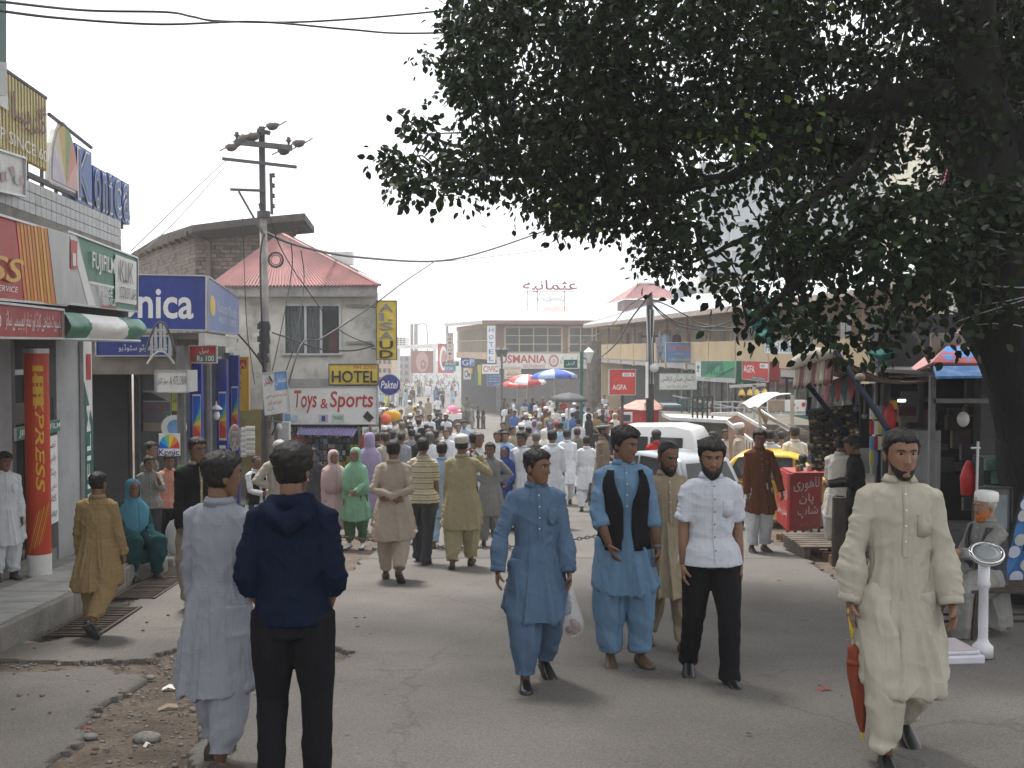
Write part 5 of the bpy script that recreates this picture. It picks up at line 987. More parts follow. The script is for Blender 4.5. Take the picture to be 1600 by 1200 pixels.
surf(val,90,5,[m_s1,m_s2],lambda u,v:1 if int(u*24)%2 else 0,'valance',aw,thick=.008)
m=MB();m.tube([FL+Vector((-.03,0,.03)),FL.lerp(FR,.5)+Vector((-.03,0,.09)),FR+Vector((-.02,0,.02))],[.09,.13,.05],10);m.build('rolled_edge',m_ltop,aw,smooth=True)
def val2(u,v):
 a=(FL+Vector((.45,-.1,-.28))).lerp(FR+Vector((.35,.3,-.22)),u);q=a.copy();q.z-=v*(.12+.24*abs(math.sin(u*5*math.pi))**.6);return q
surf(val2,60,4,[mat('scallop_red',(.28,.04,.045),.8,.1),mat('scallop_teal',(.03,.07,.09),.8)],lambda u,v:int(u*5)%2,'second_valance',aw,thick=.008)
m_bpole=mat('blue_pole',(.006,.012,.03),.8,.2,spec=.15)
for a,b in((FR+Vector((0,0,.05)),W(1388,672,12.0)),(W(1262,600,14.5),W(1340,700,14.5)),(W(1265,620,16),W(1262,650,16)),(W(1330,600,15),W(1348,690,15))):m=MB();m.tube([a,b],.036,8);m.build('prop_pole',m_bpole,aw)
m=MB();q=W(1344,590,12.7);m.ball(q,.07,8,(1,1,.8));m.build('rope_knot',m_s1,aw)
ko=thing('kiosk','dark roadside kiosk with steel posts under a peeling blue and red roof','kiosk',W(1450,850,14))
m_roofp=mat('peeling_roof',(.36,.08,.08),.8,.15,5,.3,20)
nt_=m_roofp.node_tree;b_=nt_.nodes['Principled BSDF'];n_=nt_.nodes.new('ShaderNodeTexNoise');n_.inputs['Scale'].default_value=3.5;n_.inputs['Detail'].default_value=8;n_.inputs['Roughness'].default_value=.65;tc_=[n for n in nt_.nodes if n.type=='TEX_COORD'][0];nt_.links.new(tc_.outputs['Object'],n_.inputs['Vector'])
r_=nt_.nodes.new('ShaderNodeMath');r_.operation='GREATER_THAN';r_.inputs[1].default_value=.51;nt_.links.new(n_.outputs['Fac'],r_.inputs[0]);x_=nt_.nodes.new('ShaderNodeMixRGB');nt_.links.new(r_.outputs[0],x_.inputs[0]);nt_.links.new(b_.inputs['Base Color'].links[0].from_socket,x_.inputs[1]);x_.inputs[2].default_value=(.06,.22,.55,1);nt_.links.new(x_.outputs[0],b_.inputs['Base Color'])
KD=12.2
a0,a1=W(1457,566,KD),W(1600,568,KD);t0=W(1508,507,KD+1.6);t1=W(1640,500,KD+1.6)
m=MB();m.slab([a0,a1,t1,t0],.03);m.build('roof',m_roofp,ko)
m=MB();m.slab([W(1405,590,KD+3.2),a0,t0,W(1500,512,KD+3.2)],.03);m.build('roof_side',mat('pink_roof',(.42,.22,.22),.8,.25,4),ko)
m=MB();m.slab([W(1463,588,KD-.4),W(1606,586,KD-.4),W(1602,571,KD-.05),W(1458,572,KD-.05)],.03);m.build('eave_sheet',mat('eave_blue',(.06,.2,.48),.7,.2,6,dirt=(.4,.4,.4),dscale=6),ko)
m=MB();m.slab([W(1385,588,15.5),W(1460,586,13.6),W(1440,572,16.5),W(1390,576,17.2)],.02);m.build('tin_sheet',m_tinb,ko)
m_steel=mat('grey_post',(.11,.115,.12),.6,.2)
for px,d in((1467,12.3),(1392,15),(1448,14.8),(1590,12.4)):m=MB();m.box(W(px-4,0,d).x,W(px+4,0,d).x,d,d+.07,g(d),W(0,588,d).z);m.build('post',m_steel,ko)
m=MB();m.box(W(1392,0,15).x,W(1467,0,15).x,14.95,15,W(0,628,15).z,W(0,621,15).z);m.build('lintel',m_steel,ko);m=MB();m.box(W(1467,0,12.3).x,W(1600,0,12.3).x,12.3,12.36,W(0,630,12.3).z,W(0,623,12.3).z);m.build('lintel',m_steel,ko)
m=MB();m.box(W(1390,0,16).x,9.5,16.3,16.4,g(16),2.2);m.build('back_wall',m_dark,ko);m=MB();m.box(W(1478,0,12.6).x,9.5,12.55,16.29,W(0,588,12.4).z,W(0,588,12.4).z+.05);m.box(W(1420,0,14.9).x,W(1478,0,12.6).x-.01,14.9,16.29,W(0,588,12.4).z,W(0,588,12.4).z+.05);m.build('ceiling',m_dark,ko);m=MB();m.box(9.5,9.6,12.3,16.4,g(14),2.2);m.build('end_wall',m_dark,ko)  # ceiling slabs added to block light from above and darken the kiosk
m=MB();m.box(W(1560,0,12.8).x,9.5,13.1,13.3,g(13),W(0,590,13).z);m.build('side_wall',mat('grimy_dark',(.05,.05,.05),.9,.3),ko)
m=MB();a=W(1443,812,13.0);m.box(a.x-.3,a.x+2.2,12.8,13.4,g(13),g(13)+.55);m.build('counter_base',mat('counter_grey',(.07,.07,.07),.9,.3),ko)
m=MB();a=W(1448,0,13.4);m.box(a.x-.2,a.x+.18,13.2,13.5,g(13)+.55,W(0,672,13.3).z);m.build('grey_cabinet',mat('cabinet_grey',(.17,.17,.17),.7,.15),ko)
m=MB();m.slab(flatq(12.9,1455,1520,520,560),.04);m.build('ribbed_panel',m_s1,ko)
for k in range(46):
 a=W(rnd.uniform(1400,1590),rnd.uniform(600,790),rnd.uniform(14,15.8));s_=rnd.uniform(.04,.14);m=MB();m.box(a.x-s_,a.x+s_,a.y,a.y+.08,a.z-s_,a.z+s_*rnd.uniform(.4,1.2));m.build('stock_box',rnd.choice([m_dgrey,MATS['grimy_dark'],MATS['cabinet_grey'],m_wood,m_steel,MATS['faded_lilac'],MATS['maroon2'],m_dgrey,m_s1]),ko)
lb_=thing('kiosk_bulb','small lit tube lamp under the kiosk lintel','lamp',W(1409,626,14.4));m=MB();q=W(1409,626,14.4);m.tube([q-Vector((.05,0,0)),q+Vector((.05,0,0))],.018,8);m.build('tube',emit('lamp_glow',(.9,.95,1),6),lb_)
o=MB();q=W(1505,655,13);o.ball(q,.09,10,(.8,1,1.1));tag(o.build('white_cap',m_wht,smooth=True),'white plastic bag hanging inside the dark kiosk','bag')
for k in range(14):
 a=flatq(13.9,1360+(k%4)*6,1365.5+(k%4)*6,634+(k//4)*24,655+(k//4)*24);m=MB();m.slab(a,.03);tag(m.build('snack_packet',[m_white,m_red,m_lblue,m_pyel][(k*7+k//4)%4]),'%s packet in row %s of the hanging snack sheets'%(['white','red','blue','yellow'][(k*7+k//4)%4],['one','two','three','four'][k//4]),'packet','hanging snack packets')
for k,(px,py) in enumerate(((1391,650),(1513,745))):m=MB();q=W(px,py,13.5 if k==0 else 10.5);m.lathe([(.0,-.2),(.07,-.19),(.08,0),(.05,.1),(.02,.16),(.0,.17)],12,q);tag(m.build('red_bag',mat('bright_red',(.5,.02,.02),.5,.15),smooth=True),['red and yellow plastic bottle hanging by the snack sheets','small red cloth bag hanging from the thin steel stand'][k],'bottle' if k==0 else 'bag')
m=MB();q=W(1396,640,13.6);m.lathe([(0,0),(.05,.01),(.05,.12),(0,.13)],10,q);tag(m.build('yellow_tin',m_yel),'small yellow tin above the red bottle','tin')
gr=thing('sunglasses_rack','tall leaning rack packed with dark sunglasses beside the awning','display rack',W(1295,730,15.5));A0,A1,B1,B0=W(1265,640,15.6),W(1340,632,15.0),W(1335,745,14.9),W(1272,735,15.4)
m=MB();m.slab([B0+Vector((0,.1,0)),B1+Vector((0,.1,0)),A1+Vector((0,.1,0)),A0+Vector((0,.1,0))],.04);m.build('backing',mat('rack_black',(.015,.013,.012),.8),gr)
lens=[]
for s_ in range(3):
 mm=MB();mm.ball((-.032,0,0),.028,6,(1,.3,.8));mm.ball((.032,0,0),.028,6,(1,.3,.8));mm.bar((-.065,.0,.012),(.065,.0,.012),.008);lens.append(mm.mesh('sunglasses',[mat('lens_black',(.01,.01,.012),.15),mat('lens_brown',(.08,.04,.02),.15),mat('lens_gold',(.35,.25,.12),.25)][s_]))
for r_ in range(18):
 for c_i in range(11):
  u,v=(c_i+.5)/11,(r_+.5)/18;q=A0 .lerp(A1,u).lerp(B0 .lerp(B1,u),v);o=bpy.data.objects.new('sunglasses',lens[rnd.choice([0,0,0,1,2])]);COL.objects.link(o);o.parent=gr;o.location=q-gr.location+Vector((0,rnd.uniform(-.01,.02),0));o.rotation_euler=(rnd.uniform(-.3,.3),rnd.uniform(-.15,.15),rnd.uniform(-.3,.1))
m=MB();m.slab(flatq(14.6,1345,1362,600,700),.05);tag(m.build('dark_cloth',MATS['rack_black']),'black cloth hanging between the rack and snack sheets','cloth')
for k in range(5):m=MB();q=W(1338+k*13,600,14.3);m.tube([q,q-Vector((0,0,.3+.1*(k%3)))],.012,5);m.ball(q-Vector((0,0,.35+.1*(k%3))),.04,6);tag(m.build('hanging_trinket',m_s1 if k%2 else m_dgrey),['first','second','third','fourth','fifth'][k]+' trinket from the left strung below the awning','trinket','trinkets under the awning')
bc=thing('betel_counter','red counter box with white Urdu lettering on its two faces','counter',W(1247,830,17));
c0,c1,c2=W(1233,830,16.6),W(1281,832,16.9),W(1213,828,17.6);zt=W(0,741,16.6).z;zb=c0 .z
p=Panel(Vector((c0 .x,c0 .y,zb)),Vector((c1 .x,c1 .y,zb)),Vector((c1 .x+.04,c1 .y,zt)),Vector((c0 .x,c0 .y,zt)),th=.06,face=m_red,parent=bc,name='front_panel')
p.text('لاہوری',.12,.68,.9,.93,m_white,ur=True);p.text('پان',.3,.44,.75,.64,m_white,ur=True);p.text('شاپ',.25,.2,.9,.42,m_white,ur=True);p.text('کریم احمد',.3,.04,.85,.14,m_or,ur=True)
p=Panel(Vector((c2 .x,c2 .y,zb)),Vector((c0 .x-.002,c0 .y,zb)),Vector((c0 .x-.002,c0 .y,zt)),Vector((c2 .x,c2 .y,zt)),th=.02,face=m_red,parent=bc,name='side_panel');p.text('پان سگریٹ',.1,.5,.9,.75,m_white,ur=True);p.text('ٹھنڈی بوتل',.1,.2,.9,.4,m_white,ur=True)
m=MB();m.box(c2 .x,c1 .x+.06,c0 .y-.03,c0 .y+.7,zt,zt+.03);m.build('top',m_red2,bc)
for k in range(6):m=MB();m.bar((c2 .x+.03+k*.13,17.0,zb-.15),(c2 .x+.03+k*.13,17.0,zb),.04);m.build('leg',m_wood,bc)
for k in range(7):m=MB();q=Vector((c2 .x+.12+k*.085,c0 .y+.15+.08*(k%2),zt+.03));m.lathe([(.035,0),(.035,.08),(.03,.1),(.0,.105)],10,q);tag(m.build('jar',[mat('jar_amber',(.35,.2,.05),.3),m_grn,m_wht,MATS['maroon2']][k%4]),['first','second','third','fourth','fifth','sixth','seventh'][k]+' small jar from the left on the red counter','jar','jars on the red counter')
pf=thing('wooden_platform','low slatted wooden platform by the stall feet','platform',W(1290,875,14.3));q=W(1290,865,14.3)
for k in range(7):m=MB();y=14.0+k*.16;m.box(q.x-.42,q.x+.35,y,y+.13,g(14.3)+.16,g(14.3)+.19);m.build('slat',m_wood,pf)
for s_ in(-.38,.3):m=MB();m.box(q.x+s_,q.x+s_+.07,14.0,15.1,g(14.5),g(14.3)+.155);m.build('bearer',m_wood,pf)
o=MB();q=W(1310,885,13.2);o.lathe([(.085,0),(.09,.02),(.085,.9),(.07,.91),(.07,.85)],14,(q.x,13.2,g(13.2)));tag(o.build('bin',mat('dark_drum',(.05,.04,.035),.7,.3,metal=.3)),'narrow dark metal bollard drum before the woman in black','bollard')
for k in range(9):m=MB();q=G(1225+k*14,842+k*6);m.box(-.1,.1,-.07,.07,-.02,rnd.uniform(.05,.1));o=m.build('brick',mat('loose_brick',(.2,.1,.07),.95,.3));o.location=q;o.rotation_euler.z=rnd.random()*3;tag(o,['first','second','third','fourth','fifth','sixth','seventh','eighth','ninth'][k]+' loose brick from the left along the stall edge','brick','loose bricks along the stall edge')
t,p=sign('shop_poster','pale violet notice board with orange R letters near the trunk foot',[W(1561,714,10.5),W(1640,720,10.3),W(1640,630,10.3),W(1562,636,10.5)],mat('violet_board',(.25,.26,.42),.6,.08),m_lgry,.04,m_lgry)
p.text('Ri',.18,.70,.45,.97,m_or,bold=.01);p.disc(.09,.84,.045,.12,m_yel);p.disc(.09,.84,.03,.08,MATS['violet_board']);p.rect(0,.32,1,.68,mat('indigo',(.03,.04,.2),.6));p.text('Near Chowk GPO Mall',.12,.55,.8,.63,m_white);p.text('PH 03005278 Office',.12,.45,.8,.53,m_white);p.text('E mail yahoo.com',.05,.35,.8,.43,m_white);p.text('Quality Conscious',.05,.08,.9,.25,m_dgrey)
gw=thing('tiled_wall','green glazed block wall behind the old man with the orange beard','wall',W(1590,800,10.2));m_gt=mat('green_tile',(.06,.16,.12),.4,.3,5,dirt=(.03,.04,.035),dscale=6);m_gt2=mat('green_tile_pale',(.12,.24,.2),.4,.3,5,dirt=(.03,.04,.035),dscale=6)
m=MB();xw=W(1552,0,10.2).x;zt=W(0,716,10.2).z;m.box(xw,xw+1.4,10.24,10.5,g(10),zt);m.build('core',m_dark,gw)
for r_ in range(9):
 for c_i in range(8):x=xw+c_i*.155+(.07 if r_%2 else 0);z=zt-.13*(r_+1);m=MB();m.box(x,x+.145,10.2,10.25,z+.006,z+.124);m.build('tile',m_gt if rnd.random()<.6 else m_gt2,gw)
for k,(c,lb) in enumerate(((flatq(9.6,1530,1578,762,900),'dark framed picture board leaning behind the old man'),([W(1560,925,9.3),W(1640,930,9.0),W(1650,770,9.6),W(1598,770,9.7)],'tilted blue picture poster at the right frame edge'))):
 t,p=sign('leaning_board',lb,c,m_dgrey if k==0 else mat('poster_sky',(.04,.17,.42),.5,.1),m_blk,.04,m_blk,cat='board')
 if k==0:p.rect(.1,.08,.88,.92,mat('picture_grey',(.2,.24,.25),.5,.3,3))
 else:
  for q_ in range(7):p.disc(.3+.2*math.sin(q_*2),.15+.12*q_,.14,.06,m_lgry if q_%2 else MATS['pale_lilac'])
ts=thing('steel_stand','thin steel rod stand holding the red cloth bag beside the old man','stand',W(1523,985,8.6));m=MB();a=G(1520,985);m.tube([a,Vector((a.x+.02,a.y,W(0,690,a.y).z))],.012,8);m.build('rod',m_alu,ts);m=MB();q=Vector((a.x+.02,a.y,W(0,700,a.y).z));m.tube([q-Vector((.06,0,0)),q+Vector((.02,0,0))],.01,6);m.build('hook',m_alu,ts)
q=G(1512,1030);sc=thing('weighing_scale','white personal weighing scale with chrome dial on a column','weighing scale',q,.1);m_en=mat('scale_white',(.62,.62,.68),.3,.06,8,dirt=(.4,.35,.3),dscale=6,damt=.3,coat=.3)
def loc(mb,name,m_,smooth=False,bv=0):
 o=mb.build(name,m_,sc,smooth=smooth);o.matrix_parent_inverse=Matrix()
 if bv:bevel(o,bv)
 return o
m=MB();m.box(-.29,.03,-.19,.19,.02,.085);loc(m,'base',m_en,bv=.012);m=MB();m.box(-.28,.0,-.17,.17,.088,.115);loc(m,'platform',m_en,bv=.008);m=MB();m.box(-.27,-.02,-.16,.16,.117,.121);loc(m,'mat',mat('scale_mat',(.5,.45,.48),.8))
m=MB();m.lathe([(.075,0),(.075,.08),(.045,.11),(.036,.14),(.034,.52),(.045,.54),(.05,.56),(.042,.58),(.042,.72),(.02,.735)],20,(.12,0,.02));loc(m,'column',m_en,True)
hd_=MB();hd_.lathe([(.06,0),(.12,.015),(.125,.03),(.12,.045),(.10,.05)],28);o=loc(hd_,'dial_housing',m_en,True);o.location=(.135,0,.78);o.rotation_euler=(.5,-.22,0)
hd_=MB();hd_.lathe([(.123,.032),(.128,.045),(.12,.056),(.108,.052),(.10,.048)],28);o2=loc(hd_,'dial_bezel',mat('chrome',(.7,.7,.7),.08,.02,metal=1),True);o2 .location=o.location;o2 .rotation_euler=o.rotation_euler
hd_=MB();hd_.lathe([(.10,.05),(.06,.056),(.01,.057)],28);o3=loc(hd_,'dial_glass',mat('dial_face',(.25,.27,.28),.08,.05,coat=.6),True);o3 .location=o.location;o3 .rotation_euler=o.rotation_euler
for s_ in(-.25,-.02):
 for t_ in(-.15,.15):m=MB();m.box(s_-.02,s_+.02,t_-.02,t_+.02,0,.02);loc(m,'foot',m_dgrey)
sb=thing('bench','thin steel bench carrying the old man beside the scale','bench',G(1560,995));q=G(1560,995);
for dx in(-.3,.35):
 for dy in(-.18,.18):m=MB();m.bar(q+Vector((dx,dy,0)),q+Vector((dx*.9,dy,.42)),.025);m.build('leg',MATS['rusty_iron'],sb)
for k in range(5):m=MB();y=-.18+k*.09;m.bar(q+Vector((-.32,y,.43)),q+Vector((.4,y,.43)),.05,.02);m.build('slat',MATS['rusty_iron'],sb)
for z in(.08,.14):m=MB();m.bar(q+Vector((-.6,.2,z)),q+Vector((.9,.2,z)),.02);m.build('rail',MATS['rusty_iron'],sb)
m=MB();m.bar(q+Vector((.33,-.18,.4)),q+Vector((.42,-.2,.75)),.025);m.bar(q+Vector((.33,.18,.4)),q+Vector((.42,.2,.75)),.025);m.build('back_post',MATS['rusty_iron'],sb)
ch=thing('road_chain','sagging iron chain strung across the road behind the walkers','chain',W(690,860,14));mC=MB();n=14
mC.tube([(.034*math.cos(a),0,.019*math.sin(a)) for a in[k*2*math.pi/10 for k in range(11)]],.007,5,cap=False);me=mC.mesh('link',MATS['rusty_iron'],True)
CH=[W(440,822,13.9),W(500,832,14.0),W(560,842,14.1),W(640,850,14.2),W(700,855,14.2),W(770,856,14.2),W(850,850,14.2),W(930,838,14.2),W(1010,830,14.3),W(1100,832,14.3)]
pts=[]
for a,b in zip(CH,CH[1:]):
 L_=(b-a).length;nn=max(1,int(L_/.052));pts+=[a.lerp(b,i/nn) for i in range(nn)]
cnt=0
for i,q in enumerate(pts):
 cnt+=1;o=bpy.data.objects.new('link',me);COL.objects.link(o);o.parent=ch;o.location=q-ch.location;d_=(pts[min(i+1,len(pts)-1)]-pts[max(i-1,0)]);o.rotation_euler=(D2R(90)*(i%2),-math.atan2(d_.z,d_.x),0)
m_flag=mat('flag_green',(.01,.14,.12),.8,.1,4)
def flag(lb,pts,d,pole,emblem):
 t=thing('green_flag',lb,'flag',W(*pts[0],d),0,'green crescent flags by the tree');c=[W(x,y,d) for x,y in pts];uu=14
 def fn(u,v):q=(c[0].lerp(c[1],u)).lerp(c[3].lerp(c[2],u),v);q.y+=.16*math.sin(u*7+v*3);q.x+=.05*math.sin(v*8+u*2);return q
 surf(fn,uu,14,[m_flag,m_white],lambda u,v:1 if emblem and((u-.42)**2+(v-.45)**2<.05 and(u-.50)**2+(v-.38)**2>.042) else 0,'cloth',t)
 m=MB();m.tube([W(*pole[0],d),W(*pole[1],d)],.022,6);m.build('pole',m_wood,t)
flag('green flag with white crescent draped in front of the hotel gallery',[(1168,450),(1215,478),(1221,510),(1172,515)],16,((1166,440),(1168,520)),True)
flag('green flag tip hanging to a point over the hotel lettering',[(1172,512),(1221,508),(1205,541),(1200,541)],16.02,((1166,500),(1167,520)),False)
flag('folded dark green flag on a thin brown pole right of the gallery',[(1286,500),(1305,505),(1305,535),(1288,545)],15,((1290,490),(1303,556)),False)
flag('drooping teal flag in front of the pink kiosk roof',[(1358,530),(1400,560),(1382,576),(1372,566)],12.6,((1428,520),(1466,592)),False)
# parked vehicles
m_tyre=mat('tyre',(.02,.02,.02),.9);m_rim=mat('rim',(.35,.35,.36),.35,metal=.6);m_vgl=mat('car_glass',(.035,.04,.045),.06,.2,1);m_trim=mat('car_trim',(.03,.03,.03),.6)
def vehicle(name,label,cat,loc,rz,L,Wd,H,paint,low,gh,belt,wheels=(.18,.82),wr=.28,win=None,extra=None):
 """low: list of (x/L, z) outline of the lower body top; gh: greenhouse outline (x/L, z) from front pillar foot round the roof to the rear foot"""
 t=thing(name,label,cat,loc,rz);X=lambda u:(u-.5)*L
 def ident(o):o.matrix_parent_inverse=Matrix();return o
 hw=Wd/2;zb=.2
 m=MB();prof=[(X(0)+.02,zb)]+[(X(u),z) for u,z in low]+[(X(1)-.02,zb)]
 n=len(prof);ys=[(-hw+.05,.0),(-hw,.03),(hw,.03),(hw-.05,0)]
 secs=[[(x,-hw+.09,z if i not in(0,n-1) else z) for i,(x,z) in enumerate(prof)],[(x*.995,-hw,z*.97) for x,z in prof],[(x*.995,hw,z*.97) for x,z in prof],[(x,hw-.09,z) for x,z in prof]]
 for s_ in secs:m.v+=s_
 for k in range(3):
  for i in range(n):j=(i+1)%n;m.f.append((k*n+i,k*n+j,(k+1)*n+j,(k+1)*n+i));m.mi.append(0)
 m.f.append(tuple(range(n)));m.f.append(tuple(range(4*n-1,3*n-1,-1)));m.mi+=[0,0]
 bd=ident(m.build('body',paint,t));bevel(bd,.03,3);bd.data.shade_smooth()
 hb_,ht=hw-.05,hw-.16;g_=[(X(u),z) for u,z in gh];n=len(g_);zmax=max(z for _,z in g_);zmin=min(z for _,z in g_)
 wd=lambda z:hb_+(ht-hb_)*(z-zmin)/(zmax-zmin)
 m=MB();m.v=[(x,-wd(z),z) for x,z in g_]+[(x,wd(z),z) for x,z in g_];m.f=[tuple(range(n)),tuple(range(2*n-1,n-1,-1))]+[(i,i+n,(i+1)%n+n,(i+1)%n) for i in range(n)];m.mi=[0]*len(m.f)
 rf=ident(m.build('cabin',paint,t));bevel(rf,.06,3);rf.data.shade_smooth()
 for s_ in(-1,1):
  for poly in(win or[]):
   m=MB();pts=[(X(u),s_*(wd(z)+.006),z) for u,z in poly];m.add(pts,[tuple(range(len(pts)))]);w_=ident(m.build('side_window',m_vgl,t))
   m=MB()
   for i in range(len(pts)):m.bar(Vector(pts[i])+Vector((0,s_*.004,0)),Vector(pts[(i+1)%len(pts)])+Vector((0,s_*.004,0)),.025,.012,up=(0,1,0))
   ident(m.build('window_seal',m_trim,w_))
  for u in wheels:
   m=MB();m.tube([(X(u),s_*(hw-.2),wr),(X(u),s_*(hw+.012),wr)],wr,20);w_=ident(m.build('wheel',m_tyre,t));m=MB();m.tube([(X(u),s_*(hw-.1),wr),(X(u),s_*(hw+.02),wr)],wr*.6,16);ident(m.build('rim',m_rim,w_))
  m=MB();m.box(X(.30),X(.30)+.14,s_*(hw-.0),s_*(hw+.02),belt-.14,belt-.11);m.box(X(.62),X(.62)+.14,s_*(hw-.0),s_*(hw+.02),belt-.14,belt-.11);ident(m.build('door_handle',m_trim,t))
  m=MB();x_=X(gh[0][0])+.1;m.box(x_,x_+.06,min(s_*hw,s_*(hw+.16)),max(s_*hw,s_*(hw+.16)),belt+.02,belt+.15);ident(m.build('wing_mirror',m_trim,t))
  m=MB();zz_=low[0][1]*.85 if low[0][1]>.5 else.6;m.box(X(0)-.01,X(0)+.06,s_*(hw-.4),s_*(hw-.12),.55,.7) if s_>0 else m.box(X(0)-.01,X(0)+.06,-(hw-.12),-(hw-.4),.55,.7);ident(m.build('headlight',m_lgry,t))
  m=MB();m.box(X(1)-.04,X(1)+.012,min(s_*(hw-.3),s_*(hw-.08)),max(s_*(hw-.3),s_*(hw-.08)),.62,.82);ident(m.build('tail_light',m_red,t))
  for u in(.2,.48,.76):m=MB();m.box(X(u)-.006,X(u)+.006,min(s_*(hw-.02),s_*(hw+.003)),max(s_*(hw-.02),s_*(hw+.003)),.3,belt-.02);ident(m.build('door_seam',m_trim,t))
 def endglass(a,b,nm,inset=.12):
  (x0,z0),(x1,z1)=a,b;p0=(X(x0),z0);p1=(X(x1),z1);d=Vector((p1[0]-p0[0],0,p1[1]-p0[1]));nn=Vector((d.z,0,-d.x)).normalized()*.008;nn=-nn if(nn.x>0)==(x0<.5) else nn
  c=[]
  for f_,ss in((.12,-1),(.12,1),(.88,1),(.88,-1)):z=z0+(z1-z0)*f_;c.append(Vector((p0[0]+(p1[0]-p0[0])*f_,ss*(wd(z)-inset),z))+nn)
  m=MB();m.add(c,[(0,1,2,3)]);ident(m.build(nm,m_vgl,t))
 endglass(gh[0],gh[1],'windscreen');endglass(gh[-1],gh[-2],'rear_window')
 m=MB();m.box(X(0)-.07,X(0)+.1,-hw+.05,hw-.05,.28,.45);ident(bevel(m.build('front_bumper',m_trim,t),.02));m=MB();m.box(X(1)-.1,X(1)+.06,-hw+.05,hw-.05,.28,.45);ident(bevel(m.build('rear_bumper',m_trim,t),.02))
 m=MB();m.box(X(1)+.001,X(1)+.02,-.22,.22,.5,.62);ident(m.build('number_plate',m_wht,t))
 return t
m_van=mat('van_white',(.70,.72,.72),.3,.03,3,coat=.5);m_silver=mat('silver_paint',(.34,.36,.38),.3,.03,3,metal=.4,coat=.5);m_taxi=mat('taxi_yellow',(.75,.48,.03),.35,.05,2,coat=.5);m_white2=mat('car_white',(.6,.62,.63),.35,.04,2,coat=.4)
vd=25.5;q=W(1018,640,vd)
vehicle('van','white high roofed van with dark side windows parked behind the silver car','van',(q.x,vd,g(vd)),D2R(-28),2.95,1.42,1.92,m_van,[(0,.6),(.02,.95),(.98,1.0),(1,.6)],[(.03,.92),(.12,1.42),(.2,1.72),(.30,1.86),(.75,1.92),(.9,1.84),(.94,1.65),(.985,.95)],.98,win=[[(.09,1.08),(.24,1.08),(.24,1.58),(.19,1.58)],[(.27,1.08),(.54,1.08),(.54,1.60),(.27,1.60)],[(.57,1.08),(.84,1.08),(.84,1.60),(.57,1.60)]])
vd=19.4;q=W(1036,700,vd)
vehicle('car','silver hatchback parked nose left in front of the white van','car',(q.x,vd,g(vd)),D2R(-60),3.0,1.45,1.40,m_silver,[(0,.45),(.02,.68),(.24,.82),(.26,.86),(.97,.88),(1,.5)],[(.24,.85),(.40,1.36),(.48,1.41),(.84,1.40),(.90,1.34),(.98,.88)],.88,win=[[(.33,.92),(.50,.92),(.50,1.32),(.42,1.30)],[(.53,.92),(.76,.92),(.76,1.32),(.53,1.33)],[(.79,.92),(.91,.92),(.85,1.30),(.79,1.31)]])
vd=19.6;q=W(1192,700,vd)
vehicle('taxi','yellow taxi with sloping rear glass behind the man in the brown kurta','taxi',(q.x,vd,g(vd)),D2R(-20),3.7,1.5,1.42,m_taxi,[(0,.5),(.02,.7),(.26,.84),(.28,.88),(.80,.92),(.98,.88),(1,.5)],[(.27,.87),(.38,1.33),(.46,1.40),(.64,1.40),(.70,1.34),(.84,.90)],.9,win=[[(.34,.94),(.48,.94),(.48,1.32),(.40,1.30)],[(.505,.94),(.66,.94),(.66,1.32),(.505,1.33)],[(.68,.94),(.77,.94),(.71,1.25),(.68,1.30)]])
vd=19.5;q=W(960,700,vd)
def bike(label,loc,rz):
 t=thing('motorcycle',label,'motorcycle',loc,rz)
 def P(mb,nm,m_,par=t,sm=False):o=mb.build(nm,m_,par,smooth=sm);o.matrix_parent_inverse=Matrix();return o
 for x in(-.62,.62):
  m=MB();m.tube([(x+.28*math.cos(a),0,.3+.28*math.sin(a)) for a in[k*2*math.pi/18 for k in range(19)]],.04,6,cap=False);w_=P(m,'wheel',m_tyre)
  m=MB();m.tube([(x,-.04,.3),(x,.04,.3)],.06,8)
  for k in range(6):a=k*math.pi/3;m.bar((x,0,.3),(x+.25*math.cos(a),0,.3+.25*math.sin(a)),.012)
  P(m,'rim',m_rim,w_)
 m=MB();m.tube([(-.62,0,.3),(-.35,0,.62),(.35,0,.62),(.55,0,.3)],.03,6);P(m,'frame',m_trim);m=MB();m.tube([(.62,0,.3),(.45,0,.9),(.42,0,.98)],.025,6);P(m,'fork',m_rim)
 m=MB();m.ball((.15,0,.78),.2,12,(1.3,.6,.7));P(m,'fuel_tank',m_red2,sm=True);m=MB();m.ball((-.35,0,.78),.3,12,(1.2,.42,.25));P(m,'seat',m_trim,sm=True)
 m=MB();m.tube([(.4,-.35,1.0),(.44,0,.96),(.4,.35,1.0)],.018,6);P(m,'handlebar',m_rim);m=MB();m.ball((.56,0,.85),.1,10);P(m,'headlight',m_lgry,sm=True);m=MB();m.box(-.05,.25,-.12,.12,.3,.55);P(m,'engine',m_rim)
for k,(px,d,rz,lb) in enumerate(((925,27,.4,'parked motorcycle left of the white van front'),(945,25.5,.9,'second parked motorcycle closest to the white van'))):q=W(px,0,d);bike(lb,(q.x,d,g(d)),rz)
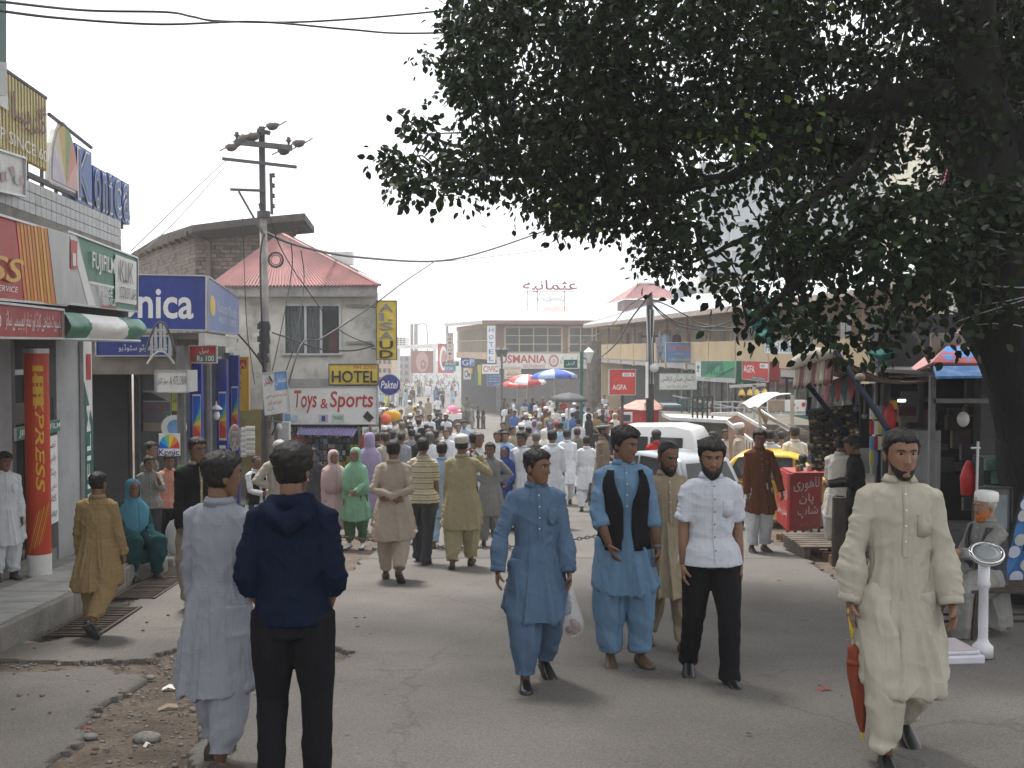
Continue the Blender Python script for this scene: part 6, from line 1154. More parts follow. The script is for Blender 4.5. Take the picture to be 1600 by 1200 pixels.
# umbrellas and carts on the square
def parasol(label,px,py,d,R,cols,tilt=0.2):
 q=W(px,py,d);t=thing('parasol',label,'parasol',(q.x,d,g(d)));h=q.z-g(d);n=8
 for k in range(n):
  a0,a1=2*math.pi*k/n,2*math.pi*(k+1)/n;m=MB();v=[(0,0,h)]
  rings=[(.45,.10),(.8,.25),(1,.42),(1.0,.58)]
  for r_,dz in rings:
   for s_ in range(4):a=a0+(a1-a0)*s_/3;sag=1-.06*math.sin(math.pi*s_/3);v.append((R*r_*math.cos(a)*sag,R*r_*math.sin(a)*sag,h-dz*R*.75))
  f=[(0,1+s_,2+s_) for s_ in range(3)]+[(1+r_*4+s_,1+(r_+1)*4+s_,2+(r_+1)*4+s_,2+r_*4+s_) for r_ in range(3) for s_ in range(3)]
  m.add(v,f);o=m.build('canopy_panel',cols[k%len(cols)],t,smooth=True);o.matrix_parent_inverse=Matrix()
 m=MB();m.tube([(0,0,0),(0,0,h)],.03,8);o=m.build('pole',m_lgry,t);o.matrix_parent_inverse=Matrix();t.rotation_euler=(tilt,tilt*.5,0);return t
parasol('red and white parasol over a cart in front of the restaurant',820,584,62,1.12,[m_red,m_white],.12);parasol('blue and white parasol beside the red one',868,576,57,1.3,[mat('parasol_blue',(.03,.09,.42),.6),mat('parasol_pale',(.3,.4,.65),.6)],-.05)
parasol('lower red parasol edge behind the cream restaurant board',806,592,66,1.0,[m_red],.1)
def cart(label,px,py,d,w_,col,load):
 q=W(px,py,d);t=thing('handcart',label,'cart',(q.x,d,g(d)))
 def P(mb,nm,m_):o=mb.build(nm,m_,t);o.matrix_parent_inverse=Matrix();return o
 m=MB();m.box(-w_/2,w_/2,-.4,.4,.6,.9);P(m,'tray',col)
 for x in(-w_/2+.25,w_/2-.25):m=MB();m.tube([(x,-.42,.3),(x,-.38,.3)],.3,12);P(m,'wheel',m_trim)
 for x in(-w_/2+.05,w_/2-.05):m=MB();m.box(x-.02,x+.02,-.38,-.34,0,.6);P(m,'leg',m_wood)
 m=MB()
 for k in range(26):m.m(rnd.randrange(3));m.ball((rnd.uniform(-w_/2+.1,w_/2-.1),rnd.uniform(-.3,.3),.95+rnd.uniform(0,.12)),.08,6)
 tag(P(m,'wares',load),kind='stuff')
cart('white bright handcart piled with wares under the blue parasol',852,640,55,2.4,m_wht,[m_wht,m_pyel,m_red]);cart('red framed chair cart with a seated man on the road',726,650,66,.9,m_red2,[m_red2,m_dgrey,m_red]);cart('low stall table of pale goods by the green lamp post',905,660,46,3.0,m_wht,[m_wht,mat('salmon',(.6,.3,.2),.7),m_lgry]);cart('toy cart with pink and yellow wares in the middle of the road',708,660,60,1.0,m_wht,[mat('hot_pink',(.75,.15,.3),.6),m_pyel,m_white])
for k,(px,py,d,r_,m_,lb) in enumerate(((602,655,29,.17,mat('orange_ball',(.75,.13,.06),.5),'orange spotted toy ball hanging at the toy shop corner'),(612,650,29.5,.17,m_yel,'long yellow balloon behind the orange ball'),(707,642,60,.32,MATS['hot_pink'],'pink balloon bunch over the toy cart'))):
 m=MB();q=W(px,py,d);m.ball(q,r_,12,(1,1,1) if k!=1 else(1.7,.6,1));tag(m.build('balloon',m_,smooth=True),lb,'balloon')
bu=parasol('grey black open umbrella carried in the crowd by the lamp post',886,613,34,.62,[mat('umbrella_grey',(.06,.065,.07),.7)],.05)
for k,(px,d,lb) in enumerate(((1000,48,'first'),(1030,50,'second'),(965,52,'third'),(1060,47,'fourth'))):
 q=W(px,0,d);t=thing('stacked_crates',lb+' stack of pale crates along the square edge','crates',(q.x,d,g(d)),0,'pale crate stacks on the square')
 for i in range(3):
  for j in range(3):m=MB();m.box(-.6+j*.42,-.2+j*.42,-.2,.2,i*.32,i*.32+.29);o=m.build('crate',[m_wht,m_lgry][(i+j+k)%2],t);o.matrix_parent_inverse=Matrix()
# the big tree
nr=np.random.default_rng(5)
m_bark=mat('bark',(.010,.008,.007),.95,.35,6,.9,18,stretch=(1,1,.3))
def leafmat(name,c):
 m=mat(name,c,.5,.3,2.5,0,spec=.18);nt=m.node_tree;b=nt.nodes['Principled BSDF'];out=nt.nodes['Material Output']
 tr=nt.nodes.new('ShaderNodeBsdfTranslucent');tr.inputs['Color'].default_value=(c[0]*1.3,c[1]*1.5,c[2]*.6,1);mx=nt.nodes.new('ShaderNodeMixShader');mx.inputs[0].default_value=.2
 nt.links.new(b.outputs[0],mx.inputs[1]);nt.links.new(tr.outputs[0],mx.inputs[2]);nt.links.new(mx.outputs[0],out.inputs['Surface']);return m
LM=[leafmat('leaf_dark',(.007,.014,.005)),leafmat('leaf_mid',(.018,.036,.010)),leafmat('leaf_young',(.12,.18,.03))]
tree=thing('broadleaf_tree','huge dark broadleaf tree overhanging the street from the right edge','tree',(5.6,10.2,g(10)))
def P3(*a):return[W(*q) for q in a]
TR=[Vector((5.75,10.0,g(10)-.2)),W(1650,760,9.9),W(1622,640,9.8),W(1575,530,9.7),W(1560,430,9.6),W(1556,330,9.6),W(1545,240,9.7),W(1530,150,9.8),W(1525,40,10),W(1530,-120,10.2),W(1500,-350,10.4),W(1450,-600,10)]
limbs=[(TR,[.55,.46,.40,.36,.34,.34,.30,.24,.20,.17,.12,.06])]
def limb(pts,r0,r1):limbs.append((pts,list(np.linspace(r0,r1,len(pts)))))
limb(P3((1540,170,9.8),(1480,148,9.9),(1400,160,10.1),(1300,178,10.4),(1200,200,10.8),(1080,205,11.2),(950,200,11.6),(820,190,12),(760,170,12.2)),.22,.03)
limb(P3((1560,300,9.6),(1640,180,9.4),(1700,50,9.2),(1750,-150,9)),.2,.06)
limb(P3((1530,100,9.9),(1450,20,10.2),(1330,-40,10.6),(1150,-60,11),(950,-40,11.4),(780,20,11.8),(700,60,12)),.16,.02)
limb(P3((1300,178,10.4),(1200,250,10.2),(1080,290,10.3),(930,300,10.6),(800,270,11),(700,275,11.3),(620,290,11.5)),.08,.012)
limb(P3((1540,330,9.6),(1480,310,9.2),(1400,330,8.9),(1320,380,8.6),(1260,430,8.5),(1200,480,8.4),(1160,520,8.4)),.09,.012)
limb(P3((1545,400,9.5),(1500,420,9.2),(1440,440,9),(1400,490,8.8),(1370,540,8.8)),.07,.012)
limb(P3((1400,160,10.1),(1340,260,9.6),(1240,330,9.3),(1150,380,9.1),(1080,410,9.2)),.07,.012)
limb(P3((820,190,12),(740,230,12.2),(680,215,12.3),(620,175,12.4)),.03,.008)
limb(P3((1080,290,10.3),(980,350,10.4),(900,350,10.5)),.035,.008)
limb([W(1500,-350,10.4),Vector((2.5,8,9)),Vector((-.5,6,9.6)),Vector((-3.5,5,9.6)),Vector((-6,5,9))],.14,.03)  # unseen limbs overhead, from here on, carrying the added shading crown
limb([W(1450,-600,10),Vector((3,6,11)),Vector((1,3,10.5)),Vector((-1,0,9.5))],.1,.03)
limb([W(1530,-120,10.2),Vector((4,5,8.5)),Vector((3.5,1,8.5)),Vector((4,-3,8))],.14,.03)
limb([W(1530,-120,10.2),Vector((3,12,9)),Vector((0,13.5,9.2)),Vector((-3,13,9))],.1,.02)
SP_=[]
for k,(pts,rad) in enumerate(limbs):
 out=[];rr=[];P2=[pts[0]]+list(pts)+[pts[-1]]
 for i in range(1,len(P2)-2):
  for s_ in range(6):
   t=s_/6;a,b,c,d=P2[i-1:i+3];q=.5*((2*b)+(c-a)*t+(2*a-5*b+4*c-d)*t*t+(3*b-a-3*c+d)*t**3);r_=rad[i-1]*(1-t)+rad[i]*t
   if k:q=q+Vector((float(nr.normal()),float(nr.normal()),float(nr.normal())))*r_*.25
   out.append(q);rr.append(r_)
 out.append(pts[-1]);rr.append(rad[-1]);m=MB();m.tube(out,rr,14 if k==0 else 8)
 if k==0:
  v=np.array([tuple(p) for p in m.v]);c=np.repeat(np.array([tuple(p) for p in out]),14,0);dd=v-c;nn=noise2(np.arctan2(dd[:,1],dd[:,0])*3,v[:,2]*1.2,1.5,4)-.5;v=c+dd*(1+.35*nn[:,None]);m.v=[tuple(p) for p in v]
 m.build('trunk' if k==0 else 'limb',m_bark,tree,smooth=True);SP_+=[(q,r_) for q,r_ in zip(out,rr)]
m=MB()
for k,y in enumerate((430,455,480,505,530,395,350)):
 q=W(1560+(y-430)*.2,y,9.6);m.tube([q+Vector((.43*math.cos(a),.43*math.sin(a),.14*math.sin(a+k))) for a in[j*2*math.pi/16 for j in range(17)]],.006,4,cap=False)
m.build('wire_loops',m_lgry,tree)
CR=[(735,-60),(700,0),(690,25),(692,60),(662,78),(668,102),(703,110),(707,145),(737,188),(752,225),(742,245),(700,228),(640,165),(622,178),(650,205),(690,250),(640,250),(592,240),(600,262),(612,300),(660,312),(700,318),(760,300),(800,305),(850,320),(880,352),(930,362),(985,378),(1000,412),(1060,440),(1090,425),(1100,400),(1125,440),(1140,480),(1150,535),(1180,512),(1210,540),(1250,530),(1290,528),(1330,545),(1400,562),(1440,548),(1480,510),(1520,540),(1600,560),(1700,500),(1700,-60)]
HO=[((838,92),34,24),((862,112),20,14),((800,88),18,10),((1010,70),10,18),((783,192),16,16),((1310,45),40,22),((1390,60),22,14),((1425,60),25,16),((1440,210),24,22),((1150,170),12,18),((1335,175),22,16),((1285,205),14,12),((1165,330),40,35),((1240,300),22,24),((1130,390),30,40),((1320,150),12,16),((1520,80),18,30),((1500,330),10,18),((1195,120),10,10),((810,150),22,10),((980,385),16,10),((1380,280),14,10),((1420,250),22,10),((1070,40),12,8)]
cl=[];tries=0
while len(cl)<1560 and tries<60000:
 tries+=1;px=nr.uniform(585,1700);py=nr.uniform(-60,570)
 if not bool(inpoly(np.array([px]),np.array([py]),CR)[0]):continue
 if any(((px-c[0])/a)**2+((py-c[1])/b)**2<1.5 for c,a,b in HO):continue
 dens=1.
 if px>1090 and py>250:dens=.48 if px<1480 else.8
 if px>1090 and py>430:dens=.27 if px<1440 else.45
 if px>1495 and py>340 and px>1495+(py-340)*.1:dens=.12
 if px<720:dens=.8
 if nr.random()>dens:continue
 near=px>1090 and py>300
 d=nr.uniform(8.0,9.6) if near and nr.random()<.8 else nr.uniform(9.3,13.5)
 cl.append((W(px,py,d),.26 if px>720 else.15,2 if(1110<px<1215 and 190<py<270 and nr.random()<.35) or nr.random()<.008 else 0,0))
n_vis=len(cl)
while len(cl)<n_vis+1250:  # unseen leaf clumps above the frame, added to shade the near road
 x,y,z=nr.uniform(-7.5,9.5),nr.uniform(-5,14.5),nr.uniform(6.2,12)
 if z<1.65+.355*max(y,0)+.75 or((x-1)/8.6)**2+((y-4.5)/10)**2+((z-7.5)/5)**2>1:continue
 cl.append((Vector((x,y,z)),.42,0,1))
tpl=np.array([(0,0,0),(-.34,.30,.07),(-.30,.66,.06),(0,1,-.04),(.30,.66,.06),(.34,.30,.07)])
FT=np.array([(0,3,2,1),(0,5,4,3)])
V,FI,MI=[],[],[];base=0
for c,r_,kind,outer in cl:
 n=30 if not outer else 26;sz=.085 if not outer else.17
 if kind==2:n=16
 o=nr.normal(0,1,(n,3))*[r_*.55,r_*.55,r_*.42];pos=np.array(c)+o
 s_=sz*nr.uniform(.7,1.25,n)
 dr=o/np.linalg.norm(o,axis=1,keepdims=True)*.7+nr.normal(0,.45,(n,3))+[0,0,-.55];dr/=np.linalg.norm(dr,axis=1,keepdims=True)
 up=nr.normal(0,.8,(n,3))+[0,0,1.];xx=np.cross(dr,up);xx/=np.linalg.norm(xx,axis=1,keepdims=True);zz=np.cross(xx,dr)
 v=pos[:,None,:]+s_[:,None,None]*(tpl[None,:,0:1]*xx[:,None,:]+tpl[None,:,1:2]*dr[:,None,:]+tpl[None,:,2:3]*zz[:,None,:])
 V.append(v.reshape(-1,3));FI.append((FT[None]+(base+np.arange(n)*6)[:,None,None]).reshape(-1,4));base+=n*6
 mi=np.where(nr.random(n)<.35,1,0) if kind!=2 else np.where(nr.random(n)<.8,2,1);MI.append(np.repeat(mi,2))
V=np.concatenate(V);FI=np.concatenate(FI);MI=np.concatenate(MI)
me=bpy.data.meshes.new('foliage');me.vertices.add(len(V));me.vertices.foreach_set('co',V.ravel());me.loops.add(FI.size);me.loops.foreach_set('vertex_index',FI.ravel().astype(np.int32));me.polygons.add(len(FI));me.polygons.foreach_set('loop_start',np.arange(0,FI.size,4,dtype=np.int32));me.polygons.foreach_set('material_index',MI.astype(np.int32))
for k in LM:me.materials.append(k)
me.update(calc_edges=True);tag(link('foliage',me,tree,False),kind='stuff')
LP_=np.array([tuple(q) for q,_ in SP_]);m=MB()
for c,r_,kind,outer in cl[::2]:
 dd=LP_-np.array(c);i=int(np.argmin((dd**2).sum(1)));a=Vector(LP_[i]);L_=(a-c).length
 if L_>2.2 and outer:continue
 mid=a.lerp(c,.5)+Vector((0,0,.12*L_));m.tube([a,mid,c],[.012+.004*L_,.009,.004],4,cap=False)
tag(m.build('twigs',m_bark,tree),kind='stuff')
# people: figure builder
from mathutils.bvhtree import BVHTree
def sm(a,b,x):t=np.clip((x-a)/(b-a),0,1);return t*t*(3-2*t)
def hairmat(name,c):
 m=mat(name,c,.55,.35,5,.5,1,stretch=(60,60,12));m.node_tree.nodes['Principled BSDF'].inputs['Specular IOR Level'].default_value=.35;return m
HAIR={'black':hairmat('hair_black',(.012,.010,.009)),'grey':hairmat('hair_grey',(.38,.37,.35)),'salt':hairmat('hair_salt',(.10,.095,.09)),'henna':hairmat('hair_henna',(.45,.13,.02)),'brown':hairmat('hair_brown',(.03,.018,.012))}
def skinmat(name,c):
 m=mat(name,c,.55,.10,14,.25,160);b=m.node_tree.nodes['Principled BSDF'];b.inputs['Subsurface Weight'].default_value=.12;b.inputs['Subsurface Radius'].default_value=(.012,.005,.003);b.inputs['Subsurface Scale'].default_value=1;return m
SKIN=[skinmat('skin_tan',(.22,.115,.07)),skinmat('skin_brown',(.165,.082,.048)),skinmat('skin_light',(.29,.165,.105))]
m_lip=mat('lip',(.20,.07,.055),.5,.1);m_eye=mat('eye_white',(.34,.31,.28),.25,.02);m_iris=mat('iris',(.015,.01,.008),.15)
m_shoe=mat('shoe_black',(.012,.012,.013),.3,.1,8,coat=.2);m_shoeb=mat('shoe_brown',(.10,.06,.035),.5,.15,8);m_shoed=mat('shoe_darkbrown',(.035,.02,.014),.4,.1);m_sand=mat('sandal',(.06,.04,.03),.7,.1);m_sole=mat('sole',(.03,.03,.03),.9)
_T=np.array([-1.0,-.85,-.6,-.35,0,.3,.6,.8,.93,1.0]);_RX=np.array([.018,.038,.053,.062,.069,.073,.069,.055,.034,.001]);_RF=np.array([.072,.083,.087,.088,.092,.094,.088,.070,.045,.001]);_RB=np.array([-.03,-.005,.03,.06,.084,.095,.093,.076,.048,.001])
HZ=.115;HS=1.07
def headbase(th,t):
 rx=np.interp(t,_T,_RX);f=np.interp(t,_T,_RF);b=np.interp(t,_T,_RB);yc=(f-b)/2;ry=(f+b)/2
 return rx*np.sin(th),-yc-ry*np.cos(th),t*HZ
def headgrid(nu,nv):
 u=np.linspace(-math.pi,math.pi,nu,endpoint=False);th=u-.45*np.sin(u);t=-np.cos(np.linspace(0,math.pi,nv));t=np.sign(t)*np.abs(t)**.9
 TH,T=np.meshgrid(th,t);fs=[]
 for i in range(nv-1):
  for k in range(nu):fs.append((i*nu+k,i*nu+(k+1)%nu,(i+1)*nu+(k+1)%nu,(i+1)*nu+k))
 fs.append(tuple(range(nu-1,-1,-1)));fs.append(tuple((nv-1)*nu+k for k in range(nu)))
 return TH.ravel(),T.ravel(),fs
def headmesh(nu,nv):
 th,t,fs=headgrid(nu,nv);x,y,z=headbase(th,t);fr=np.cos(th)>0
 n=np.clip((.02-z)/.05,0,1)*(z>-.045);hh=(.003+.021*n)*sm(-.040,-.027,z)*(z<.03);sg=.007+.005*n
 y=y-fr*hh*np.exp(-(x/sg)**2)
 for s in(-1,1):
  y=y+fr*.010*np.exp(-((x-s*.031)/.014)**2-((z-.016)/.009)**2);y=y-fr*.004*np.exp(-((x-s*.040)/.014)**2-((z+.012)/.014)**2)
  y=y-fr*.003*np.exp(-((x-s*.012)/.006)**2-((z+.026)/.007)**2)
 y=y-fr*.0045*np.exp(-(x/.045)**2-((z-.036)/.008)**2)-fr*.0055*np.exp(-(x/.017)**2-((z+.051)/.008)**2)+fr*.004*np.exp(-(x/.024)**2-((z+.051)/.0022)**2)-fr*.005*np.exp(-(x/.018)**2-((z+.088)/.012)**2)
 v=np.stack([x,y,z],-1);lip=[1 if(abs(v[f[0]][0])<.021 and-.059<v[list(f)][:,2].mean()<-.044 and v[f[0]][1]<-.07) else 0 for f in fs]
 return v,fs,lip
def shellmesh(nu,nv,off,clump=.0,down=0.):
 """shell over the head, off(th,x,z) gives thickness (negative = hidden inside)"""
 th,t,fs=headgrid(nu,nv);x,y,z=headbase(th,t);o=off(th,x,z)
 if clump:o=o+(noise2(th*9,z*60,1,3)-.5)*clump*(o>0)+(noise2(th*26,z*130,1,5)-.5)*clump*.6*(o>0)
 nrm=np.stack([x/.07**2,(y+.0)/.09**2,z/.115**2],-1);nrm/=np.linalg.norm(nrm,axis=1,keepdims=True)+1e-9
 v=np.stack([x,y,z],-1)+nrm*o[:,None];v[:,2]-=down*np.clip(o,0,1)/.012*(z<-.06);return v,fs
def hair_off(style):
 top={'short':.014,'full':.024,'thin':.005,'crop':.007,'long':.028}[style]
 def f(th,x,z):
  a=np.abs(np.degrees(th));hl=np.interp(a,[0,35,55,72,84,96,105,180],[.066,.068,.058,.030,-.005,-.02,-.05,-.062] if style!='thin' else[.092,.09,.075,.040,.0,-.01,-.04,-.06])
  if style=='long':hl=np.interp(a,[0,40,60,80,95,180],[.060,.055,.02,-.03,-.06,-.075])
  hl=hl+(noise2(th*14,th*0,1,7)-.5)*.010
  return-.006+(top*(.45+.55*sm(.0,.09,z))+.008)*sm(hl-.004,hl+.012,z)
 return f
def beard_off(style):
 def f(th,x,z):
  a=np.abs(np.degrees(th));thick={'stubble':.0015,'short':.006,'full':.011,'long':.016,'moustache':0}[style]
  up=np.interp(a,[0,20,45,70,85,100],[-.062,-.060,-.050,-.030,-.01,-.12])
  b=sm(0,.008,up-z)*thick if thick else x*0
  mo=np.exp(-(np.abs(x)/.027)**4-((z+.0385-.10*np.abs(x)*.0+np.abs(x)*.22)/.0058)**4)*(a<75)*.0085
  ch=np.exp(-((np.abs(x)-.028)/.006)**2-((z+.052)/.012)**2)*(a<75)*thick*.8 if thick else 0
  return-.005+np.maximum(np.maximum(b*1.0+(b>0)*.005*sm(0,.008,up-z),mo*(1 if style!='stubble' else.85)),ch)
 return f
class Fig:pass
def rings(secs,n=22,gap=None,pw=2.0):
 v=[]
 for(z,a,b,yo,g_) in secs:
  for k in range(n):
   th=2*math.pi*k/n if g_ is None else g_+(2*math.pi-2*g_)*k/(n-1)
   c,s=-math.cos(th),math.sin(th);v.append((a*math.copysign(abs(s)**(2/pw),s),yo+b*math.copysign(abs(c)**(2/pw),c),z))
 N=len(secs);closed=secs[0][4] is None
 f=[(i*n+k,i*n+(k+1)%n,(i+1)*n+(k+1)%n,(i+1)*n+k) for i in range(N-1) for k in range(n if closed else n-1)]
 if closed:f+=[tuple(range(n-1,-1,-1)),tuple((N-1)*n+k for k in range(n))]
 return v,f
def remesh(mb,vox,smooth=3):
 me=mb.mesh('tmp',[]);o=bpy.data.objects.new('tmp',me);COL.objects.link(o)
 r=o.modifiers.new('r','REMESH');r.mode='VOXEL';r.voxel_size=vox;s=o.modifiers.new('s','SMOOTH');s.iterations=smooth;s.factor=.5
 dg=bpy.context.evaluated_depsgraph_get();out=bpy.data.meshes.new_from_object(o.evaluated_get(dg));bpy.data.objects.remove(o);bpy.data.meshes.remove(me);out.shade_smooth();return out
def nco(me):v=np.empty(len(me.vertices)*3);me.vertices.foreach_get('co',v);n=np.empty(len(me.vertices)*3);me.vertices.foreach_get('normal',n);return v.reshape(-1,3),n.reshape(-1,3)
def setco(me,v):me.vertices.foreach_set('co',v.ravel());me.update()
LEGS={'stand':((4,0),(-3,-3)),'stand2':((0,0),(6,2)),'walk':((24,6),(-14,-38)),'walkm':((-14,-38),(24,6)),'walk2':((16,4),(-8,-22)),'walk2m':((-8,-22),(16,4)),'sit':((84,8),(82,-4)),'sitlow':((105,-20),(100,-10))}
ARMS={'down':(3,7,12),'fwd':(22,8,22),'back':(-20,8,8),'hip':(-18,42,(-.75,-.25,-.25)),'behind':(-26,16,(-.85,.22,-.25)),'ear':(62,22,(-.35,-.05,.95)),'chin':(38,8,(-.45,-.45,.8)),'front':(18,8,(-.35,-.85,-.15)),'frontlow':(12,8,(-.5,-.6,-.45)),'out':(8,24,16),'pocket':(-14,26,(-.35,-.45,-.8)),'reach':(60,10,(.0,-1,-.05)),'lap':(22,10,(-.3,-.85,-.45)),'earb':(40,48,(-.55,-.1,.85))}
def figure(legs='stand',arms=('down','down'),head=(0,0),wear='kameez',hair='short',beard=None,lean=0.,res=1,hairc=None,sleeve='long',fat=1.,hem=.52,cap=None,scarf=None,vest=None,shoes='shoe',seed=0,hood=False,low='shalwar',wadj=0.):
 """returns {part: (mesh, default_key)} in local space, facing -Y, height 1.70. legs: name or ((thigh,shin),(thigh,shin)) for x<0, x>0"""
 P={};J=Fig();L_=LEGS[legs] if isinstance(legs,str) else legs;rs=np.random.RandomState(seed)
 hz=.905;sit=L_[0][0]>60
 J.hip,J.knee,J.ank=[],[],[]
 for s,(a,b) in zip((-1,1),L_):
  h=np.array([s*.088,0,hz]);k=h+.43*np.array([s*(.05 if not sit else.16),-math.sin(D2R(a)),-math.cos(D2R(a))]);an=k+.415*np.array([0,-math.sin(D2R(b)),-math.cos(D2R(b))]);J.hip.append(h);J.knee.append(k);J.ank.append(an)
 dz=min(an[2] for an in J.ank)-.075
 for l in(J.hip,J.knee,J.ank):
  for p in l:p[2]-=dz
 T0=np.array([0,0,.93-dz]);ln_=math.tan(D2R(lean))
 def T(x,y,z):
  return np.array([x,y-(z-.93)*ln_,z-dz])
 hi={0:(10,8,12,.042),1:(22,24,40,.0095),2:(16,16,22,.02)}[res];nseg,nu_,nv_,vox=hi
 nu_,nv_={0:(12,9),1:(60,52),2:(26,20)}[res]
 fat_=fat
 sh,el,wr,dF=[],[],[],[]
 for s,a_ in zip((-1,1),arms):
  p,ab,fx=ARMS[a_] if isinstance(a_,str) else a_
  S=T(s*(.150 if wear!='woman' else.134),.008,1.368);p_,ab_=D2R(p),D2R(ab)
  u=np.array([s*math.sin(ab_),-math.sin(p_)*math.cos(ab_),-math.cos(p_)*math.cos(ab_)]);u/=np.linalg.norm(u)
  if isinstance(fx,tuple):f=np.array([s*fx[0],fx[1],fx[2]])
  else:f=np.array([s*math.sin(ab_)*.35,-math.sin(p_+D2R(fx)),-math.cos(p_+D2R(fx))])
  f=f/np.linalg.norm(f);E=S+u*.285;Wp=E+f*.25;sh.append(S);el.append(E);wr.append(Wp);dF.append(f)
 J.sh,J.el,J.wr,J.df=sh,el,wr,dF
# body (skin): head, neck, trunk core, limbs, hands
 B=MB();hv,hf,lip=headmesh(nu_,nv_);hy,hp=D2R(head[0]),D2R(head[1])
 Hc=T(0,-.015,1.585);R=Matrix.Rotation(hy,3,'Z')@Matrix.Rotation(hp,3,'X');Rn=np.array(R);hp_=lambda v:((np.asarray(v)*HS+[0,0,.008])@Rn.T)+Hc
 J.hp=hp_;B.add(hp_(hv),hf);B.mi=list(lip);B.cur=0
 if res:
  for s in(-1,1):
   B.ball((0,0,0),.03,8 if res==2 else 12,(.28,.62,1.0));nb=len(B.v);cnt=nb-([k for k in range(0)] and 0 or 0)
   nball=(max(4,(8 if res==2 else 12)//2+1)-1)*(8 if res==2 else 12)+2;seg=np.array(B.v[-nball:]);seg[:,0]+=s*.074;seg[:,1]+=.008+abs(seg[:,0])*0;seg[:,2]+=-.005;B.v[-nball:]=[tuple(q) for q in hp_(seg)]
 B.tube([T(0,.012,1.40),T(0,.008,1.45),hp_([0,.018,-.07]),hp_([0,.012,-.02])],[.06,.056,.054,.05],nseg)
 B.tube([T(0,0,.9),T(0,0,1.1),T(0,0,1.3),T(0,.01,1.4)],[.085,.08,.085,.05],10)
 for i,s in enumerate((-1,1)):
  B.tube([sh[i],(sh[i]+el[i])/2,el[i],(el[i]*.6+wr[i]*.4),wr[i]],[.05,.045,.039,.037,.026],max(8,nseg//2))
  B.tube([J.hip[i],J.knee[i],J.ank[i]],[.062,.046,.034],8)
  ft=np.array([0,-1.,0]);B.tube([J.ank[i],J.ank[i]+[0,.03,-.05]],[.036,.034],8)
  hand(B,wr[i],dF[i],s,res)
 P['body']=(B,'skin')
# shoes
 SL=[]
 for i,s in enumerate((-1,1)):
  S_=MB();SL.append(S_)
  b=L_[i][1];th_=D2R(-b) if not sit else 0;back=max(0,th_-.12) if b<-12 else 0;fwd=-D2R(12) if(b>3 and not sit) else 0
  pit=back*1.0+fwd*.6;A=J.ank[i];fx=s*.14
  dv=np.array([fx,-math.cos(pit),-math.sin(pit)]);dv/=np.linalg.norm(dv);up=np.array([0,-math.sin(pit),math.cos(pit)]);side=np.cross(dv,up)
  def Q(l,w_,h):return A+dv*l+side*w_+up*(h-.075)
  prof=[(-.065,.030,.060),(-.05,.036,.085),(0,.039,.095),(.05,.041,.075),(.11,.047,.052),(.16,.044,.040),(.19,.028,.032),(.20,.01,.02)];n=12 if res==1 else 8;v=[]
  for l,w_,h in prof:
   for k in range(n):
    a=2*math.pi*k/n;hh=h*.5+h*.5*math.sin(a) if True else 0;v.append(Q(l,w_*math.cos(a),max(0.004,hh)))
  N=len(prof);S_.add(v,[(q*n+k,q*n+(k+1)%n,(q+1)*n+(k+1)%n,(q+1)*n+k) for q in range(N-1) for k in range(n)]+[tuple(range(n-1,-1,-1)),tuple((N-1)*n+k for k in range(n))])
 P['shoe']=(SL,'shoes')
 if res==1:
  SoL=[]
  for i,s in enumerate((-1,1)):
   So=MB();SoL.append(So)
   b=L_[i][1];th_=D2R(-b) if not sit else 0;back=max(0,th_-.12) if b<-12 else 0;fwd=-D2R(12) if(b>3 and not sit) else 0;pit=back+fwd*.6;A=J.ank[i];dv=np.array([s*.14,-math.cos(pit),-math.sin(pit)]);dv/=np.linalg.norm(dv);up=np.array([0,-math.sin(pit),math.cos(pit)]);side=np.cross(dv,up)
   pr=[(-.072,.0),(-.06,.03),(0,.036),(.06,.042),(.12,.050),(.17,.046),(.205,.02),(.208,0)];pr=pr+[(l,-w_) for l,w_ in pr[::-1]][1:-1]
   lo=[A+dv*l+side*w_+up*(-.080) for l,w_ in pr];hi_=[A+dv*l+side*w_+up*(-.062) for l,w_ in pr];n=len(pr);So.add(lo+hi_,[tuple(range(n)),tuple(range(2*n-1,n-1,-1))]+[(q,(q+1)%n,(q+1)%n+n,q+n) for q in range(n)])
  P['sole']=(SoL,'sole')
# lower garment
 Lo=MB();prof={'shalwar':[(0,.112),(.3,.122),(.5,.115),(.72,.100),(.9,.079),(.97,.068),(1.0,.072)],'trousers':[(0,.115),(.25,.105),(.5,.080),(.75,.072),(.95,.070),(1.04,.078)],'skirt':[(0,.14),(1,.13)]}[low]
 for i,s in enumerate((-1,1)):
  H_,K,A=J.hip[i],J.knee[i],J.ank[i]
  def along(t):return H_+(K-H_)*(t/.5) if t<=.5 else K+(A-K)*((t-.5)/.5)
  end=.955 if low=='shalwar' else 1.0
  Lo.tube([along(t*end) for t,r in prof],[r*(.9+.1*fat_) for t,r in prof],nseg)
 kf=1.0 if low=='shalwar' else.90;Lo.tube([T(0,0,.80) if not sit else T(0,-.02,.87),T(0,0,.97)],[.168*fat_*kf,.158*fat_*kf],nseg,squash=[.8,.74])
 lo=remesh(Lo,vox*.95,2 if res==1 else 1)
 if res:
  v,n=nco(lo);A_=.010 if low=='shalwar' else.005
  d=(noise2(v[:,0]*18+v[:,1]*16,v[:,2]*1.3,1,seed+1)-.5)*2*A_*1.5+(noise2((v[:,0]+v[:,1])*5,v[:,2]*17+v[:,0]*9,1,seed+2)-.5)*2*A_*(.5+1.2*sm(.35,.08,v[:,2]))
  rid=1-np.abs(2*noise2((v[:,0]-v[:,1])*8+v[:,2]*3,v[:,2]*6,1,seed+3)-1);d+=(rid**3)*A_*1.1
  setco(lo,v+n*d[:,None])
 P['trousers' if low=='trousers' else 'shalwar']=(lo,'bottom')
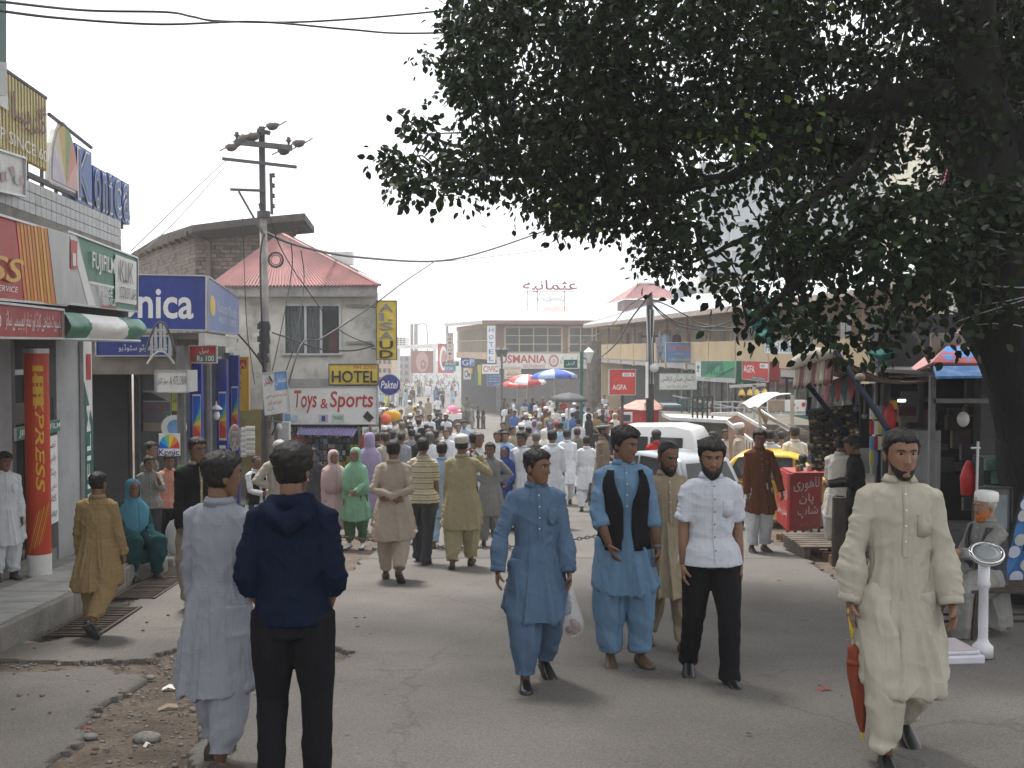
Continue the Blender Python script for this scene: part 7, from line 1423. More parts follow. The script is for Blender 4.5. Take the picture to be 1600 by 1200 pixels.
# upper garment
 Up=MB();wide={'kameez':.91,'shirt':.90,'woman':.88,'jacket':.98,'hoodie':.98}[wear]
 hemz={'kameez':hem,'shirt':.84,'woman':hem,'jacket':.74,'hoodie':.86}[wear]
 tab=[(.45,.25,.175),(.62,.232,.168),(.75,.212,.156),(.86,.196,.146),(.95,.180,.134),(1.03,.168,.124),(1.15,.178,.124),(1.27,.190,.124),(1.35,.188,.112),(1.405,.155,.092),(1.44,.100,.074),(1.472,.066,.062)]
 zs=sorted(set([hemz]+[t[0] for t in tab if t[0]>hemz]));secs=[]
 for z in zs:
  a=np.interp(z,[t[0] for t in tab],[t[1] for t in tab])*wide;b=np.interp(z,[t[0] for t in tab],[t[2] for t in tab])*wide
  if z<.97 and wide<.95:a/=wide*1.01;b/=wide*1.01
  if wear=='shirt' and z<1.0:a*=1.15;b*=1.18
  if z<1.3:k=fat_ if z<1.2 else(1+fat_)/2;a*=1+(k-1)*.6;b*=k
  yo=0.
  if z<.92 and not sit:
   ys=[]
   for i in range(2):
    H_,K,A=J.hip[i],J.knee[i],J.ank[i];zz=z-dz;ys.append(np.interp(zz,[A[2],K[2],H_[2]],[A[1],K[1],H_[1]]))
   w_=sm(.95,.75,z);yo=(min(ys)+max(ys))/2*w_*.85;b=b+(max(ys)-min(ys))/2*w_*.75
  p=T(0,yo,z);secs.append((p[2],a,b,p[1],None))
 v,f=rings(secs,max(20,nseg*2),pw=2.15)
 if hemz<.8 and not sit:
  nn_=max(20,nseg*2)
  for k in range(nn_):
   th=2*math.pi*k/nn_;x,y,z=v[k];v[k]=(x*(1.0+.05*math.sin(th*3+seed)),y,z+.075*abs(math.sin(th))**6)
 Up.add(v,f)
 if sit:
  for i in range(2):Up.tube([J.hip[i]+[0,0,.03],J.hip[i]*.4+J.knee[i]*.6+[0,0,.03],J.knee[i]+[0,0,0],J.knee[i]*.6+J.ank[i]*.4],[.13,.125,.11,.09],nseg)
 for i,s in enumerate((-1,1)):
  r0=.066*wide*(.9+.1*fat_)
  if sleeve=='long':Up.tube([T(s*.07,0,1.395),T(s*.115,.004,1.385),sh[i]+[s*.012,0,0],sh[i]*.7+el[i]*.3,(sh[i]+el[i])/2,el[i],el[i]*.55+wr[i]*.45,wr[i]*.93+el[i]*.07,wr[i]+dF[i]*.012],[.052,.057,r0,r0,.058,.053,.052+wadj,.046+wadj*.6,.042],nseg)
  elif sleeve=='rolled':Up.tube([T(s*.07,0,1.395),T(s*.115,.004,1.385),sh[i]+[s*.012,0,0],sh[i]*.7+el[i]*.3,(sh[i]+el[i])/2,el[i],el[i]*.75+wr[i]*.25,el[i]*.62+wr[i]*.38],[.055,.060,r0,r0,.063,.060,.058,.060],nseg)
  else:Up.tube([T(s*.07,0,1.395),T(s*.115,.004,1.385),sh[i]+[s*.012,0,0],sh[i]*.5+el[i]*.5,sh[i]*.2+el[i]*.8],[.055,.060,r0,.068,.070],nseg)
 if hood:
  Up.tube([T(-.10,.06,1.44),T(-.07,.12,1.39),T(0,.145,1.36),T(.07,.12,1.39),T(.10,.06,1.44)],[.035,.05,.055,.05,.035],nseg);Up.tube([T(-.085,-.02,1.45),T(-.09,.05,1.46),T(0,.09,1.455),T(.09,.05,1.46),T(.085,-.02,1.45)],[.022,.03,.032,.03,.022],nseg)
 up=remesh(Up,vox,3 if res==1 else 1)
 if res:
  v,n=nco(up);x,y,z=v[:,0],v[:,1],v[:,2]+dz;long_=hemz<.8;body=np.abs(x)<.21
  w1=(.12+.88*sm(1.25,.6,z))*(1.0 if long_ else.3)*(np.abs(x)<.26)
  th=np.arctan2(x,-(y-np.mean(y))*1.3);rid=1-np.abs(2*noise2(th*3.4+z*.5,z*1.0+np.sign(y)*3,1,seed+11)-1)
  d=w1*(rid**3*.034-.008)+w1*(noise2(th*9,z*1.3,1,seed+12)-.5)*.010
  rid2=1-np.abs(2*noise2((x*.8+z*.9)*7+y*3,(z-x)*5,1,seed+13)-1);d+=(rid2**5)*.007*sm(.85,1.1,z)*(1 if not fat_>1.2 else.6)
  rid3=1-np.abs(2*noise2((x-z*.8)*15+y*6,(z+x*.5)*7+y*4,1,seed+14)-1);d+=(rid3**5)*.006
  wa=sm(.20,.24,np.abs(x));d+=wa*((1-np.abs(2*noise2(x*8+y*9,z*30+x*14,1,seed+15)-1))**3*.009-.002)
  setco(up,v+n*d[:,None])
 P[{'kameez':'kameez','woman':'kameez','shirt':'shirt','jacket':'jacket','hoodie':'hoodie'}[wear]]=(up,'top')
 bvh=None
 if res==1:bvh=BVHTree.FromPolygons([tuple(q.co) for q in up.vertices],[tuple(q.vertices) for q in up.polygons])
 def front(x,z,lift=.004):
  p=T(x,0,z);r=bvh.ray_cast(Vector((p[0],p[1]-.6,p[2])),Vector((0,1,0)));return np.array(r[0])+[0,-lift,0] if r[0] else p+[0,-.13,0]
 J.front=front
 if res==1 and wear in('kameez','shirt','jacket') and not scarf:
  C_=MB();secs=[]
  for(z,a,b,gp) in((1.437,.078,.070,.20),(1.462,.069,.066,.26),(1.487,.063,.062,.32),(1.486,.071,.070,.36),(1.455,.088,.082,.42)):p=T(0,.004,z);secs.append((p[2],a,b,p[1],gp))
  v,f=rings(secs,26);C_.add(v,f);P['collar']=(C_,'collar')
  pl_=MB();zb=1.08 if wear=='kameez' else hemz+.03;pts=[front(0,z,.005) for z in np.linspace(1.435,zb,14)]
  for i in range(13):
   a,b=pts[i],pts[i+1];pl_.add([a+[-.014,.004,0],a+[-.013,-.001,0],a+[.013,-.001,0],a+[.014,.004,0],b+[-.014,.004,0],b+[-.013,-.001,0],b+[.013,-.001,0],b+[.014,.004,0]],[(0,1,5,4),(1,2,6,5),(2,3,7,6)])
  P['placket']=(pl_,'collar')
  bl_=[];nb_=4 if wear=='kameez' else 6
  for i in range(nb_):bt=MB();q=front(0,1.40-(1.40-zb)*i/nb_,.009);bt.ball(q,.0055,6,(1,.5,1));bl_.append(bt)
  P['button']=(bl_,'button')
  if wear!='jacket' and not vest:
   pk=MB();c=[front(.06,1.30,.004),front(.14,1.295,.004),front(.145,1.19,.004),front(.10,1.175,.004),front(.06,1.19,.004)];cc=[q+[0,-.004,0] for q in c];pk.add([*c,*cc],[(5,6,7,8,9)]+[(i,(i+1)%5,(i+1)%5+5,i+5) for i in range(5)]);P['chest_pocket']=(pk,'top')
  if sleeve!='short':
   cfl=[]
   for i in range(2):
    cf=MB();cfl.append(cf)
    e=1.0 if sleeve=='long' else.38;c0=el[i]+(wr[i]-el[i])*(e-.10);c1=el[i]+(wr[i]-el[i])*(e+.06);rr=.050+wadj*.55 if sleeve=='long' else.058;cf.tube([c0,(c0+c1)/2,c1,c1-(c1-c0)*.1],[rr*.97,rr,rr*.97,rr*.85],16)
   P['cuff']=(cfl,'top')
 if vest:
  V_=MB();secs=[]
  for z in np.linspace(.84,1.415,12):
   a=np.interp(z,[t[0] for t in tab],[t[1] for t in tab])*wide+.022;b=np.interp(z,[t[0] for t in tab],[t[2] for t in tab])*wide+.034
   if z<1.2:b*=(1+(fat_-1)*.9);a*=(1+(fat_-1)*.5)
   gp=.15 if z<1.18 else.15+.9*(z-1.18)/.235*.6
   if z>1.30:a=min(a,np.interp(z,[1.30,1.36,1.415],[.186,.168,.135]))
   p=T(0,0,z);secs.append((p[2],a,b,p[1],gp+(.06 if z<.9 else 0)))
  v,f=rings(secs,40,pw=2.2);V_.add(v,f);P['waistcoat']=(V_,'vest')
 if scarf:
  Sc=MB();secs=[]
  for(z,a,b,yo,gp) in((1.728,.012,.015,0,.02),(1.722,.045,.055,0,.03),(1.70,.072,.085,0,.10),(1.665,.089,.106,-.002,.62),(1.62,.094,.110,0,.86),(1.56,.094,.106,0,.92),(1.505,.092,.098,-.002,.72),(1.475,.090,.10,-.01,0),(1.44,.115,.112,-.008,0),(1.40,.165,.130,-.005,0),(1.34,.205,.150,-.005,0),(1.22,.225,.165,-.008,0),(1.10,.232,.170,-.01,0),(scarf,.225,.168,-.01,0)):
   p=T(0,yo,z);secs.append((p[2],a,b,p[1],gp))
  v,f=rings(secs,44 if res==1 else 24,pw=2.0)
  v=np.array(v);dd=(noise2(v[:,0]*12,(v[:,2]+np.abs(v[:,0])*.8)*22,1,seed+31)-.5)*.026*sm(1.50-dz,1.38-dz,v[:,2]);v[:,1]+=np.where(v[:,1]<0,-dd,dd);v[:,0]*=1+dd
  Sc.add(v,f);P['headscarf']=(Sc,'scarf')
 else:
  if hair and not(cap=='kufi' and res==0):
   hv,hf=shellmesh(max(nu_,14),max(nv_,10),hair_off(hair),.012 if res==1 and hair!='thin' else.0 if res==0 else.008);M_=MB();M_.add(hp_(hv),hf);P['hair']=(M_,'hair')
 if beard and res:
  hv,hf=shellmesh(nu_,nv_,beard_off(beard),.003,.045 if beard=='long' else.012 if beard=='full' else 0);M_=MB();M_.add(hp_(hv),hf);P['beard']=(M_,'beard')
 if cap:
  M_=MB();n=24 if res==1 else 12
  pr={'kufi':[(.083,.045),(.086,.05),(.087,.105),(.080,.125),(.055,.135),(.0,.138)],'pakol':[(.085,.06),(.108,.062),(.112,.08),(.098,.092),(.06,.10),(0,.102)],'cap':[(.083,.05),(.086,.09),(.07,.125),(.0,.138)],'turban':[(.09,.03),(.115,.045),(.12,.08),(.105,.115),(.06,.13),(0,.135)]}[cap]
  v=[(r_*math.sin(2*math.pi*k/n),r_*1.18*math.cos(2*math.pi*k/n)+.004,z) for r_,z in pr for k in range(n)];N=len(pr);v=hp_(np.array(v)@np.array(Matrix.Rotation(D2R(-7),3,'X')).T)
  M_.add(v,[(i*n+k,i*n+(k+1)%n,(i+1)*n+(k+1)%n,(i+1)*n+k) for i in range(N-1) for k in range(n)]);P['cap']=(M_,'cap')
  if cap=='cap':b_=MB();c=[(x,-.09-.06*math.cos(x*16),.052) for x in np.linspace(-.07,.07,9)];c2=[(x,-.075,.06) for x in np.linspace(.07,-.07,9)];b_.add(hp_(c+c2),[tuple(range(18))]);P['peak']=(b_,'cap')
 if res==1:
  eL,iL,bL=[],[],[]
  for s in(-1,1):
   e_,i_,br=MB(),MB(),MB();eL.append(e_);iL.append(i_);bL.append(br)
   q=hp_([s*.031,-.0735,.015]);e_.ball(q,.0105,10,(1.15,.8,.46));i_.ball(hp_([s*.031,-.0815,.0148]),.0048,8,(1,.5,1))
   pts=[hp_([s*x,y,z]) for x,y,z in((.012,-.0955,.030),(.024,-.0945,.0345),(.038,-.088,.035),(.050,-.078,.029))];br.tube(pts,[.0030,.0044,.0038,.0012],6)
  P['eye']=(eL,'eye');P['iris']=(iL,'iris');P['eyebrow']=(bL,'brow')
 P['_J']=J;return P
def hand(B,w,f,s,res):
 """palm and five bent fingers continuing the forearm direction f"""
 w=np.array(w);f=np.array(f)/np.linalg.norm(f);inn=np.array([-s,0,0.]) if abs(f[0])<.8 else np.array([0,-1.,0]);pn=inn-f*inn.dot(f);pn/=np.linalg.norm(pn)
 ac=np.cross(f,pn);ac=ac if ac[1]<0 else-ac
 if res==0:B.tube([w,w+f*.09,w+f*.15+pn*.02],[.028,.04,.02],6,squash=[.6,.45,.5]);return
 ns=8 if res==1 else 6
 rings_=[(0,.026,.020),(.03,.034,.017),(.065,.040,.014),(.09,.040,.012)];v=[]
 for l,a,b in rings_:
  for k in range(10):an=2*math.pi*k/10;v.append(w+f*l+ac*a*math.cos(an)+pn*(b*math.sin(an)+.004*l/.09))
 B.add(v,[(i*10+k,i*10+(k+1)%10,(i+1)*10+(k+1)%10,(i+1)*10+k) for i in range(3) for k in range(10)]+[tuple(range(9,-1,-1)),tuple(30+k for k in range(10))])
 for j,(off,ln_,r_) in enumerate(((.030,.070,.0085),(.010,.078,.009),(-.011,.072,.0085),(-.030,.056,.0075))):
  p=w+f*.082+ac*off;d=f.copy();pts=[p];c_=.30+.07*j
  for fr in(.42,.33,.25):d=d*math.cos(c_)+pn*math.sin(c_);d/=np.linalg.norm(d);p=p+d*ln_*fr;pts.append(p)
  B.tube(pts,[r_,r_*.95,r_*.85,r_*.6],ns)
 p=w+f*.025+ac*.026;d=f*.72+ac*.62+pn*.25;d/=np.linalg.norm(d);pts=[p]
 for ln_ in(.035,.03,.024):p=p+d*ln_;pts.append(p);d=d+pn*.28-ac*.22;d/=np.linalg.norm(d)
 B.tube(pts,[.013,.0115,.010,.007],ns)
def solid(o,th=.004):m=o.modifiers.new('thick','SOLIDIFY');m.thickness=th;m.offset=0
PARTSM={}
def person(label,px,d,yaw,fig,cols,H=1.7,zoff=0.,group=None,x=None):
 """cols: dict of key -> material for skin, top, bottom, hair, beard ..."""
 q=W(px,600,d);t=thing('person',label,'person',(q.x if x is None else x,d,g(d)+zoff),D2R(yaw),group);s=H/1.70*(1 if True else 1);t.scale=(s,s,s)
 put(t,fig,cols);return t
def put(t,fig,cols):
 base={'skin':SKIN[0],'hair':HAIR['black'],'beard':HAIR['black'],'shoes':m_shoe,'sole':m_sole,'eye':m_eye,'iris':m_iris,'button':m_wht,'vest':m_blk,'cap':m_white};base.update(cols);base.setdefault('brow',base['beard'] if base['beard'] is not HAIR['henna'] else HAIR['grey']);base.setdefault('collar',base['top']);base.setdefault('scarf',base['top'])
 for nm,val in fig.items():
  if nm[0]=='_':continue
  geo,key=val
  if isinstance(geo,list):
   for gq in geo:link(nm,gq.mesh(nm,[base[key]],True),t)
   continue
  mats=[base[key],m_lip] if nm=='body' else[base[key]]
  if isinstance(geo,MB):me=geo.mesh(nm,mats,True)
  else:
   me=geo;me.materials.clear()
   for k in mats:me.materials.append(k)
  o=link(nm,me,t);
  if nm in('collar','waistcoat','headscarf','peak'):solid(o,.006 if nm!='waistcoat' else.01)
# the people near the camera
C={}
for n,c in dict(cream=(.40,.375,.31),bluegrey=(.085,.135,.215),paleblue=(.135,.235,.355),beige=(.30,.25,.175),white=(.60,.62,.66),grey=(.33,.34,.37),navy=(.006,.011,.028),black=(.012,.012,.014),tan=(.36,.26,.12),offwhite=(.58,.56,.51),olive=(.13,.13,.10),peach=(.55,.24,.17),teal=(.01,.06,.07),turq=(.08,.24,.33),pink=(.48,.35,.35),green=(.20,.38,.26),dkgreen=(.06,.12,.05),pinkbeige=(.36,.30,.245),khaki=(.32,.28,.17),brown=(.13,.05,.025),dkblue=(.03,.06,.22),lightblue=(.30,.42,.55),turban=(.20,.15,.11),lilac=(.32,.27,.42),red=(.38,.02,.02),yellow=(.50,.45,.12),trou=(.24,.21,.17),charcoal=(.05,.052,.06),maroon=(.12,.02,.03),stone=(.22,.22,.21),dkbrown=(.05,.03,.02),blue=(.06,.14,.38)).items():C[n]=cloth('cloth_'+n,c)
C['grey']=cloth('cloth_grey_slub',(.25,.26,.30),weave=.6,plaid=[(0,.016,.0015,(.30,.31,.35)),(2,.02,.0012,(.30,.31,.35))])
C['tan']=cloth('cloth_tan_check',(.27,.19,.095),plaid=[(2,.05,.003,(.20,.13,.06)),(0,.035,.002,(.22,.15,.07))],weave=.6)
C['check']=cloth('cloth_white_check',(.50,.52,.58),plaid=[(0,.052,.002,(.39,.42,.49)),(2,.06,.002,(.39,.42,.49))])
C['stripe']=cloth('cloth_striped',(.52,.47,.34),stripes=[(.075,.012,(.06,.06,.06)),(.075,.006,(.3,.27,.2),.03)])
C['peach']=cloth('cloth_peach_check',(.58,.25,.18),plaid=[(0,.022,.003,(.66,.42,.34)),(2,.022,.003,(.66,.42,.34))])
C['brown']=cloth('cloth_brown_pin',(.14,.052,.026),plaid=[(0,.018,.002,(.08,.03,.015))])
m_kufi=mat('kufi_pattern',(.48,.47,.42),.9,.35,90)
def near(label,px,hy,fy,yaw,cols,d=None,zoff=0.,Hx=None,**kw):
 if d is None:d=G(px,fy).y
 q=W(px,hy,d);H=Hx or(q.z-g(d)-zoff)/(1.012 if not kw.get('cap') else 1.02)
 fig=figure(**kw);return person(label,px,d,yaw,fig,{k:C[v] if isinstance(v,str) else v for k,v in cols.items()},H,zoff),fig
SK=SKIN
t1,f1=near('man in loose cream shalwar kameez striding at right with a furled umbrella',1408,668,1180,-4,dict(top='cream',bottom='cream',skin=SK[0],button=m_wht),legs=((20,6),(-6,-30)),arms=((4,17,4),(6,13,12)),head=(2,2),hair='short',beard='stubble',wadj=.022,seed=1,hem=.40,fat=.88)
t2,f2=near('man in grey blue shalwar kameez looking aside and carrying a plastic bag',838,702,1066,10,dict(top='bluegrey',bottom='bluegrey',skin=SK[1]),legs='walk2',arms=((10,24,6),(8,11,10)),head=(46,4),hair='short',beard='moustache',wadj=.012,seed=2,hem=.50)
t3,f3=near('man in pale blue shalwar kameez and black waistcoat with rolled sleeves',975,670,1033,6,dict(top='paleblue',bottom='paleblue',skin=SK[1],vest='black',shoes=m_shoeb),legs=((8,2),(10,4)),arms=((12,10,(-.22,-.55,-.8)),(4,12,14)),head=(42,10),hair='full',beard='moustache',vest=True,sleeve='rolled',seed=3,hem=.52)
t4,f4=near('bearded man in beige shalwar kameez looking down behind the waistcoat man',1043,690,1013,4,dict(top='beige',bottom='beige',skin=SK[1],shoes=m_sand),legs='walk2m',arms=('down','down'),head=(18,14),hair='thin',beard='full',seed=4,hem=.48,fat=1.1)
t5,f5=near('bearded man in white short sleeved check shirt and black trousers',1112,687,1062,2,dict(top='check',bottom='black',skin=SK[0],button=m_blk),legs=((-4,-26),(14,3)),arms=((2,9,12),(-2,9,10)),head=(-6,10),wear='shirt',low='trousers',sleeve='short',hair='full',beard='full',seed=5)
t6,f6=near('man in long light grey shalwar kameez walking away in the left foreground',338,712,1195,158,dict(top='grey',bottom='grey',skin=SK[1],shoes=m_sand),legs=((-4,-16),(12,0)),arms=((0,14,(-.1,-.6,-.7)),(4,10,10)),head=(-30,2),hair='full',seed=6,hem=.42,lean=2,fat=.9)
t7,f7=near('youth in navy hooded top and black track trousers seen from behind',455,700,1245,180,dict(top='navy',bottom='black',skin=SK[1],collar='navy'),legs=((4,0),(6,-8)),arms=((-8,12,(-.22,-.55,-.75)),(-10,13,(-.25,-.5,-.8))),head=(-10,0),wear='hoodie',low='trousers',sleeve='rolled',hair='full',hood=True,seed=7)
t8,f8=near('boy in tan checked kameez walking away along the kerb',150,739,992,176,dict(top='tan',bottom='tan',skin=SK[1]),legs=((-12,-52),(8,0)),arms=((6,12,10),(4,14,10)),head=(-6,0),hair='crop',seed=8,hem=.50,fat=1.12)
t9,f9=near('boy in white kameez on a phone, cut by the left edge on the step',4,709,950,42,dict(top='white',bottom='white',skin=SK[1],shoes=m_sand),d=10.6,zoff=.2,legs='stand',arms=((58,30,(.35,-.2,.9)),'down'),head=(12,6),hair='full',seed=9,hem=.48)
t10,f10=near('moustached man in black jacket over pale kameez standing by the pipe post',306,686,948,38,dict(top='black',bottom='trou',skin=SK[1],collar='beige'),legs='stand',arms=('down','down'),head=(8,2),wear='jacket',hair='short',beard='moustache',seed=10,low='shalwar')
near('youth in grey shirt holding his hand to his chin on the kerb',231,714,884,28,dict(top='stone',bottom='charcoal',skin=SK[1],shoes=m_sand),d=13.2,zoff=.12,legs='stand',arms=('down',(42,6,(-.30,-.40,.85))),head=(14,2),wear='shirt',low='trousers',sleeve='rolled',hair='short',seed=11)
near('youth in peach checked shirt and black trousers beside the grey shirted one',263,711,884,18,dict(top='peach',bottom='black',skin=SK[1]),d=13.6,zoff=.06,legs='stand2',arms=('down','down'),head=(10,4),wear='shirt',low='trousers',sleeve='rolled',hair='short',beard='moustache',seed=12)
near('man in olive shirt in profile behind the two youths at the shop entrance',233,692,870,80,dict(top='olive',bottom='charcoal',skin=SK[0]),d=14.6,legs='stand',arms=('down','down'),wear='shirt',low='trousers',hair='short',seed=13)
near('figure in yellow green flowered dress beside the peach shirted youth',282,728,868,160,dict(top=cloth('flower_print',(.35,.45,.05),plaid=[(0,.07,.02,(.55,.12,.10)),(2,.09,.02,(.6,.55,.1))]),bottom='green',scarf='dkgreen'),d=14.8,wear='woman',scarf=1.2,arms=('down','down'),legs='stand',seed=14)
dS=12.3;near('seated smiling woman in turquoise shawl and dark teal dress on the kerb',205,780,905,42,dict(top='teal',bottom='teal',scarf='turq',skin=SK[1],shoes=m_sand),d=dS,zoff=.0,Hx=1.56,legs=((98,-12),(94,-4)),arms=('lap','lap'),head=(-14,4),wear='woman',scarf=1.0,seed=15)
t16,f16=near('woman in pale pink shawl and dress walking with a white handbag',520,703,853,30,dict(top='pink',bottom='pink',scarf='pink',skin=SK[0]),legs='walk2',arms=('down',(14,6,(.15,-.75,-.1))),head=(14,0),wear='woman',scarf=.98,hem=.36,seed=16,fat=1.15)
near('woman in mint green shawl with green trousers beside the pink one',555,701,855,-12,dict(top='green',bottom='dkgreen',scarf='green',skin=SK[0],shoes=m_wht),legs='stand',arms=('down','lap'),head=(-4,2),wear='woman',scarf=.92,hem=.46,seed=17,fat=1.1)
near('man in black kameez standing between the hooded youth and pink woman',487,701,838,5,dict(top='charcoal',bottom='charcoal',skin=SK[1]),d=16.4,legs='stand',hair='short',beard='moustache',seed=18)
t19,f19=near('stout man in pinkish beige kameez with hands clasped behind his back',614,688,906,180,dict(top='pinkbeige',bottom='pinkbeige',skin=SK[1],shoes=m_shoed),legs=((-16,-44),(12,2)),arms=('behind','behind'),head=(0,0),hair='crop',seed=19,fat=1.28,hem=.52)
near('man in cream polo with black stripes and dark trousers walking away',660,684,876,168,dict(top='stripe',bottom='charcoal',skin=SK[1]),d=13.6,legs=((-12,-20),(14,4)),arms=('down','down'),head=(12,0),wear='shirt',low='trousers',sleeve='short',hair='crop',seed=20,fat=1.15)
near('man in light blue shalwar kameez seen from behind beside the striped polo',690,691,846,178,dict(top='lightblue',bottom='lightblue',skin=SK[1],shoes=m_sand),d=15.4,legs='walk2',hair='short',seed=21)
t22,f22=near('stout man in khaki kameez and patterned white cap holding his ear',721,679,886,180,dict(top='khaki',bottom='khaki',skin=SK[1],shoes=m_shoed,cap=m_kufi),legs='walk2',arms=('earb','down'),head=(-4,0),cap='kufi',hair='crop',seed=22,fat=1.3,hem=.52)
near('man in grey kameez with arms akimbo walking towards the camera',766,693,838,0,dict(top='stone',bottom='stone',skin=SK[1]),d=15.6,legs='stand',arms=('hip','hip'),head=(-10,0),hair='short',beard='moustache',seed=23)
near('woman wrapped in deep blue shawl between the grey and white clad men',789,698,815,-10,dict(top='dkblue',bottom='dkblue',scarf='dkblue',skin=SK[1]),d=18,legs='stand',arms=('down','lap'),wear='woman',scarf=.95,hem=.40,seed=24)
near('moustached man in white kameez looking left behind the blue grey man',816,676,815,-28,dict(top='white',bottom='white',skin=SK[1]),d=18,legs='stand',head=(-10,0),hair='full',beard='moustache',seed=25,sleeve='long')
near('man in white kameez with rolled sleeves seen from behind, right of the moustached one',863,673,810,180,dict(top='white',bottom='white',skin=SK[1]),d=18.6,legs='stand',arms=('down','down'),hair='crop',sleeve='rolled',seed=26)
near('slim man in white kameez walking away, between two other white backs',886,669,787,186,dict(top='white',bottom='white',skin=SK[1]),d=24,legs='walk',hair='crop',seed=27)
near('man in white kameez walking away just left of the turbaned man',917,681,793,176,dict(top='white',bottom='white',skin=SK[1]),d=22.5,legs='walk2',hair='crop',seed=28,fat=1.1)
near('bearded man in brown kameez and flat round cap in profile by the van',942,662,790,78,dict(top='turban',bottom='turban',skin=SK[1],cap='stone'),d=20,legs='stand',arms=('down','front'),cap='pakol',hair='short',beard='full',seed=29)
t30,f30=near('man in rust brown kameez and white shalwar walking by the red counter',1187,673,862,8,dict(top='brown',bottom='white',skin=SK[1],shoes=m_sand),legs='stand',arms=('down',(12,20,8)),head=(-14,6),hair='full',beard='moustache',seed=30,hem=.55)
qb=G(1560,990);t31,f31=near('old man with orange beard, white cap and black waistcoat seated by the scale',1545,764,990,-72,dict(top='stone',bottom='stone',skin=SK[2],hair=HAIR['grey'],beard=HAIR['henna'],cap=m_wht,vest='charcoal'),d=qb.y+.02,zoff=-.06,Hx=1.60,legs='sit',arms=((20,8,(-.1,-.8,-.3)),(52,6,(.1,-.95,.12))),head=(-6,4),cap='kufi',hair='crop',beard='full',vest=True,seed=31)
near('man in pale beige kameez seen from behind at the sunglasses rack',1313,683,872,148,dict(top='offwhite',bottom='offwhite',skin=SK[1]),d=14.6,legs='stand',arms=('down','fwd'),hair='crop',seed=32,lean=4)
near('youth in black clothes leaning in profile towards the stall goods',1342,684,890,-108,dict(top='black',bottom='black',skin=SK[1],shoes=m_sand),d=13.6,legs='stand',arms=('front','front'),head=(0,16),hair='full',seed=33,lean=5,hem=.35)
near('white haired man in cream kameez with his back turned beyond the hooded youth',436,690,865,196,dict(top='cream',bottom='cream',skin=SK[1],hair=HAIR['grey']),d=13.4,legs='stand',arms=('hip','hip'),hair='short',seed=34)
near('balding man in white shirt and black waistcoat facing right by the pole foot',399,714,850,50,dict(top='white',bottom='charcoal',skin=SK[1],vest='black'),d=15.2,legs='stand',arms=('front','front'),hair='thin',vest=True,seed=35)
near('woman in red with short black hair before the van window',1026,674,800,176,dict(top='red',bottom='black',skin=SK[1]),d=22,legs='stand',hair='long',seed=36)
near('man in white prayer cap and pinkish kameez in profile beyond the yellow taxi',1155,662,790,80,dict(top='pinkbeige',bottom='pinkbeige',skin=SK[0],cap=m_wht,hair=HAIR['grey']),d=23,legs='stand',cap='kufi',hair='crop',seed=37)
near('broad man in white seen from behind, right of the prayer cap man',1204,656,790,170,dict(top='white',bottom='white',skin=SK[1]),d=21.5,Hx=1.75,legs='stand',hair='short',seed=38,fat=1.2)
near('man in pale yellow kameez seen from behind beside the sunglasses rack',1243,667,800,184,dict(top='offwhite',bottom='offwhite',skin=SK[1]),d=19.5,legs='stand',hair='crop',seed=39,fat=1.15)
near('moustached man facing the camera between the taxi roof and prayer cap',1134,672,790,6,dict(top='offwhite',bottom='offwhite',skin=SK[0]),d=25,legs='stand',hair='short',beard='moustache',seed=40)
near('dark haired man in white in profile left of the prayer cap man',1116,676,790,-70,dict(top='white',bottom='white',skin=SK[0]),d=23.6,legs='stand',hair='full',seed=41)
near('child with black hair low behind the red counter jars',1256,712,800,180,dict(top='dkbrown',bottom='dkbrown',skin=SK[1]),d=18.2,legs='stand',hair='full',seed=42)
# things they hold or wear
def handpos(t,f,i):
 J=f['_J'];p=J.wr[i]+J.df[i]*.10;return pworld(t)@Vector(tuple(p))
q=handpos(t1,f1,0);um=thing('umbrella','furled rust red umbrella with yellow handle hanging from his hand','umbrella',q)
b=W(1347,1158,q.y);ln_=q.z-b.z+.03;top=q+Vector((0,-.012,.05));bot=Vector((W(1349,1158,q.y).x,q.y,b.z));at_=lambda u:top.lerp(bot,u)
m=MB();m.tube([at_(0),at_(.22)],[.011,.010],10);m.build('handle',mat('umbrella_yellow',(.55,.45,.04),.4),um,smooth=True)
m=MB();m.tube([at_(.22),at_(.28)],.005,6);m.build('shaft',m_alu,um)
v=[];N=28;K=18
for i in range(N+1):
 u=i/N;r_=np.interp(u,[0,.04,.12,.30,.6,.85,1],[.018,.032,.030,.040,.037,.024,.010])
 for k in range(K):a=2*math.pi*k/K;rr=r_*(1+.16*math.sin(a*4+u*9));p=at_(.27+.66*u);v.append((p.x+rr*math.cos(a),p.y+rr*math.sin(a),p.z))
m=MB();m.add(v,[(i*K+k,i*K+(k+1)%K,(i+1)*K+(k+1)%K,(i+1)*K+k) for i in range(N) for k in range(K)]+[tuple(range(K-1,-1,-1))]);m.build('canopy',cloth('umbrella_rust',(.22,.055,.03),.6),um,smooth=True)
m=MB();p=at_(.40);m.tube([p+Vector((0,0,.014)),p-Vector((0,0,.014))],.043,16);m.build('strap',MATS['umbrella_rust'],um,smooth=True);m=MB();m.tube([at_(.93),at_(1.0)],[.008,.005],8);m.build('tip',MATS['umbrella_yellow'],um)
q=handpos(t2,f2,1);bg_=thing('plastic_bag','thin clear plastic bag with dark fruit in the blue grey man\'s hand','bag',q)
v=[];N=14;K=20
for i in range(N+1):
 u=i/N;r_=np.interp(u,[0,.15,.4,.7,.9,1],[.010,.022,.045,.075,.070,.02])
 for k in range(K):a=2*math.pi*k/K;rr=r_*(1+.10*math.sin(a*5+u*6)+.05*math.sin(a*11));v.append((q.x+.02*u+rr*math.cos(a),q.y-.01+rr*math.sin(a)*.8,q.z-.02-.34*u))
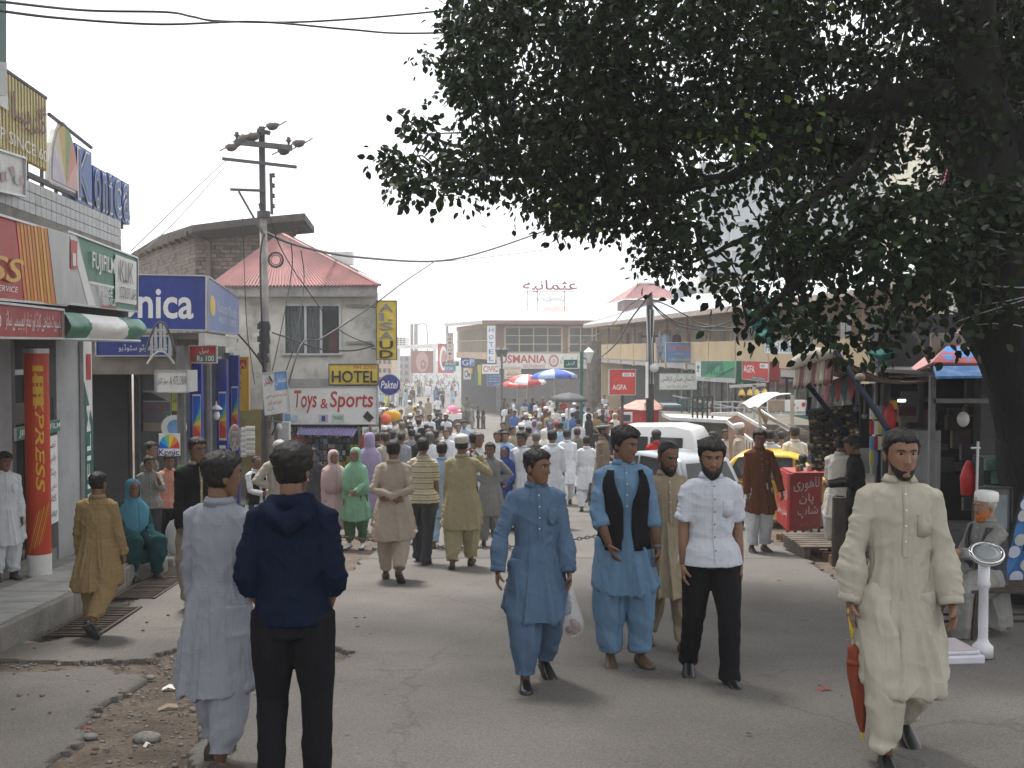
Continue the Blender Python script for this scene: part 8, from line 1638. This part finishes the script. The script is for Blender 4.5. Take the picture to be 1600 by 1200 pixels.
m_film=glassy('plastic_film',(.75,.75,.78),.2,.24);m=MB();m.add(v,[(i*K+k,i*K+(k+1)%K,(i+1)*K+(k+1)%K,(i+1)*K+k) for i in range(N) for k in range(K)]+[tuple(N*K+k for k in range(K))]);m.build('film',m_film,bg_,smooth=True)
for k,(dx,dy,dz) in enumerate(((0,0,-.32),(.03,.02,-.31),(-.03,-.01,-.31),(.0,.02,-.27),(.02,-.02,-.28))):m=MB();m.ball((q.x+.02+dx,q.y+dy-.01,q.z+dz),.028,10);m.build('fruit',mat('fruit_dark',(.12,.02,.02),.4),bg_,smooth=True)
q=handpos(t16,f16,1);hb2=thing('handbag','small white handbag on a strap at the pink woman\'s side','handbag',q)
m=MB();m.box(q.x-.11,q.x+.11,q.y-.06,q.y-.0,q.z-.26,q.z-.10);bevel(m.build('bag_body',m_wht,hb2),.02);m=MB();m.tube([q+Vector((-.09,-.03,-.11)),q+Vector((0,0,.0)),q+Vector((.09,-.03,-.11))],.006,6);m.build('strap',m_wht,hb2)
o=MB();p0=W(273,840,13.3);o.ball((p0 .x,13.3,p0 .z),.16,14,(.8,.5,1.5));tag(o.build('shopping_bag',glassy('bag_white',(.6,.6,.6),.4,.8),smooth=True),'whitish plastic shopping bag beside the peach shirted youth\'s legs','bag')
J=f5['_J'];q=handpos(t3,f3,1)
J=f3['_J'];p=pworld(t3)@Vector(tuple(J.wr[1]));d_=Vector(tuple(J.df[1]));m=MB();m.tube([p-d_*.012,p+d_*.012],.034,14);tag(m.build('wristwatch',m_dgrey,smooth=True),'dark wristwatch on the waistcoat man\'s left wrist','watch')
def glasses(t,f,label):
 hp_=f['_J'].hp;m=MB()
 for s in(-1,1):m.tube([hp_([s*.031+.021*math.cos(a),-.094,.013+.015*math.sin(a)]) for a in[k*2*math.pi/12 for k in range(13)]],.0018,4,cap=False);m.tube([hp_([s*.052,-.092,.016]),hp_([s*.078,-.05,.014]),hp_([s*.082,.01,.006])],.0018,4)
 m.tube([hp_([-.01,-.096,.016]),hp_([.01,-.096,.016])],.0018,4);o=m.build('spectacles',m_dgrey);o.matrix_world=pworld(t);tag(o,label,'glasses')
glasses(t10,f10,'thin spectacles on the man in the black jacket')
# the crowd further off
VAR={'stand':dict(legs='stand',hair='short',arms=('down','down')),'walk':dict(legs='walk',hair='short',arms=('fwd','back')),'beard':dict(legs='stand2',hair='short',beard='full',arms=('down','front')),'walkm':dict(legs='walk2m',hair='crop',beard='moustache',arms=('down','fwd')),'shirt':dict(legs='stand',wear='shirt',low='trousers',sleeve='short',hair='full',arms=('down','down')),'shirtw':dict(legs='walk2',wear='shirt',low='trousers',sleeve='rolled',hair='crop',arms=('fwd','back')),'woman':dict(legs='stand',wear='woman',scarf=.95,hem=.4,arms=('down','lap')),'veil':dict(legs='stand',wear='woman',scarf=.80,hem=.12,arms=('lap','lap'),fat=1.2),'kufi':dict(legs='stand2',cap='kufi',hair='crop',beard='short',arms=('down','down')),'cap':dict(legs='stand',wear='shirt',low='trousers',cap='cap',hair='short',arms=('down','hip')),'sit':dict(legs='sit',hair='short',arms=('lap','lap'))}
VF={}
for k,kw in VAR.items():
 f=figure(res=2,seed=50+len(VF),**kw);L_=[]
 for nm,val in f.items():
  if nm[0]=='_':continue
  geo,key=val
  for gq in(geo if isinstance(geo,list) else[geo]):
   me=gq.mesh(nm,[SKIN[1]],True) if isinstance(gq,MB) else gq
   if not me.materials:me.materials.append(SKIN[1])
   if isinstance(gq,MB):me.polygons.foreach_set('material_index',[0]*len(me.polygons))
   L_.append((nm,me,key))
 VF[k]=L_
CN=dict(white='white',lightblue='pale blue',grey='grey',cream='cream',beige='beige',navy='navy',black='black',olive='olive',brown='brown',yellow='yellow',blue='blue',lilac='lilac',teal='dark teal',stone='stone grey',red='red',khaki='khaki',charcoal='charcoal',turq='turquoise',dkblue='deep blue',maroon='maroon',pink='pink',offwhite='off white',tan='tan',green='green',pinkbeige='pinkish beige')
ROST=[]
def mid(var,px,hy,top,yaw=0,bottom=None,d=None,H=1.7,zone='',zoff=0,hair=None):
 if d is None:
  lo,hi=23.5,300
  for _ in range(40):
   dm=(lo+hi)/2;z=W(px,hy,dm).z
   if z>g(dm)+H*1.01:hi=dm
   else:lo=dm
  lo,hi=23.5,300;best=min((abs(W(px,hy,x).z-g(x)-H*1.01),x) for x in np.linspace(19,240,900));d=best[1]
 ROST.append([var,px,d,top,yaw,bottom,H,zone,zoff,hair])
Z1,Z2,Z3,Z4='by the toy shop corner','below the blue HOTEL letters','around the parasols','by the green lamp post'
for r_ in((('stand',618,653,'white',180),('walk',613,630,'white',170),('kufi',607,667,'pinkbeige',10),('stand',625,655,'cream',10),('stand',641,665,'beige',180),('veil',658,670,'black',150),('beard',671,648,'white',5),('stand',657,648,'white',-10),('shirt',643,645,'white',180),('woman',648,635,'yellow',20),('shirt',657,628,'stone',-20),('stand',669,622,'beige',0),('stand',697,680,'white',5),('shirt',671,688,'white',180),('shirt',680,682,'charcoal',180),('stand',643,680,'grey',180),('walk',653,685,'black',180),('shirt',612,684,'stone',170),('stand',597,687,'white',190),('stand',627,688,'grey',180),('stand',588,690,'charcoal',160),('stand',603,692,'cream',180),('woman',577,700,'lilac',160),('stand',748,690,'white',10),('stand',741,684,'brown',180),('kufi',600,676,'stone',180)),):
 for a in r_:mid(*a,zone=Z1,d=None if a[2]<672 else 17.5+(700-a[2])*.42 if a[1]<700 else 17.5)
for a in(('shirt',684,620,'white',0),('shirtw',688,645,'navy',20),('beard',697,648,'white',-30),('stand',702,667,'white',0),('stand',716,663,'white',0),('shirt',725,658,'lightblue',10),('walk',707,607,'lightblue',0),('stand',723,610,'white',0),('walk',731,608,'white',180),('walkm',743,608,'white',0),('stand',752,613,'brown',180),('kufi',761,607,'beige',180),('walk',687,607,'navy',180),('shirt',715,596,'blue',180),('walk',638,602,'beige',0),('stand',632,600,'brown',180),('woman',646,602,'yellow',0),('walk',656,598,'grey',0),('walk',667,600,'white',180),('shirt',680,605,'olive',0),('walk',692,606,'olive',180),('stand',777,679,'white',5),('shirt',789,671,'lightblue',5)):mid(*a,zone=Z2,d=24 if a[2]>668 else None)
for(v_,px,hy,tp,yw,h_) in(('stand',738,632,'stone',90,1.35),('shirt',747,635,'navy',90,1.3),('shirt',755,641,'black',-60,1.25)):mid(v_,px,hy,tp,yw,d=60,H=h_,zone=Z2)
mid('sit',729,614,'olive',0,d=63,zone=Z2,zoff=.45)
for a in(('shirt',791,632,'white',0),('stand',798,638,'olive',10),('shirt',804,642,'blue',-5),('stand',819,642,'navy',0),('beard',837,642,'olive',0),('stand',821,624,'blue',180),('shirt',811,613,'grey',180),('shirt',797,615,'stone',180),('stand',804,623,'grey',170),('stand',832,623,'navy',180),('stand',842,630,'white',90),('woman',863,630,'offwhite',120),('shirt',875,633,'olive',0),('stand',858,643,'khaki',180),('woman',835,657,'lilac',0),('woman',843,660,'grey',20),('woman',860,660,'blue',0),('cap',871,660,'red',180),('kufi',815,663,'turq',180),('stand',800,667,'beige',60),('woman',852,640,'brown',180),('stand',788,622,'charcoal',180),('shirt',848,622,'maroon',180),('stand',826,668,'cream',180),('woman',850,672,'offwhite',180),('stand',838,680,'charcoal',180),('kufi',880,648,'turq',150),('stand',868,622,'black',200)):mid(*a,zone=Z3,d=None if a[2]<676 else 22)
for a in(('stand',895,645,'blue',180),('stand',904,655,'white',180),('walk',902,668,'olive',180),('stand',919,637,'white',170),('veil',920,647,'black',100),('cap',931,645,'tan',0),('stand',942,640,'black',10),('cap',955,642,'red',0),('stand',901,604,'white',-60),('beard',926,620,'white',0),('shirt',948,630,'khaki',180),('woman',910,628,'pink',160),('stand',968,640,'brown',20),('stand',890,630,'white',10),('shirt',1012,612,'khaki',180)):mid(*a,zone=Z4)
mid('sit',859,604,'pink',0,d=58,zone=Z3,zoff=.5);mid('sit',944,614,'white',0,d=62,zone=Z4,zoff=.6);mid('sit',880,606,'red',20,d=57,zone=Z3,zoff=.5)
for px,hy,tp in((1031,518,'grey'),(1040,514,'lightblue'),(1057,519,'black')):mid('stand',px,hy,tp,10,d=53,zone='on the far hotel gallery',zoff=zr0-.02-g(53),H=1.68)
mid('stand',1256,512,'grey',0,d=33.5,zone='on the near hotel gallery',zoff=zr0-.02-g(33.5));mid('walk',1160,625,'stone',90,d=33,zone='before the shaded shopfronts',zoff=.9);mid('beard',1187,622,'beige',60,d=34,zone='before the shaded shopfronts',zoff=.9);mid('stand',1222,662,'tan',180,d=24,zone='by the striped awning');
mid('stand',1262,700,'dkblue',160,d=20,H=1.5,zone='by the striped awning')
fl=random.Random(21)
for k in range(60):
 left=k<32;px=fl.uniform(592,692) if left else fl.uniform(785,965);d=fl.uniform(27,62) if left else fl.uniform(28,60)
 mid(fl.choice(['stand','walk','walkm','kufi','shirt','woman','stand','beard']),px,0,fl.choice(['white','white','white','white','white','cream','offwhite','lightblue','black','stone']),fl.choice([0,180,180,10,170]),d=d,H=fl.uniform(1.55,1.75),zone=Z1 if left else Z3)
seen={}
for r_ in ROST:seen.setdefault((r_[0],r_[3],r_[7]),[]).append(r_)
ORD=['first','second','third','fourth','fifth','sixth','seventh','eighth','ninth','tenth','eleventh','twelfth','thirteenth','fourteenth','fifteenth','sixteenth','seventeenth','eighteenth','nineteenth','twentieth']+['twenty-%s'%k for k in('first','second','third','fourth','fifth','sixth','seventh')]
KIND={'stand':'man in %s kameez','walk':'striding man in %s kameez','beard':'bearded man in %s kameez','walkm':'moustached man in %s kameez','shirt':'person in %s shirt','shirtw':'walking man in %s shirt','woman':'woman in %s shawl','veil':'fully veiled woman in %s','kufi':'skullcapped man in %s kameez','cap':'capped boy in %s shirt','sit':'sitting man in %s'}
cr_=random.Random(3)
def figcopy(var,t,cols):
 for nm,me,key in VF[var]:
  o=link(nm,me,t)
  s_=o.material_slots[0];s_.link='OBJECT';s_.material=cols[key]
for(var,px,d,top,yaw,bottom,H,zone,zoff,hair) in ROST:
 same=sorted(seen[(var,top,zone)],key=lambda r_:r_[1]);lb=KIND[var]%CN.get(top,top)
 if len(same)>1:lb=ORD[same.index([var,px,d,top,yaw,bottom,H,zone,zoff,hair])]+' from left: '+lb
 face='facing us' if abs(yaw)<50 else 'back turned' if abs(yaw-180)<50 else 'sideways'
 q=W(px,600,d);t=thing('person',(lb+' '+face+' '+zone),'person',(q.x,d,g(d)+zoff),D2R(yaw),'people in the bazaar crowd');s=H/1.70;t.scale=(s*cr_.uniform(.95,1.08),s,s)
 sk=cr_.choice(SKIN);bt=C[bottom] if bottom else(cr_.choice([C['charcoal'],C['black'],C['navy'],C['trou']]) if var in('shirt','shirtw','cap') else C[top])
 figcopy(var,t,dict(skin=sk,hair=HAIR[cr_.choice(['black','black','black','brown','salt'])],beard=HAIR['black'],top=C[top],bottom=bt,scarf=C[top],shoes=cr_.choice([m_shoe,m_sand,m_shoeb]),sole=m_sole,cap=m_white if var=='kufi' else C[top],collar=C[top],brow=HAIR['black'],eye=m_eye,iris=m_iris,button=m_wht,vest=C['black']))
FARV=[]
for k,kw in enumerate((dict(legs='stand',hair='short'),dict(legs='walk',hair='short',arms=('fwd','back')),dict(legs='walk2m',wear='shirt',low='trousers',hair='short'),dict(legs='stand',wear='woman',scarf=.9,hem=.3))):
 f=figure(res=0,seed=80+k,**kw);V_,F_,M_=[],[],[]
 for nm,val in f.items():
  if nm[0]=='_':continue
  geo,key=val;idx={'skin':0,'hair':1,'bottom':3,'shoes':1}.get(key,2)
  for gq in(geo if isinstance(geo,list) else[geo]):
   if isinstance(gq,MB):vv,ff=gq.v,gq.f
   else:vv=[tuple(v.co) for v in gq.vertices];ff=[tuple(p.vertices) for p in gq.polygons]
   b_=len(V_);V_+=[tuple(float(c) for c in p) for p in vv];F_+=[tuple(i+b_ for i in p) for p in ff];M_+=[idx]*len(ff)
 me=bpy.data.meshes.new('person');me.from_pydata(V_,[],F_);
 for i in range(4):me.materials.append(SKIN[1])
 me.polygons.foreach_set('material_index',M_);me.shade_smooth();fix_normals(me);FARV.append(me)
fr=random.Random(8);cnt=0
FT_=(['white']*14+['cream']*3+['lightblue']*2+['grey']*3+['beige']*3+['navy']*2+['black']*2+['stone','olive','yellow','pink','red','blue','brown','khaki','lilac','green'])
XV,XF,XM=[],[],[];xb=0
for i in range(300):
 me=FARV[i%4];d=fr.uniform(125,300);px=fr.uniform(590,714);q=W(px,600,d);a=fr.choice([0,3.14])+fr.uniform(-.5,.5);ca,sa=math.cos(a),math.sin(a);s=fr.uniform(.92,1.04)
 if i<4:FC=globals().setdefault('FC',{});v,_=nco(me);FC[i]=(v,[tuple(p.vertices) for p in me.polygons],[p.material_index for p in me.polygons])
 v,f,mi=FC[i%4];XV.append(np.stack([v[:,0]*ca-v[:,1]*sa,v[:,0]*sa+v[:,1]*ca,v[:,2]],-1)*s+[q.x,d,g(d)]);XF+=[tuple(k+xb for k in p) for p in f];xb+=len(v);tc_i=fr.choice([2,2,2,2,2,3,4,5,6,6]);XM+=[k if k<2 else tc_i for k in mi]
me=bpy.data.meshes.new('crowd');me.from_pydata(np.concatenate(XV).tolist(),[],XF)
for k in(SKIN[1],HAIR['black'],C['white'],C['lightblue'],C['beige'],C['charcoal'],C['cream']):me.materials.append(k)
me.polygons.foreach_set('material_index',XM);me.shade_smooth();tag(link('distant_crowd',me),kind='stuff')
while cnt<150:
 d=fr.uniform(92,270)**1.0;px=fr.uniform(594,712 if d>108 else 700)
 if d<120 and fr.random()<.5:continue
 if 645<px<690 and d<140 and fr.random()<.7:continue
 tp=fr.choice(FT_);v_=fr.choice([0,0,1,1,2,3]);q=W(px,600,d);o=bpy.data.objects.new('person',FARV[v_]);COL.objects.link(o);o.location=(q.x,d,g(d));s=fr.uniform(.92,1.04);o.scale=(s,s,s);o.rotation_euler.z=fr.choice([0,3.14])+fr.uniform(-.5,.5)
 for sl,mm in zip(o.material_slots,(fr.choice(SKIN),HAIR['black'],C[tp],C[tp] if v_!=2 else C['charcoal'])):sl.link='OBJECT';sl.material=mm
 tag(o,'tiny far off walker in %s at the packed far end of the road'%CN[tp],'person','far off walkers in %s'%CN[tp]);cnt+=1
# hazy air
m=MB();m.box(-420,480,-45,445,-42,45);hz_=m.build('haze',[]);hm=bpy.data.materials.new('haze');hm.use_nodes=True;n_=hm.node_tree;n_.nodes.clear()
vo=n_.nodes.new('ShaderNodeVolumePrincipled');vo.inputs['Color'].default_value=(.97,.98,1,1);vo.inputs['Density'].default_value=.0017;vo.inputs['Anisotropy'].default_value=.3;mo=n_.nodes.new('ShaderNodeOutputMaterial');n_.links.new(vo.outputs[0],mo.inputs['Volume'])
hz_.data.materials.append(hm);tag(hz_,kind='stuff')
